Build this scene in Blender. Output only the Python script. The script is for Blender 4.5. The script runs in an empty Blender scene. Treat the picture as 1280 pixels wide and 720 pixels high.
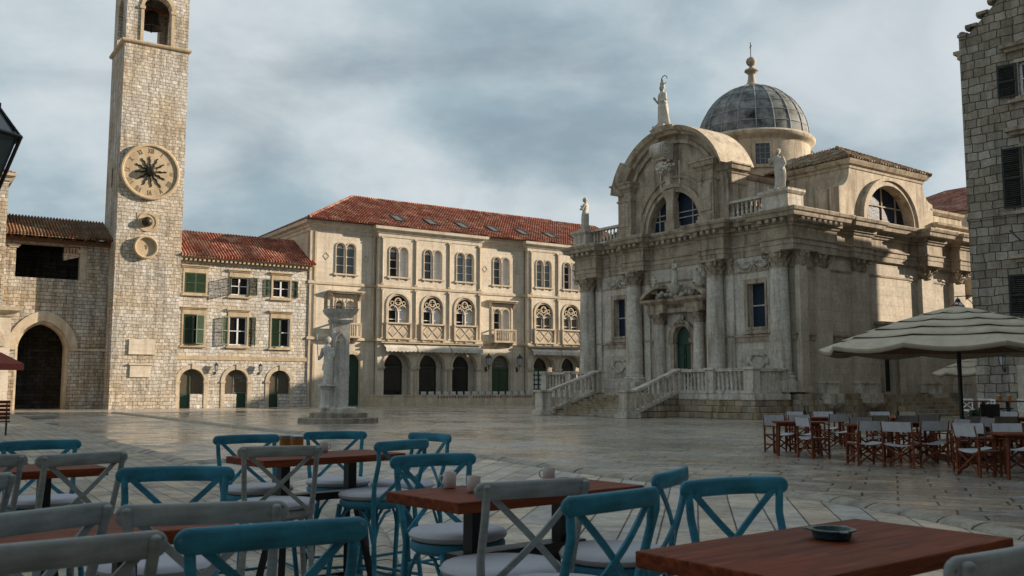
import bpy, bmesh, math, random
from mathutils import Vector, Matrix
from mathutils.geometry import tessellate_polygon
random.seed(7)
PI = math.pi
rad = math.radians
SC = bpy.context.scene
COL = SC.collection

# ------------------------------------------------------------------ camera
cam_d = bpy.data.cameras.new('camera'); cam = bpy.data.objects.new('camera', cam_d); COL.objects.link(cam)
cam_d.sensor_width = 36; cam_d.lens = 33.0; cam_d.clip_start = 0.05; cam_d.clip_end = 2000
cam.location = (0, 0, 1.5); cam.rotation_euler = (rad(90 + 6.08), 0, 0)
cam_d.dof.use_dof = True; cam_d.dof.focus_distance = 30; cam_d.dof.aperture_fstop = 9.0
SC.camera = cam

# ------------------------------------------------------------------ light
SUN_DIR = Vector((0.981, 0.195, math.tan(rad(17.0)))).normalized()
sun_d = bpy.data.lights.new('sun', 'SUN'); sun = bpy.data.objects.new('sun', sun_d); COL.objects.link(sun)
sun_d.energy = 5.0; sun_d.angle = rad(0.5); sun_d.color = (1.0, 0.85, 0.68)
sun.rotation_euler = SUN_DIR.to_track_quat('Z', 'Y').to_euler()
SKY_STRENGTH = 0.077
EXPOSURE = 0.78
SC.view_settings.view_transform = 'Standard'; SC.view_settings.look = 'None'
SC.view_settings.exposure = EXPOSURE; SC.view_settings.gamma = 1.0
SC.view_settings.use_curve_mapping = False

W = bpy.data.worlds.new('World'); SC.world = W; W.use_nodes = True
wn = W.node_tree.nodes; wl = W.node_tree.links
for n in list(wn): wn.remove(n)
out = wn.new('ShaderNodeOutputWorld'); bg = wn.new('ShaderNodeBackground')
bg.inputs['Strength'].default_value = SKY_STRENGTH
sky = wn.new('ShaderNodeTexSky'); sky.sky_type = 'NISHITA'; sky.sun_disc = False
sky.sun_elevation = rad(17); sky.sun_rotation = math.atan2(SUN_DIR.x, SUN_DIR.y)
tc = wn.new('ShaderNodeTexCoord')
# clouds: the direction is projected on a flat layer high above, so that they crowd together near the horizon
sep = wn.new('ShaderNodeSeparateXYZ'); wl.new(tc.outputs['Generated'], sep.inputs[0])
zz = wn.new('ShaderNodeMath'); zz.operation = 'MAXIMUM'; zz.inputs[1].default_value = 0.0; wl.new(sep.outputs['Z'], zz.inputs[0])
za = wn.new('ShaderNodeMath'); za.operation = 'ADD'; za.inputs[1].default_value = 0.42; wl.new(zz.outputs[0], za.inputs[0])
dv = wn.new('ShaderNodeVectorMath'); dv.operation = 'DIVIDE'; wl.new(tc.outputs['Generated'], dv.inputs[0])
cb = wn.new('ShaderNodeCombineXYZ')
for k in range(3): wl.new(za.outputs[0], cb.inputs[k])
wl.new(cb.outputs[0], dv.inputs[1])
mp = wn.new('ShaderNodeMapping'); mp.inputs['Scale'].default_value = (1.5, 2.0, 1.6); mp.inputs['Rotation'].default_value = (0, 0, rad(25))
mp.inputs['Location'].default_value = (3.1, 0.7, 0.0)
wl.new(dv.outputs[0], mp.inputs[0])
nz = wn.new('ShaderNodeTexNoise'); nz.inputs['Scale'].default_value = 1.5; nz.inputs['Detail'].default_value = 7; nz.inputs['Roughness'].default_value = 0.52
nz.inputs['Distortion'].default_value = 0.5
wl.new(mp.outputs[0], nz.inputs['Vector'])
cr = wn.new('ShaderNodeValToRGB'); cr.color_ramp.interpolation = 'EASE'
cr.color_ramp.elements[0].position = 0.30; cr.color_ramp.elements[0].color = (0.10, 0.10, 0.10, 1)
cr.color_ramp.elements[1].position = 0.62; cr.color_ramp.elements[1].color = (1, 1, 1, 1)
wl.new(nz.outputs['Fac'], cr.inputs[0])
cc = wn.new('ShaderNodeValToRGB'); cc.color_ramp.interpolation = 'EASE'
cc.color_ramp.elements[0].position = 0.38; cc.color_ramp.elements[0].color = (2.6, 3.5, 4.0, 1)
cc.color_ramp.elements[1].position = 0.66; cc.color_ramp.elements[1].color = (5.1, 5.6, 5.85, 1)
nz2 = wn.new('ShaderNodeTexNoise'); nz2.inputs['Scale'].default_value = 1.9; nz2.inputs['Detail'].default_value = 9; nz2.inputs['Roughness'].default_value = 0.56
mp2 = wn.new('ShaderNodeMapping'); mp2.inputs['Location'].default_value = (9.4, 2.2, 4.0); wl.new(dv.outputs[0], mp2.inputs[0]); wl.new(mp2.outputs[0], nz2.inputs['Vector'])
wl.new(nz2.outputs['Fac'], cc.inputs[0])
mx = wn.new('ShaderNodeMix'); mx.data_type = 'RGBA'
# overcast veil: mostly cloud, sky in the gaps
veil = wn.new('ShaderNodeMath'); veil.operation = 'MULTIPLY_ADD'; veil.inputs[1].default_value = 0.5; veil.inputs[2].default_value = 0.45
wl.new(cr.outputs[0], veil.inputs[0]); wl.new(veil.outputs[0], mx.inputs['Factor'])
hs = wn.new('ShaderNodeHueSaturation'); hs.inputs['Value'].default_value = 0.6; hs.inputs['Saturation'].default_value = 0.9; wl.new(sky.outputs[0], hs.inputs['Color'])
wl.new(hs.outputs[0], mx.inputs['A']); wl.new(cc.outputs[0], mx.inputs['B'])
wl.new(mx.outputs['Result'], bg.inputs['Color']); wl.new(bg.outputs[0], out.inputs[0])

# ------------------------------------------------------------------ materials
class NT:
    def __init__(s, name):
        s.m = bpy.data.materials.new(name); s.m.use_nodes = True
        s.n = s.m.node_tree.nodes; s.l = s.m.node_tree.links
        s.b = s.n['Principled BSDF']
        s.tc = s.n.new('ShaderNodeTexCoord')
    def add(s, t, **kw):
        n = s.n.new(t)
        for k, v in kw.items(): setattr(n, k, v)
        return n
    def link(s, a, b): s.l.new(a, b)
    def noise(s, scale, detail=4, rough=0.55, vec=None, dist=0.0, sc=(1, 1, 1)):
        m = s.add('ShaderNodeMapping'); m.inputs['Scale'].default_value = sc
        s.link(vec or s.tc.outputs['Object'], m.inputs[0])
        n = s.add('ShaderNodeTexNoise'); n.inputs['Scale'].default_value = scale; n.inputs['Detail'].default_value = detail
        n.inputs['Roughness'].default_value = rough; n.inputs['Distortion'].default_value = dist
        s.link(m.outputs[0], n.inputs['Vector']); return n.outputs['Fac']
    def ramp(s, fac, stops, ease=False):
        r = s.add('ShaderNodeValToRGB')
        if ease: r.color_ramp.interpolation = 'EASE'
        while len(r.color_ramp.elements) < len(stops): r.color_ramp.elements.new(0.5)
        for e, (p, c) in zip(r.color_ramp.elements, stops):
            e.position = p; e.color = (c, c, c, 1) if isinstance(c, (int, float)) else (*c, 1)
        s.link(fac, r.inputs[0]); return r.outputs['Color']
    def mix(s, a, b, fac, mode='MIX'):
        m = s.add('ShaderNodeMix', data_type='RGBA', blend_type=mode)
        for sock, v in (('A', a), ('B', b)):
            if isinstance(v, tuple): m.inputs[sock].default_value = (*v, 1)
            else: s.link(v, m.inputs[sock])
        if isinstance(fac, (int, float)): m.inputs['Factor'].default_value = fac
        else: s.link(fac, m.inputs['Factor'])
        return m.outputs['Result']
    def math(s, op, a, b=None):
        m = s.add('ShaderNodeMath', operation=op)
        for i, v in enumerate((a, b)):
            if v is None: continue
            if isinstance(v, (int, float)): m.inputs[i].default_value = v
            else: s.link(v, m.inputs[i])
        return m.outputs[0]
    def bump(s, h, strength=0.5, dist=0.02, prev=None):
        b = s.add('ShaderNodeBump'); b.inputs['Strength'].default_value = strength; b.inputs['Distance'].default_value = dist
        s.link(h, b.inputs['Height'])
        if prev: s.link(prev, b.inputs['Normal'])
        return b.outputs[0]
    def fin(s, color, rough=0.8, normal=None, metallic=0.0, spec=0.5):
        if isinstance(color, tuple): s.b.inputs['Base Color'].default_value = (*color, 1)
        else: s.link(color, s.b.inputs['Base Color'])
        if isinstance(rough, (int, float)): s.b.inputs['Roughness'].default_value = rough
        else: s.link(rough, s.b.inputs['Roughness'])
        s.b.inputs['Metallic'].default_value = metallic
        s.b.inputs['Specular IOR Level'].default_value = spec
        if normal: s.link(normal, s.b.inputs['Normal'])
        return s.m

M = {}
def brick_mat(name, c1, c2, mortar, bw, rh, ms, bumpd, warp=0.05, stain=(0.55, 1.0), stain_tint=(0.9, 0.75, 0.55), rot=0.0, uv=True, fine=0.35, rough=0.85, streak=True, smooth=0.25):
    t = NT(name)
    vec = t.tc.outputs['UV'] if uv else t.tc.outputs['Object']
    mp = t.add('ShaderNodeMapping'); mp.inputs['Rotation'].default_value = (0, 0, rot); t.link(vec, mp.inputs[0])
    wn_ = t.add('ShaderNodeTexNoise'); wn_.inputs['Scale'].default_value = 1.7; wn_.inputs['Detail'].default_value = 3
    t.link(mp.outputs[0], wn_.inputs['Vector'])
    sub = t.add('ShaderNodeVectorMath', operation='SUBTRACT'); t.link(wn_.outputs['Color'], sub.inputs[0]); sub.inputs[1].default_value = (0.5, 0.5, 0.5)
    scl = t.add('ShaderNodeVectorMath', operation='SCALE'); t.link(sub.outputs[0], scl.inputs[0]); scl.inputs['Scale'].default_value = warp * 4
    ad = t.add('ShaderNodeVectorMath', operation='ADD'); t.link(mp.outputs[0], ad.inputs[0]); t.link(scl.outputs[0], ad.inputs[1])
    br = t.add('ShaderNodeTexBrick'); t.link(ad.outputs[0], br.inputs['Vector'])
    br.inputs['Color1'].default_value = (*c1, 1); br.inputs['Color2'].default_value = (*c2, 1); br.inputs['Mortar'].default_value = (*mortar, 1)
    br.inputs['Scale'].default_value = 1.0; br.inputs['Brick Width'].default_value = bw; br.inputs['Row Height'].default_value = rh
    br.inputs['Mortar Size'].default_value = ms; br.inputs['Mortar Smooth'].default_value = smooth
    br.offset = 0.5; br.offset_frequency = 2; br.squash = 1.35; br.squash_frequency = 3
    mp3 = t.add('ShaderNodeMapping'); mp3.inputs['Location'].default_value = (bw * 41.0, rh * 64.0, 0); t.link(ad.outputs[0], mp3.inputs[0])
    br2 = t.add('ShaderNodeTexBrick'); t.link(mp3.outputs[0], br2.inputs['Vector'])
    br2.inputs['Color1'].default_value = (1.12, 1.12, 1.12, 1); br2.inputs['Color2'].default_value = (0.80, 0.76, 0.70, 1); br2.inputs['Mortar'].default_value = (1, 1, 1, 1)
    for k_, v_ in (('Scale', 1), ('Brick Width', bw), ('Row Height', rh), ('Mortar Size', 0.0)): br2.inputs[k_].default_value = v_
    br2.offset = 0.5; br2.offset_frequency = 2; br2.squash = 1.35; br2.squash_frequency = 3
    big = t.noise(0.35, 5, 0.6)
    fin_ = t.noise(6.0, 5, 0.7)
    brc = t.mix(br.outputs['Color'], br2.outputs['Color'], 0.8, 'MULTIPLY')
    c = t.mix(brc, t.ramp(fin_, [(0.3, 1 - fine), (0.7, 1.0)]), 1.0, 'MULTIPLY')
    st = t.ramp(big, [(0.38, stain_tint), (0.62, (1, 1, 1))], True)
    c = t.mix(c, st, 0.75, 'MULTIPLY')
    if streak:
        sn = t.noise(1.0, 4, 0.6, sc=(2.2, 2.2, 0.16))
        c = t.mix(c, t.ramp(sn, [(0.34, stain[0]), (0.56, stain[1])], True), 1.0, 'MULTIPLY')
    inv = t.math('SUBTRACT', 1.0, br.outputs['Fac'])
    blk = t.noise(3.2, 3, 0.6)
    h = t.math('MULTIPLY', inv, t.math('MULTIPLY_ADD', blk, 0.9) if False else t.math('ADD', t.math('MULTIPLY', blk, 1.1), 0.45))
    h = t.math('ADD', h, t.math('MULTIPLY', fin_, 0.35))
    M[name] = t.fin(c, rough, t.bump(h, 1.0, bumpd), spec=0.25)
    return M[name]

def mottled(name, c, c2, dark, scale=1.2, bumpd=0.012, rough=0.85, streak=0.6, joints=None, fine=0.25, spec=0.25):
    t = NT(name)
    a = t.noise(scale, 6, 0.62); b = t.noise(scale * 7, 5, 0.7); f = t.noise(22, 4, 0.7)
    col = t.mix(c, c2, t.ramp(a, [(0.35, 0.0), (0.65, 1.0)], True))
    col = t.mix(col, t.ramp(b, [(0.28, 1 - fine), (0.6, 1.0)]), 1.0, 'MULTIPLY')
    sn = t.noise(1.3, 5, 0.65, sc=(1.8, 1.8, 0.22))
    col = t.mix(dark, col, t.ramp(sn, [(0.33, 1 - streak), (0.54, 1.0)], True))
    h = t.math('ADD', t.math('MULTIPLY', b, 0.8), t.math('MULTIPLY', f, 0.25))
    if joints:
        br = t.add('ShaderNodeTexBrick'); t.link(t.tc.outputs['UV'], br.inputs['Vector'])
        br.inputs['Scale'].default_value = 1; br.inputs['Brick Width'].default_value = joints[0]; br.inputs['Row Height'].default_value = joints[1]
        br.inputs['Mortar Size'].default_value = 0.008; br.inputs['Mortar Smooth'].default_value = 0.5
        br.inputs['Color1'].default_value = (0.93, 0.93, 0.93, 1); br.inputs['Color2'].default_value = (1, 0.99, 0.97, 1); br.inputs['Mortar'].default_value = (0.72, 0.68, 0.62, 1)
        col = t.mix(col, br.outputs['Color'], 1.0, 'MULTIPLY')
        h = t.math('SUBTRACT', h, t.math('MULTIPLY', br.outputs['Fac'], 0.7))
    M[name] = t.fin(col, rough, t.bump(h, 0.8, bumpd), spec=spec)
    return M[name]

brick_mat('tower_stone', (0.74, 0.71, 0.655), (0.56, 0.525, 0.465), (0.22, 0.18, 0.145), 0.34, 0.255, 0.014, 0.055, stain=(0.62, 1.0), stain_tint=(0.86, 0.74, 0.58), warp=0.06)
brick_mat('house_stone', (0.76, 0.735, 0.69), (0.60, 0.57, 0.52), (0.24, 0.205, 0.17), 0.37, 0.26, 0.014, 0.055, stain=(0.78, 1.0), stain_tint=(0.96, 0.88, 0.76), warp=0.06)
brick_mat('gate_stone', (0.64, 0.605, 0.545), (0.46, 0.425, 0.37), (0.17, 0.14, 0.11), 0.36, 0.26, 0.014, 0.055, stain=(0.6, 1.0))
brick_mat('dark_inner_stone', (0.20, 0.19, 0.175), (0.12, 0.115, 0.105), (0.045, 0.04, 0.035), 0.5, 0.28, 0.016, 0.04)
brick_mat('rough_grey_stone', (0.50, 0.465, 0.41), (0.33, 0.30, 0.255), (0.11, 0.095, 0.075), 0.44, 0.335, 0.018, 0.07, warp=0.045, stain=(0.7, 1.0), stain_tint=(0.85, 0.8, 0.7))
brick_mat('plinth_stone', (0.54, 0.48, 0.39), (0.38, 0.335, 0.265), (0.10, 0.085, 0.065), 0.95, 0.31, 0.018, 0.06, warp=0.02, stain=(0.6, 1.0))
brick_mat('step_stone', (0.55, 0.505, 0.42), (0.44, 0.40, 0.33), (0.16, 0.14, 0.11), 1.3, 5.0, 0.008, 0.02, warp=0.01, stain=(0.6, 1.0))
mottled('church_stone', (0.72, 0.67, 0.59), (0.58, 0.535, 0.465), (0.25, 0.20, 0.15), 0.9, 0.018, streak=0.7, joints=(1.1, 0.48), fine=0.38)
mottled('church_side', (0.66, 0.585, 0.475), (0.52, 0.46, 0.37), (0.30, 0.25, 0.195), 0.8, 0.015, streak=0.35, joints=(1.3, 0.55), fine=0.3)
mottled('church_trim', (0.52, 0.44, 0.34), (0.37, 0.305, 0.225), (0.12, 0.09, 0.065), 1.4, 0.02, streak=0.75, fine=0.4)
mottled('drum_plaster', (0.62, 0.53, 0.40), (0.48, 0.405, 0.30), (0.20, 0.155, 0.11), 0.9, 0.014, streak=0.7, fine=0.35)
mottled('palace_wall', (0.68, 0.61, 0.50), (0.58, 0.51, 0.41), (0.36, 0.29, 0.21), 0.7, 0.012, streak=0.45, joints=(1.0, 0.42), fine=0.2)
mottled('palace_trim', (0.58, 0.49, 0.37), (0.47, 0.39, 0.285), (0.26, 0.19, 0.13), 1.5, 0.012, streak=0.5)
mottled('trim_tan', (0.52, 0.42, 0.28), (0.44, 0.34, 0.22), (0.27, 0.19, 0.12), 1.5, 0.012, streak=0.45)
mottled('statue_stone', (0.62, 0.58, 0.50), (0.48, 0.445, 0.375), (0.18, 0.155, 0.12), 3.0, 0.015, streak=0.6, fine=0.45)
mottled('monument_stone', (0.68, 0.65, 0.59), (0.55, 0.52, 0.46), (0.20, 0.17, 0.13), 1.6, 0.015, streak=0.6, fine=0.35)
mottled('dark_step_stone', (0.42, 0.36, 0.28), (0.28, 0.235, 0.185), (0.08, 0.06, 0.045), 2.5, 0.02, streak=0.6, fine=0.5)
mottled('gutter_stone', (0.40, 0.355, 0.28), (0.28, 0.245, 0.19), (0.10, 0.085, 0.065), 3.0, 0.02, rough=0.55, streak=0.6, fine=0.45, spec=0.5)

def tile_mat(name, c1, c2, dark, colw=0.22, rowh=0.36):
    t = NT(name)
    br = t.add('ShaderNodeTexBrick'); t.link(t.tc.outputs['UV'], br.inputs['Vector'])
    br.inputs['Color1'].default_value = (*c1, 1); br.inputs['Color2'].default_value = (*c2, 1); br.inputs['Mortar'].default_value = (*dark, 1)
    br.inputs['Scale'].default_value = 1; br.inputs['Brick Width'].default_value = colw; br.inputs['Row Height'].default_value = rowh
    br.inputs['Mortar Size'].default_value = 0.02; br.inputs['Mortar Smooth'].default_value = 0.6; br.offset = 0.0; br.squash = 1
    sx = t.add('ShaderNodeSeparateXYZ'); t.link(t.tc.outputs['UV'], sx.inputs[0])
    w = t.math('ABSOLUTE', t.math('SINE', t.math('MULTIPLY', sx.outputs['X'], PI / colw)))
    saw = t.math('FRACT', t.math('DIVIDE', sx.outputs['Y'], rowh))
    wig = t.noise(2.5, 4, 0.6)
    h = t.math('ADD', t.math('MULTIPLY', w, 1.0), t.math('MULTIPLY', saw, -0.35)); h = t.math('ADD', h, t.math('MULTIPLY', wig, 0.6))
    big = t.noise(0.7, 5, 0.65); sm = t.noise(5, 4, 0.7)
    c = t.mix(br.outputs['Color'], t.ramp(big, [(0.35, (0.62, 0.6, 0.6)), (0.62, (1.0, 1.0, 1.0))]), 1.0, 'MULTIPLY')
    c = t.mix(c, t.ramp(sm, [(0.35, 0.55), (0.6, 1.1)]), 1.0, 'MULTIPLY')
    pat = t.noise(0.9, 7, 0.75)
    c = t.mix(c, (c1[0] * 0.95, c1[1] * 1.9, c1[2] * 2.2), t.ramp(pat, [(0.50, 0.0), (0.68, 0.75)]))
    M[name] = t.fin(c, 0.85, t.bump(h, 1.0, 0.07), spec=0.2)
tile_mat('red_tile', (0.56, 0.20, 0.125), (0.25, 0.07, 0.042), (0.09, 0.028, 0.018))
tile_mat('brown_tile', (0.30, 0.15, 0.075), (0.19, 0.09, 0.045), (0.05, 0.025, 0.015))
tile_mat('old_tile', (0.50, 0.33, 0.21), (0.30, 0.18, 0.11), (0.10, 0.06, 0.035))

def paint(name, c, rough=0.42, wear=0.12, bumpd=0.002, metallic=0, spec=0.5, wscale=9, chips=None):
    t = NT(name)
    a = t.noise(wscale, 5, 0.65); b = t.noise(60, 3, 0.6)
    col = t.mix(tuple(max(0, x * (1 - wear * 2.2)) for x in c), tuple(min(1, x * (1 + wear)) for x in c), t.ramp(a, [(0.3, 0.0), (0.66, 1.0)]))
    if chips:
        ch = t.noise(38, 3, 0.5); col = t.mix(col, chips, t.ramp(ch, [(0.70, 0.0), (0.735, 0.85)])); gr = t.noise(5, 6, 0.7, sc=(1, 1, 7)); col = t.mix(col, t.ramp(gr, [(0.3, 0.72), (0.6, 1.06)]), 1.0, 'MULTIPLY')
    r = t.math('ADD', t.math('MULTIPLY', a, 0.25), rough - 0.12)
    M[name] = t.fin(col, r, t.bump(b, 0.5, bumpd), metallic, spec)
    return M[name]
paint('blue_paint', (0.032, 0.215, 0.32), 0.5, 0.16, spec=0.3, chips=(0.20, 0.24, 0.22))
paint('grey_paint', (0.29, 0.32, 0.325), 0.5, 0.12, spec=0.3, chips=(0.12, 0.10, 0.08))
paint('white_paint', (0.72, 0.73, 0.73), 0.5)
paint('black_metal', (0.012, 0.012, 0.013), 0.45)
paint('iron', (0.02, 0.02, 0.022), 0.5)
paint('green_paint', (0.024, 0.055, 0.020), 0.55, 0.2)
paint('dark_green_paint', (0.007, 0.045, 0.024), 0.5, 0.2)
paint('cushion_cloth', (0.46, 0.47, 0.52), 0.9, 0.06, 0.004, spec=0.2, wscale=4)
paint('sling_cloth', (0.50, 0.51, 0.54), 0.9, 0.10, 0.004, spec=0.2)
paint('beige_cloth', (0.36, 0.33, 0.26), 0.9, 0.10, 0.004, spec=0.2)
paint('canvas', (0.50, 0.44, 0.34), 0.9, 0.10, 0.01, spec=0.2, wscale=2.5)
paint('piping_cloth', (0.10, 0.085, 0.07), 0.9)
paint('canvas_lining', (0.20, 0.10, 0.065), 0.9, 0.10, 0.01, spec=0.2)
paint('awning_cloth', (0.56, 0.52, 0.45), 0.9, 0.15, 0.01, spec=0.2, wscale=1.5)
paint('red_awning_cloth', (0.05, 0.010, 0.009), 0.9, 0.2, 0.01, spec=0.2)
paint('curtain', (0.62, 0.60, 0.58), 0.9, 0.04, 0.004, spec=0.3, wscale=1.5)
paint('bronze', (0.05, 0.042, 0.03), 0.5, 0.3, metallic=0.6)
paint('porcelain', (0.55, 0.50, 0.50), 0.35, 0.04)
paint('ashtray_glaze', (0.02, 0.075, 0.09), 0.25, 0.2)
paint('candle_amber', (0.40, 0.16, 0.02), 0.25, 0.2)
paint('pot_clay', (0.16, 0.07, 0.04), 0.8, 0.2)
paint('red_mark', (0.35, 0.02, 0.02), 0.5)
paint('wicker_dark', (0.03, 0.025, 0.022), 0.7, 0.3)
paint('interior', (0.03, 0.028, 0.026), 0.9)  # near-black: shade inside the slit window put into the colour
paint('lead', (0.20, 0.205, 0.20), 0.7, 0.45, 0.02, metallic=0.0, wscale=1.1, spec=0.2)
paint('lead_rib', (0.26, 0.28, 0.28), 0.6, 0.2, 0.01, metallic=0.0, wscale=2, spec=0.35)
paint('shutter_dark', (0.010, 0.018, 0.016), 0.6, 0.3)
paint('beam_wood', (0.16, 0.075, 0.035), 0.8, 0.3)
paint('leaf', (0.016, 0.04, 0.011), 0.6, 0.3)
paint('print_grey', (0.20, 0.21, 0.20), 0.7, 0.1)
paint('numeral_paint', (0.20, 0.155, 0.10), 0.8, 0.1)

def wood(name, c1, c2, rough=0.45, axis=(1.2, 14, 14), spec=0.4):
    t = NT(name)
    a = t.noise(2.2, 6, 0.7, sc=axis, dist=1.2); b = t.noise(1.6, 4, 0.6)
    col = t.mix(c1, c2, t.ramp(a, [(0.3, 0.0), (0.7, 1.0)]))
    col = t.mix(col, t.ramp(b, [(0.3, 0.62), (0.65, 1.05)]), 1.0, 'MULTIPLY')
    M[name] = t.fin(col, t.math('ADD', t.math('MULTIPLY', b, 0.3), rough - 0.1), t.bump(a, 0.4, 0.003), spec=spec)
wood('table_wood', (0.055, 0.010, 0.004), (0.29, 0.07, 0.023), 0.6, spec=0.16)
wood('chair_wood', (0.10, 0.026, 0.010), (0.25, 0.07, 0.028), 0.6, (3, 3, 3), spec=0.2)

def glass_mat(name, c, rough=0.08, bumpd=0.0, bs=6, spec=0.6):
    t = NT(name); a = t.noise(bs, 3, 0.6)
    col = t.mix(tuple(x * 0.6 for x in c), tuple(x * 1.3 for x in c), a)
    M[name] = t.fin(col, rough, t.bump(a, 0.6, bumpd) if bumpd else None, spec=spec)
glass_mat('dark_glass', (0.012, 0.013, 0.014), 0.06)
glass_mat('blue_leaded_glass', (0.014, 0.026, 0.050), 0.50, 0.05, 9, 0.18)
glass_mat('brown_glass', (0.10, 0.085, 0.065), 0.12)
glass_mat('sky_glass', (0.10, 0.13, 0.15), 0.15)
glass_mat('skylight_glass', (0.10, 0.105, 0.09), 0.45, spec=0.25)
glass_mat('lamp_glass', (0.42, 0.45, 0.46), 0.2)

def ground_mat(name, bw, rh, rot, c1, c2, mortar, ms, warp=0.02, wet=(0.30, 0.72), bumpd=0.02, offset=0.5):
    t = NT(name)
    mp = t.add('ShaderNodeMapping'); mp.inputs['Rotation'].default_value = (0, 0, rot); t.link(t.tc.outputs['Object'], mp.inputs[0])
    wn_ = t.add('ShaderNodeTexNoise'); wn_.inputs['Scale'].default_value = 0.9; wn_.inputs['Detail'].default_value = 3; t.link(mp.outputs[0], wn_.inputs['Vector'])
    sub = t.add('ShaderNodeVectorMath', operation='SUBTRACT'); t.link(wn_.outputs['Color'], sub.inputs[0]); sub.inputs[1].default_value = (0.5, 0.5, 0.5)
    scl = t.add('ShaderNodeVectorMath', operation='SCALE'); t.link(sub.outputs[0], scl.inputs[0]); scl.inputs['Scale'].default_value = warp * 4
    ad = t.add('ShaderNodeVectorMath', operation='ADD'); t.link(mp.outputs[0], ad.inputs[0]); t.link(scl.outputs[0], ad.inputs[1])
    br = t.add('ShaderNodeTexBrick'); t.link(ad.outputs[0], br.inputs['Vector'])
    br.inputs['Color1'].default_value = (*c1, 1); br.inputs['Color2'].default_value = (*c2, 1); br.inputs['Mortar'].default_value = (*mortar, 1)
    br.inputs['Scale'].default_value = 1; br.inputs['Brick Width'].default_value = bw; br.inputs['Row Height'].default_value = rh
    br.inputs['Mortar Size'].default_value = ms; br.inputs['Mortar Smooth'].default_value = 0.15; br.offset = offset; br.squash = 1.4; br.squash_frequency = 3
    # a second, offset brick pattern with the same rows tints single stones towards ochre or grey
    mp2 = t.add('ShaderNodeMapping'); mp2.inputs['Location'].default_value = (bw * 37.0, rh * 52.0, 0); t.link(ad.outputs[0], mp2.inputs[0])
    br2 = t.add('ShaderNodeTexBrick'); t.link(mp2.outputs[0], br2.inputs['Vector'])
    br2.inputs['Color1'].default_value = (1.16, 1.02, 0.82, 1); br2.inputs['Color2'].default_value = (0.72, 0.80, 0.90, 1); br2.inputs['Mortar'].default_value = (1, 1, 1, 1)
    for k, v in (('Scale', 1), ('Brick Width', bw), ('Row Height', rh), ('Mortar Size', 0.0)): br2.inputs[k].default_value = v
    br2.offset = offset; br2.squash = 1.4; br2.squash_frequency = 3
    big = t.noise(0.22, 5, 0.6); mid = t.noise(1.6, 5, 0.65); fi = t.noise(14, 5, 0.72)
    vein = t.noise(3.5, 6, 0.75, sc=(1, 4.0, 1), dist=1.5)
    c = t.mix(br.outputs['Color'], br2.outputs['Color'], 0.75, 'MULTIPLY')
    c = t.mix(c, t.ramp(vein, [(0.33, (0.42, 0.38, 0.33)), (0.54, (1.10, 1.06, 1.0))]), 0.75, 'MULTIPLY')
    c = t.mix(c, t.ramp(mid, [(0.34, 0.6), (0.60, 1.1)]), 0.7, 'MULTIPLY')
    c = t.mix(c, t.ramp(fi, [(0.3, 0.7), (0.6, 1.05)]), 0.8, 'MULTIPLY')
    rg = t.math('ADD', t.math('MULTIPLY', t.ramp(t.math('ADD', t.math('MULTIPLY', big, 0.5), t.math('MULTIPLY', mid, 0.5)), [(0.38, wet[1]), (0.58, wet[0])], True), 1.0), t.math('MULTIPLY', fi, 0.08))
    inv = t.math('SUBTRACT', 1.0, br.outputs['Fac'])
    h = t.math('ADD', t.math('MULTIPLY', inv, 1.0), t.math('ADD', t.math('MULTIPLY', vein, 0.35), t.math('MULTIPLY', fi, 0.15)))
    M[name] = t.fin(c, rg, t.bump(h, 0.5, bumpd), spec=0.6)
ground_mat('square_paving', 0.95, 0.42, rad(22), (0.56, 0.515, 0.445), (0.35, 0.34, 0.32), (0.07, 0.058, 0.042), 0.017, wet=(0.07, 0.42))
ground_mat('fan_paving', 1.9, 0.40, rad(-79), (0.58, 0.53, 0.455), (0.40, 0.375, 0.335), (0.035, 0.028, 0.02), 0.011, wet=(0.35, 0.75), warp=0.006)
ground_mat('left_paving', 0.55, 0.30, rad(58), (0.42, 0.37, 0.295), (0.28, 0.255, 0.215), (0.05, 0.042, 0.032), 0.010, wet=(0.42, 0.8))

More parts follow.
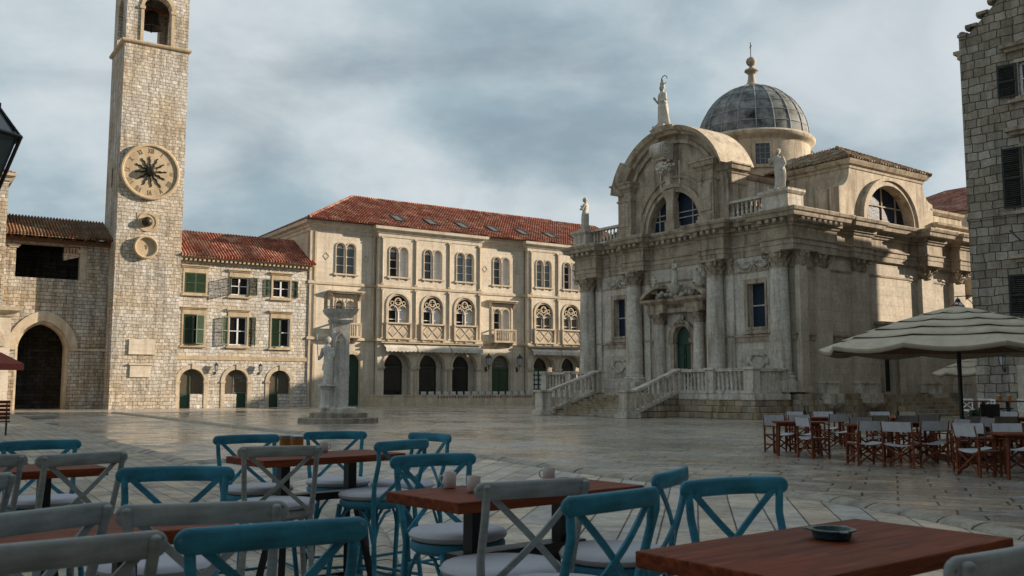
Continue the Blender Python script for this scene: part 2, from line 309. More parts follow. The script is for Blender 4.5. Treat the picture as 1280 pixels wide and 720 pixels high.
# ------------------------------------------------------------------ mesh helpers
class MB:
    """collects geometry, written out as ONE mesh object by build()"""
    def __init__(s, T=None): s.v = []; s.f = []; s.T = T
    def add(s, vs, fs):
        b = len(s.v)
        if s.T: vs = [s.T(*p) for p in vs]
        s.v += [tuple(p) for p in vs]; s.f += [tuple(i + b for i in f) for f in fs]; return s
    def box(s, x0, x1, y0, y1, z0, z1):
        vs = [(x, y, z) for z in (z0, z1) for y in (y0, y1) for x in (x0, x1)]
        return s.add(vs, [(0, 2, 3, 1), (4, 5, 7, 6), (0, 1, 5, 4), (2, 6, 7, 3), (0, 4, 6, 2), (1, 3, 7, 5)])
    def hexa(s, c):   # 8 corners: bottom 4 ccw, top 4 ccw
        return s.add(c, [(3, 2, 1, 0), (4, 5, 6, 7), (0, 1, 5, 4), (1, 2, 6, 5), (2, 3, 7, 6), (3, 0, 4, 7)])
    def bar(s, p, q, w, h, up=(0, 0, 1)):
        p = Vector(p); q = Vector(q); d = (q - p).normalized(); u = Vector(up)
        a = d.cross(u)
        if a.length < 1e-4: a = d.cross(Vector((1, 0, 0)))
        a.normalize(); b = a.cross(d).normalized()
        a *= w / 2; b *= h / 2
        return s.hexa([p - a - b, p + a - b, p + a + b, p - a + b, q - a - b, q + a - b, q + a + b, q - a + b])
    def tube(s, pts, r, seg=8, caps=True):
        pts = [Vector(p) for p in pts]; n = len(pts)
        rs = r if isinstance(r, (list, tuple)) else [r] * n
        vs = []; prev = None
        for i, p in enumerate(pts):
            d = (pts[min(i + 1, n - 1)] - pts[max(i - 1, 0)]).normalized()
            if prev is None:
                a = d.cross(Vector((0, 0, 1)))
                if a.length < 1e-3: a = d.cross(Vector((0, 1, 0)))
            else: a = prev - d * prev.dot(d)
            a.normalize(); prev = a; b = d.cross(a)
            for k in range(seg):
                t = 2 * PI * k / seg; vs.append(p + (a * math.cos(t) + b * math.sin(t)) * rs[i])
        fs = [(i * seg + k, i * seg + (k + 1) % seg, (i + 1) * seg + (k + 1) % seg, (i + 1) * seg + k) for i in range(n - 1) for k in range(seg)]
        if caps: fs += [tuple(range(seg - 1, -1, -1)), tuple(range((n - 1) * seg, n * seg))]
        return s.add(vs, fs)
    def lathe(s, c, prof, seg=16, sx=1, sy=1, a0=0.0, a1=2 * PI):
        full = abs(a1 - a0 - 2 * PI) < 1e-6; m = seg if full else seg + 1
        vs = [(c[0] + r * math.cos(a0 + (a1 - a0) * k / seg) * sx, c[1] + r * math.sin(a0 + (a1 - a0) * k / seg) * sy, c[2] + z) for r, z in prof for k in range(m)]
        fs = []
        for i in range(len(prof) - 1):
            for k in range(seg):
                k2 = (k + 1) % m; fs.append((i * m + k, i * m + k2, (i + 1) * m + k2, (i + 1) * m + k))
        if full:
            if prof[0][0] > 1e-4: fs.append(tuple(range(m - 1, -1, -1)))
            if prof[-1][0] > 1e-4: fs.append(tuple(range((len(prof) - 1) * m, len(prof) * m)))
        return s.add(vs, fs)
    def ell(s, c, r, seg=12, rings=8, R=None):
        vs = []
        for i in range(rings + 1):
            t = PI * i / rings
            for k in range(seg):
                a = 2 * PI * k / seg; p = Vector((r[0] * math.sin(t) * math.cos(a), r[1] * math.sin(t) * math.sin(a), r[2] * math.cos(t)))
                if R: p = R @ p
                vs.append((c[0] + p.x, c[1] + p.y, c[2] + p.z))
        fs = [(i * seg + k, (i + 1) * seg + k, (i + 1) * seg + (k + 1) % seg, i * seg + (k + 1) % seg) for i in range(rings) for k in range(seg)]
        return s.add(vs, fs)
    def prism_xz(s, poly, y0, y1):    # polygon in x,z extruded along y
        n = len(poly)
        vs = [(x, y0, z) for x, z in poly] + [(x, y1, z) for x, z in poly]
        tri = tessellate_polygon([[Vector((x, z, 0)) for x, z in poly]])
        fs = [tuple(t) for t in tri] + [tuple(i + n for i in reversed(t)) for t in tri]
        fs += [(i, (i + 1) % n, n + (i + 1) % n, n + i) for i in range(n)]
        return s.add(vs, fs)
    def wall(s, outer, holes, y, depth):   # front sheet at y with holes, reveals going back by depth, outer edges too
        loops = [outer] + holes
        pts = [p for l in loops for p in l]
        tri = tessellate_polygon([[Vector((x, z, 0)) for x, z in l] for l in loops])
        s.add([(x, y, z) for x, z in pts], [tuple(t) for t in tri])
        for l in loops:
            n = len(l); s.add([(x, y, z) for x, z in l] + [(x, y + depth, z) for x, z in l], [(i, (i + 1) % n, n + (i + 1) % n, n + i) for i in range(n)])
        return s
    def band(s, cx, cz, r0, r1, y0, y1, a0=0.0, a1=PI, n=20):   # arc band in x,z extruded in y
        vs = []
        for i in range(n + 1):
            a = a0 + (a1 - a0) * i / n; c, d = math.cos(a), math.sin(a)
            vs += [(cx + r0 * c, y0, cz + r0 * d), (cx + r1 * c, y0, cz + r1 * d), (cx + r1 * c, y1, cz + r1 * d), (cx + r0 * c, y1, cz + r0 * d)]
        fs = []
        for i in range(n):
            b = i * 4
            for k in range(4): fs.append((b + k, b + (k + 1) % 4, b + 4 + (k + 1) % 4, b + 4 + k))
        fs += [(0, 1, 2, 3), (n * 4 + 3, n * 4 + 2, n * 4 + 1, n * 4)]
        return s.add(vs, fs)
    def arcprof(s, cx, cz, prof, a0, a1, n=24):   # profile [(radius, y)] closed, swept round (cx, cz) in x,z
        m = len(prof); vs = []
        for i in range(n + 1):
            a = a0 + (a1 - a0) * i / n
            vs += [(cx + r * math.cos(a), y, cz + r * math.sin(a)) for r, y in prof]
        fs = [(i * m + k, i * m + (k + 1) % m, (i + 1) * m + (k + 1) % m, (i + 1) * m + k) for i in range(n) for k in range(m)]
        fs += [tuple(range(m)), tuple(range(n * m + m - 1, n * m - 1, -1))]
        return s.add(vs, fs)
    def sweep(s, path, prof, closed=False):   # path in x,y; prof [(out, z)] closed; out is to the right of travel
        n = len(path); P = [Vector(p) for p in path]; vs = []; m = len(prof)
        def nr(i, j): d = (P[j] - P[i]).normalized(); return Vector((d.y, -d.x))
        for i in range(n):
            if closed: a, b = nr(i - 1, i), nr(i, (i + 1) % n)
            else:
                a = nr(i - 1, i) if i > 0 else nr(0, 1); b = nr(i, i + 1) if i < n - 1 else nr(n - 2, n - 1)
            mt = (a + b) / max(0.3, 1 + a.dot(b))
            for o, z in prof: vs.append((P[i].x + mt.x * o, P[i].y + mt.y * o, z))
        rng = n if closed else n - 1
        fs = [(i * m + k, i * m + (k + 1) % m, ((i + 1) % n) * m + (k + 1) % m, ((i + 1) % n) * m + k) for i in range(rng) for k in range(m)]
        if not closed: fs += [tuple(range(m - 1, -1, -1)), tuple(range((n - 1) * m, n * m))]
        return s.add(vs, fs)
    def build(s, name, mat, parent=None, smooth=None, base=None, bevel=None, remesh=None):
        bx, by, bz = base if base is not None else BASE.get(top(parent).name if parent else None, (0, 0, 0))
        me = bpy.data.meshes.new(name)
        me.from_pydata([(x - bx, y - by, z - bz) for x, y, z in s.v], [], s.f)
        bm = bmesh.new(); bm.from_mesh(me)
        bmesh.ops.recalc_face_normals(bm, faces=bm.faces)
        uvl = bm.loops.layers.uv.new('UVMap')
        Z = Vector((0, 0, 1))
        for f in bm.faces:
            n = f.normal
            if abs(n.z) > 0.985: t = Vector((1, 0, 0)); b = Vector((0, 1, 0))
            else: t = Z.cross(n).normalized(); b = n.cross(t)
            for lp in f.loops:
                p = lp.vert.co; lp[uvl].uv = (p.dot(t), p.dot(b))
        bm.to_mesh(me); bm.free()
        me.materials.append(M[mat] if isinstance(mat, str) else mat)
        o = bpy.data.objects.new(name, me); COL.objects.link(o)
        if parent: o.parent = parent
        if smooth is not None:
            me.polygons.foreach_set('use_smooth', [True] * len(me.polygons)); me.set_sharp_from_angle(angle=rad(smooth))
        if remesh:
            r = o.modifiers.new('remesh', 'REMESH'); r.mode = 'VOXEL'; r.voxel_size = remesh; r.use_smooth_shade = True
            sm = o.modifiers.new('smooth', 'SMOOTH'); sm.iterations = 2; sm.factor = 0.5
        if bevel:
            b = o.modifiers.new('bevel', 'BEVEL'); b.width = bevel; b.segments = 2; b.limit_method = 'ANGLE'; b.angle_limit = rad(40)
        return o
BASE = {}
def top(o):
    while o.parent: o = o.parent
    return o
def tag(o, label=None, cat=None, group=None, kind=None):
    if label: o['label'] = label
    if cat: o['category'] = cat
    if group: o['group'] = group
    if kind: o['kind'] = kind
    return o
def thing(name, label, cat, origin=(0, 0, 0), rz=0.0, base=(0, 0, 0), group=None):
    """Empty at the thing's base. origin/rz: the drawing frame; base: the thing's own foot inside that frame."""
    o = bpy.data.objects.new(name, None); COL.objects.link(o); o.empty_display_size = 0.3
    c, s = math.cos(rz), math.sin(rz)
    o.location = (origin[0] + base[0] * c - base[1] * s, origin[1] + base[0] * s + base[1] * c, origin[2] + base[2])
    o.rotation_euler = (0, 0, rz); BASE[o.name] = base
    return tag(o, label, cat, group)
CH = {}
def children(o): return [c for c in list(bpy.data.objects) if c.parent == o]
def copy_part(o, parent, loc=None, rz=None):
    c = o.copy(); COL.objects.link(c); c.parent = parent
    if loc is not None: c.location = loc
    if rz is not None: c.rotation_euler = (0, 0, rz)
    for k in o.children: copy_part(k, c)
    return c
def dup(root, loc, rz, label):
    r = root.copy(); COL.objects.link(r); r.location = loc; r.rotation_euler = (0, 0, rz); r['label'] = label
    for k in root.children: copy_part(k, r)
    return r
def arch(cx, z0, w, zs, n=14):      # rectangle with a half-round head; zs = springing
    r = w / 2
    return [(cx - r, z0), (cx + r, z0)] + [(cx + r * math.cos(PI * i / n), zs + r * math.sin(PI * i / n)) for i in range(n + 1)]
def pointed(cx, z0, w, zs, zt, n=10):
    r = w / 2; h = zt - zs
    R = (r * r + h * h) / (2 * r); a_end = math.asin(min(1, h / R))
    rt = [(cx + r - R + R * math.cos(a_end * i / n), zs + R * math.sin(a_end * i / n)) for i in range(n + 1)]
    lf = [(2 * cx - x, z) for x, z in reversed(rt[:-1])]
    return [(cx - r, z0), (cx + r, z0)] + rt + lf
def rect(x0, x1, z0, z1): return [(x0, z0), (x1, z0), (x1, z1), (x0, z1)]
def band_poly(inner, outer, mb, y0, y1):   # closed strip between two open polylines of equal length
    n = len(inner); vs = []
    for (a, b), (c, d) in zip(inner, outer): vs += [(a, y0, b), (c, y0, d), (c, y1, d), (a, y1, b)]
    fs = [(i * 4 + k, i * 4 + (k + 1) % 4, i * 4 + 4 + (k + 1) % 4, i * 4 + 4 + k) for i in range(n - 1) for k in range(4)]
    fs += [(0, 1, 2, 3), (n * 4 - 1, n * 4 - 2, n * 4 - 3, n * 4 - 4)]
    mb.add(vs, fs)

# ================================================================== GROUND
def sheet(name, poly, z, mat, kind='structure'):
    me = bpy.data.meshes.new(name); tri = tessellate_polygon([[Vector((x, y, 0)) for x, y in poly]])
    me.from_pydata([(x, y, z) for x, y in poly], [], [tuple(t) for t in tri]); me.materials.append(M[mat])
    bm = bmesh.new(); bm.from_mesh(me); bmesh.ops.recalc_face_normals(bm, faces=bm.faces)
    for f in bm.faces:
        if f.normal.z < 0: f.normal_flip()
    bm.to_mesh(me); bm.free()
    o = bpy.data.objects.new(name, me); COL.objects.link(o); return tag(o, kind=kind)
sheet('ground', [(-900, -900), (900, -900), (900, 900), (-900, 900)], -0.004, 'square_paving')
G1 = [(-30, 56), (-26.8, 51), (-20.4, 40.6), (-15.0, 32.5), (-11.2, 26.3), (-9.1, 23.0), (-7.6, 20.8), (-6.4, 18.7), (-5.0, 16.4), (-3.6, 14.3), (-2.4, 12.2), (-1.5, 10.0), (-1.0, 7.5)]
G2 = [(-6.4, 18.7), (-5.0, 20.0), (-3.0, 21.0), (-0.93, 20.86), (0.25, 18.9), (0.9, 17.6), (2.05, 15.7), (3.2, 14.3), (3.9, 13.25), (4.4, 12.4), (5.1, 9.9), (5.5, 7.0), (5.7, 3.0), (5.7, -6)]
G3 = [(-24, 57), (-19.1, 49.6), (-12.7, 39.7), (-8.6, 33.4), (-5.5, 29.6)]
def smooth_path(P, n=6):
    out = []
    for i in range(len(P) - 1):
        p0 = P[max(i - 1, 0)]; p1 = P[i]; p2 = P[i + 1]; p3 = P[min(i + 2, len(P) - 1)]
        for k in range(n):
            t = k / n
            out.append(tuple(0.5 * ((2 * p1[j]) + (-p0[j] + p2[j]) * t + (2 * p0[j] - 5 * p1[j] + 4 * p2[j] - p3[j]) * t * t + (-p0[j] + 3 * p1[j] - 3 * p2[j] + p3[j]) * t ** 3) for j in (0, 1)))
    return out + [P[-1]]
S1, S2, S3 = smooth_path(G1), smooth_path(G2), smooth_path(G3)
i_m = min(range(len(S1)), key=lambda i: abs(S1[i][0] + 6.4) + abs(S1[i][1] - 18.7))
sheet('cafe_paving', [(-12, -6)] + [S1[-1]][:0] + [(5.7, -6)] + list(reversed(S2[:-1])) + S1[i_m + 1:] + [(-1.0, 7.0), (-2.0, 2.0), (-12, 2.0)], 0.0, 'fan_paving')
sheet('side_paving', [(-45, 2.02)] + [(-2.02, 2.02), (-1.02, 7.0)] + list(reversed(S1)) + [(-45, 56)], 0.0, 'left_paving')
def gutter(name, P, w=0.34):
    mb = MB(); rnd = random.Random(5); acc = 0; i = 0
    # resample to stones
    pts = [Vector((*p, 0)) for p in P]; L = [0]
    for a, b in zip(pts, pts[1:]): L.append(L[-1] + (b - a).length)
    def at(s):
        for k in range(len(L) - 1):
            if s <= L[k + 1]: t = (s - L[k]) / (L[k + 1] - L[k]); return pts[k].lerp(pts[k + 1], t), (pts[k + 1] - pts[k]).normalized()
        return pts[-1], (pts[-1] - pts[-2]).normalized()
    s = 0
    while s < L[-1] - 0.3:
        ln = rnd.uniform(0.55, 0.95); e = min(s + ln, L[-1]); g = 0.014
        (p, d), (q, d2) = at(s + g), at(e - g); n = Vector((d.y, -d.x, 0)); n2 = Vector((d2.y, -d2.x, 0))
        hs = [0.0, 0.045, 0.07, 0.06, 0.03, 0.0]; os_ = [-0.5, -0.42, -0.18, 0.12, 0.4, 0.5]
        j = rnd.uniform(-0.006, 0.006); vs = []
        for (c, m) in ((p, n), (q, n2)):
            for o_, h_ in zip(os_, hs): v = c + m * (o_ * w + j); vs.append((v.x, v.y, 0.002 + h_ + (j if h_ > 0 else 0)))
        mb.add(vs, [(k, k + 1, k + 7, k + 6) for k in range(5)] + [(0, 6, 11, 5)] + [(0, 1, 2, 3, 4, 5), (11, 10, 9, 8, 7, 6)])
        s = e
    o = mb.build(name, 'gutter_stone', smooth=60); return tag(o, kind='structure')
gutter('gutter_kerb', S1); gutter('gutter_kerb', S2, 0.30); gutter('gutter_kerb', S3, 0.4)

# ================================================================== LEFT RANGE OF BUILDINGS (drawing frame L: x along the fronts, y into them)
LO = (-24.863, 70.513, 0.0); LR = rad(33.85)
def brackets(mb, x0, x1, step, w, y0, y1, z0, z1):
    n = int((x1 - x0) / step)
    for i in range(n + 1):
        x = x0 + (x1 - x0) * i / n; mb.box(x - w / 2, x + w / 2, y0, y1, z0, z1)
def roof_quad(mb, pts, th=0.12): # sloping slab from 4 top points, real thickness
    mb.hexa([(x, y, z - th) for x, y, z in pts] + list(pts))

# ---------------------------------------------- clock tower
T = thing('clock_tower', 'tall square pale stone clock tower rising beside the red roofed house', 'clock tower', LO, LR, (-2.66, -0.5, 0))
x0, x1, y0, y1 = -4.98, -0.34, -0.5, 4.1
mb = MB(); mb.box(x0, x1, y0, y1, -0.1, 27.1); mb.build('wall', 'tower_stone', T)
ZS = 27.1
mb = MB(); mb.sweep([(x0, y1), (x0, y0), (x1, y0), (x1, y1)], [(0.0, ZS - 0.05), (0.14, ZS + 0.02), (0.20, ZS + 0.12), (0.20, ZS + 0.22), (-0.15, ZS + 0.24)], closed=True); mb.build('string_course', 'trim_tan', T)
# belfry: front, back, left and right walls with arched openings
zb, zt_, zsp = ZS + 0.2, 34.5, 30.1; bx0, bx1, by0, by1 = x0 + 0.06, x1 - 0.06, y0 + 0.06, y1 - 0.06; thk = 0.75
cx, cyb = (bx0 + bx1) / 2 - 0.04, (by0 + by1) / 2
mb = MB(); mb.wall(rect(bx0, bx1, zb, zt_), [arch(cx, zb + 0.02, 2.0, zsp)], by0, thk); mb.wall(rect(bx0, bx1, zb, zt_), [arch(cx, zb + 0.02, 2.0, zsp)], by1, -thk)
Ts = lambda x, y, z: (y, x, z)
mb.T = Ts; mb.wall(rect(by0 + 0.02, by1 - 0.02, zb, zt_ - 0.02), [arch(cyb, zb + 0.02, 1.9, zsp)], bx0 + 0.005, thk); mb.wall(rect(by0 + 0.02, by1 - 0.02, zb, zt_ - 0.02), [arch(cyb, zb + 0.02, 1.9, zsp)], bx1 - 0.005, -thk)
# inner faces of the belfry piers
mb.wall(rect(by0 + thk, by1 - thk, zb, zt_ - 0.02), [arch(cyb, zb + 0.02, 1.9, zsp)], bx0 + thk, -0.03); mb.wall(rect(by0 + thk, by1 - thk, zb, zt_ - 0.02), [arch(cyb, zb + 0.02, 1.9, zsp)], bx1 - thk, 0.03)
mb.T = None; mb.wall(rect(bx0 + thk, bx1 - thk, zb, zt_ - 0.02), [arch(cx, zb + 0.02, 2.0, zsp)], by0 + thk, -0.03); mb.wall(rect(bx0 + thk, bx1 - thk, zb, zt_ - 0.02), [arch(cx, zb + 0.02, 2.0, zsp)], by1 - thk, 0.03)
mb.build('belfry', 'tower_stone', T)
mb = MB(); mb.box(bx0, bx1, by0, by1, zt_ - 0.1, zt_ + 0.1); mb.build('belfry_ceiling', 'dark_inner_stone', T)
mb = MB()
mb.band(cx, zsp, 1.0, 1.24, by0 - 0.10, by0 + 0.02, n=24); mb.box(cx - 1.22, cx - 1.0, by0 - 0.09, by0 + 0.02, zb + 0.02, zsp - 0.22); mb.box(cx + 1.0, cx + 1.22, by0 - 0.09, by0 + 0.02, zb + 0.02, zsp - 0.22)
for s_ in (-1, 1): mb.box(cx + s_ * 1.13 - 0.2, cx + s_ * 1.13 + 0.2, by0 - 0.15, by0 + 0.02, zsp - 0.22, zsp)
mb.build('arch_moulding', 'trim_tan', T)
mb = MB(); mb.sweep([(x0, y1), (x0, y0), (x1, y0), (x1, y1)], [(0.0, 34.5), (0.22, 34.62), (0.35, 34.85), (-0.2, 34.9)], closed=True); mb.build('cornice', 'trim_tan', T)
mb = MB(); mb.lathe(((x0 + x1) / 2, (y0 + y1) / 2, 34.85), [(2.3, 0), (2.1, 0.8), (1.5, 1.6), (0.6, 2.1), (0.0, 2.3)], 8); mb.build('dome', 'church_trim', T)
# clock
yc = y0
ck = MB(); CX, CZ = -2.83, 17.45
ck.lathe((0, 0, 0), [(2.12, 0), (2.12, 0.26), (2.05, 0.32), (1.93, 0.32), (1.86, 0.20), (0, 0.20)], 56)
ck.T = None; v2 = [(CX + x, yc - z, CZ + y) for x, y, z in ck.v]; ck.v = v2
face = ck.build('clock_face', 'trim_tan', T, smooth=40)
def numeral(s, a, r=1.58, h=0.36, hub=None):
    mb = MB(); ca, sa = math.cos(a), math.sin(a); w = 0.05
    def seg(xa, ya, xb, yb, wd=w):
        def tr(x, y): X = r * ca + (x * sa + y * ca); Y = r * sa + (-x * ca + y * sa); return (CX + X, yc - 0.212, CZ + Y)
        p, q = tr(xa, ya), tr(xb, yb); mb.bar(p, q, wd, 0.02, (0, 1, 0))
    adv = {'I': 0.11, 'V': 0.23, 'X': 0.23}; tot = sum(adv[c] for c in s); x = -tot / 2
    for c in s:
        m = x + adv[c] / 2
        if c == 'I': seg(m, -h / 2, m, h / 2)
        if c == 'V': seg(m - 0.08, h / 2, m, -h / 2, 0.042); seg(m + 0.08, h / 2, m, -h / 2, 0.024)
        if c == 'X': seg(m - 0.08, h / 2, m + 0.08, -h / 2, 0.042); seg(m + 0.08, h / 2, m - 0.08, -h / 2, 0.024)
        x += adv[c]
    mb.build('numeral', 'numeral_paint', face)
for k, s in enumerate(['I', 'II', 'III', 'IIII', 'V', 'VI', 'VII', 'VIII', 'IX', 'X', 'XI', 'XII']): numeral(s, PI / 2 - (k + 1) * PI / 6)
# sun hand: a ball with wavy rays
mb = MB(); mb.ell((CX + 0.02, yc - 0.46, CZ + 0.02), (0.36, 0.36, 0.36), 20, 12); mb.tube([(CX, yc - 0.2, CZ), (CX + 0.02, yc - 0.45, CZ + 0.02)], 0.09)
for k in range(12):
    a = 2 * PI * k / 12 + 0.08; L_ = 1.14 if k != 10 else 1.36; pts = []
    for j in range(12):
        t = j / 11; rr = 0.16 + (L_ - 0.16) * t; off = 0.045 * math.sin(t * 5.2 * PI) * (1 - 0.3 * t)
        pts.append((CX + rr * math.cos(a) - off * math.sin(a), yc - 0.235, CZ + rr * math.sin(a) + off * math.cos(a)))
    mb.tube(pts, [0.085 * (1 - 0.5 * j / 11) for j in range(12)], 6)
mb.build('sun_hand', 'bronze', T, smooth=60)
# moon ball in its niche, number dial, plaques, slit
mb = MB(); mb.lathe((0, 0, 0), [(0.72, 0), (0.72, 0.07), (0.60, 0.07), (0.52, -0.02), (0, -0.02)], 32); mb.v = [(-2.86 + x, yc - z, 13.7 + y) for x, y, z in mb.v]
mb.box(-3.62, -2.1, yc - 0.03, yc + 0.05, 12.98, 14.35); nich = mb.build('moon_niche', 'trim_tan', T, smooth=40)
mb = MB(); mb.ell((-2.9, yc - 0.16, 13.7), (0.37, 0.37, 0.37), 20, 12); mb.build('moon_ball', 'bronze', T, smooth=60)
mb = MB(); mb.lathe((0, 0, 0), [(0.86, 0), (0.86, 0.36), (0.79, 0.40), (0.72, 0.38), (0.66, 0.16), (0, 0.16)], 40); mb.v = [(-2.95 + x, yc - z, 11.78 + y) for x, y, z in mb.v]
dial = mb.build('number_dial', 'trim_tan', T, smooth=40)
mb = MB(); mb.box(-2.92, -2.84, yc - 0.19, yc - 0.15, 11.66, 11.97); mb.box(-3.0, -2.92, yc - 0.187, yc - 0.15, 11.9, 11.955); mb.build('numeral', 'numeral_paint', dial)
mb = MB(); mb.box(-3.80, -1.98, yc - 0.10, yc + 0.02, 3.93, 5.03); mb.build('plaque', 'palace_wall', T)
mb = MB(); mb.box(-3.66, -2.22, yc - 0.09, yc + 0.02, 2.28, 3.15); mb.box(-3.74, -2.10, yc - 0.17, yc + 0.02, 3.15, 3.27); mb.build('plaque', 'palace_wall', T)
mb = MB(); mb.box(x0 - 0.03, x0 + 0.1, 1.55, 2.0, 16.4, 18.0); sl = mb.build('slit_window', 'trim_tan', T)
mb = MB(); mb.box(x0 - 0.05, x0 + 0.05, 1.63, 1.92, 16.5, 17.9); mb.build('opening', 'interior', sl)  # solid dark block instead of a hole, its colour stands for shade
# bell
B = thing('bell', 'large dark bronze bell hanging in the open arch of the clock tower', 'bell', LO, LR, (-2.66, 1.8, 29.3))
mb = MB(); c = (-2.66, 1.8, 29.35)
mb.lathe(c, [(0.0, 1.3), (0.34, 1.27), (0.5, 1.12), (0.56, 0.7), (0.66, 0.35), (0.80, 0.1), (0.88, 0.0), (0.80, 0.0), (0.5, 0.35), (0.0, 0.9)], 28); mb.build('bell_body', 'bronze', B, smooth=50)
mb = MB(); mb.tube([(c[0], c[1], 30.2), (c[0], c[1], 29.15)], 0.035); mb.ell((c[0], c[1], 29.1), (0.10, 0.10, 0.12)); mb.build('clapper', 'iron', B, smooth=60)
mb = MB(); mb.box(c[0] - 1.75, c[0] + 1.75, c[1] - 0.14, c[1] + 0.14, 30.6, 30.95); mb.box(c[0] - 1.75, c[0] - 1.5, c[1] - 0.3, c[1] + 0.3, 30.55, 30.97); mb.box(c[0] + 1.5, c[0] + 1.75, c[1] - 0.3, c[1] + 0.3, 30.55, 30.97); mb.build('headstock', 'beam_wood', B)

# ---------------------------------------------- gate wall with loggia, left of the tower
Gt = thing('gatehouse', 'stone gatehouse with big pointed archway and covered loggia left of the tower', 'gatehouse', LO, LR, (-8.5, 1.5, 0))
gy = 1.5; gx0, gx1 = -11.95, -4.98
ar = pointed(-9.16, 0.0, 3.4, 4.2, 6.25, 12)
outer = [(gx0, -0.1), (gx1, -0.1), (gx1, 12.3), (gx0, 12.3)]
mb = MB(); lo = rect(-11.15, -6.5, 9.3, 11.75)
mb.wall([(gx0, -0.1)] + [(ar[0][0], -0.1)] + [ar[0]] + list(reversed(ar[2:])) + [ar[1], (ar[1][0], -0.1)] + [(gx1, -0.1), (gx1, 12.3), (gx0, 12.3)], [lo], gy, 0.9)
mb.build('wall', 'gate_stone', Gt)
mb = MB()
pi_ = pointed(-9.16, 0, 3.4, 4.2, 6.25, 14)[2:]; po = pointed(-9.16, 0, 4.55, 4.2, 6.98, 14)[2:]
band_poly(pi_, po, mb, gy - 0.09, gy + 0.03); mb.build('archivolt', 'palace_trim', Gt)
pi2 = pointed(-9.16, 0, 3.1, 4.2, 6.08, 14)[2:]
mb = MB(); band_poly(pi2, pi_, mb, gy + 0.25, gy + 1.6); mb.box(-10.86, -10.7, gy + 0.25, gy + 1.6, 0, 4.2); mb.box(-7.62, -7.46, gy + 0.25, gy + 1.6, 0, 4.2); mb.build('arch_reveal', 'palace_trim', Gt)
mb = MB(); mb.box(-7.5, -5.0, gy - 0.14, gy + 0.02, 4.16, 4.32); mb.box(-11.3, -10.8, gy - 0.14, gy + 0.02, 4.16, 4.32); mb.build('string_course', 'palace_trim', Gt)
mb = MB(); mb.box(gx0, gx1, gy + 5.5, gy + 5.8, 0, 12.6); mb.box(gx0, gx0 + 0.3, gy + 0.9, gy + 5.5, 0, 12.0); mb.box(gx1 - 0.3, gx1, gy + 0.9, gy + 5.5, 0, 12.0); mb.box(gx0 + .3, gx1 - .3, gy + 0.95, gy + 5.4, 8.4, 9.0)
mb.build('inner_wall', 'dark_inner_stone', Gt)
mb = MB(); mb.box(-6.95, -6.5, gy + 0.2, gy + 0.85, 9.3, 11.75); mb.box(-7.15, -6.42, gy + 0.1, gy + 0.95, 11.3, 11.55); mb.box(-11.7, -10.9, gy - 0.12, gy + 0.1, 11.5, 11.62); mb.box(-11.6, -11.0, gy - 0.06, gy + 0.1, 11.38, 11.5)
mb.build('pier_capital', 'palace_trim', Gt)
mb = MB(); mb.box(gx0 - 0.0, gx1, gy - 0.25, gy + 0.15, 11.85, 12.15)
for i in range(9): mb.box(gx0 + 0.3 + i * 0.8, gx0 + 0.48 + i * 0.8, gy - 0.75, gy + 3.0, 12.12, 12.28)
mb.build('roof_beam', 'beam_wood', Gt)
mb = MB(); roof_quad(mb, [(gx0, gy - 0.95, 12.30), (gx1 - 0.0, gy - 0.95, 12.30), (gx1, gy + 3.1, 14.15), (gx0, gy + 3.1, 14.15)]); mb.box(gx0, gx1, gy + 5.5, gy + 5.7, 11.9, 12.5); roof_quad(mb, [(gx0, gy + 6.5, 12.4), (gx0, gy + 3.1, 14.15), (gx1, gy + 3.1, 14.15), (gx1, gy + 6.5, 12.4)])
rf = mb.build('roof', 'brown_tile', Gt)
mb = MB()
for i in range(33):
    x = gx0 + 0.12 + i * (gx1 - gx0 - 0.2) / 32; mb.tube([(x, gy - 1.0, 12.32), (x, gy + 3.1, 14.19)], 0.075, 6)
mb.build('ridge_tiles', 'brown_tile', rf, smooth=50)

# ---------------------------------------------- house at the far left
Hl = thing('town_house', 'tall stone house cut by the left edge, with a low arcade wall', 'house', LO, LR, (-17, -0.3, 0))
mb = MB(); mb.box(-26, -11.97, 0.2, 14, -0.1, 16.0); mb.build('wall', 'gate_stone', Hl)
mb = MB(); mb.sweep([(-11.97, 14), (-11.97, 0.2), (-26, 0.2)][::-1], [(0, 15.7), (0.12, 15.8), (0.18, 16.0), (0.4, 16.12), (0.42, 16.32), (-0.3, 16.4)]); mb.build('cornice', 'palace_trim', Hl)
mb = MB(); mb.hexa([(-26, -0.2, 16.35), (-11.6, -0.2, 16.35), (-11.6, 14.4, 16.35), (-26, 14.4, 16.35), (-22, 6, 19), (-16, 6, 19), (-16, 8, 19), (-22, 8, 19)]); mb.build('roof', 'red_tile', Hl)
mb = MB(); ao = arch(-13.6, 0, 3.0, 4.3)
mb.wall([(-26, -0.1), (ao[0][0], -0.1), ao[0]] + list(reversed(ao[2:])) + [ao[1], (ao[1][0], -0.1), (-11.45, -0.1), (-11.45, 6.4), (-26, 6.4)], [arch(-18.2, 0.1, 3.0, 4.3)], -0.9, 1.0)
mb.build('arcade', 'palace_wall', Hl)
mb = MB(); mb.sweep([(-26, -0.9), (-11.45, -0.9), (-11.45, 1.5)], [(0, 6.25), (0.1, 6.3), (0.16, 6.5), (0.55, 6.7), (0.6, 6.95), (-0.3, 6.98)]); mb.build('lower_cornice', 'palace_trim', Hl)
mb = MB(); mb.band(-13.6, 4.3, 1.5, 1.85, -1.0, -0.88); mb.band(-18.2, 4.3, 1.5, 1.85, -1.0, -0.88); mb.box(-12.1, -11.38, -1.02, -0.88, 0, 0.6); mb.build('archivolt', 'palace_trim', Hl)

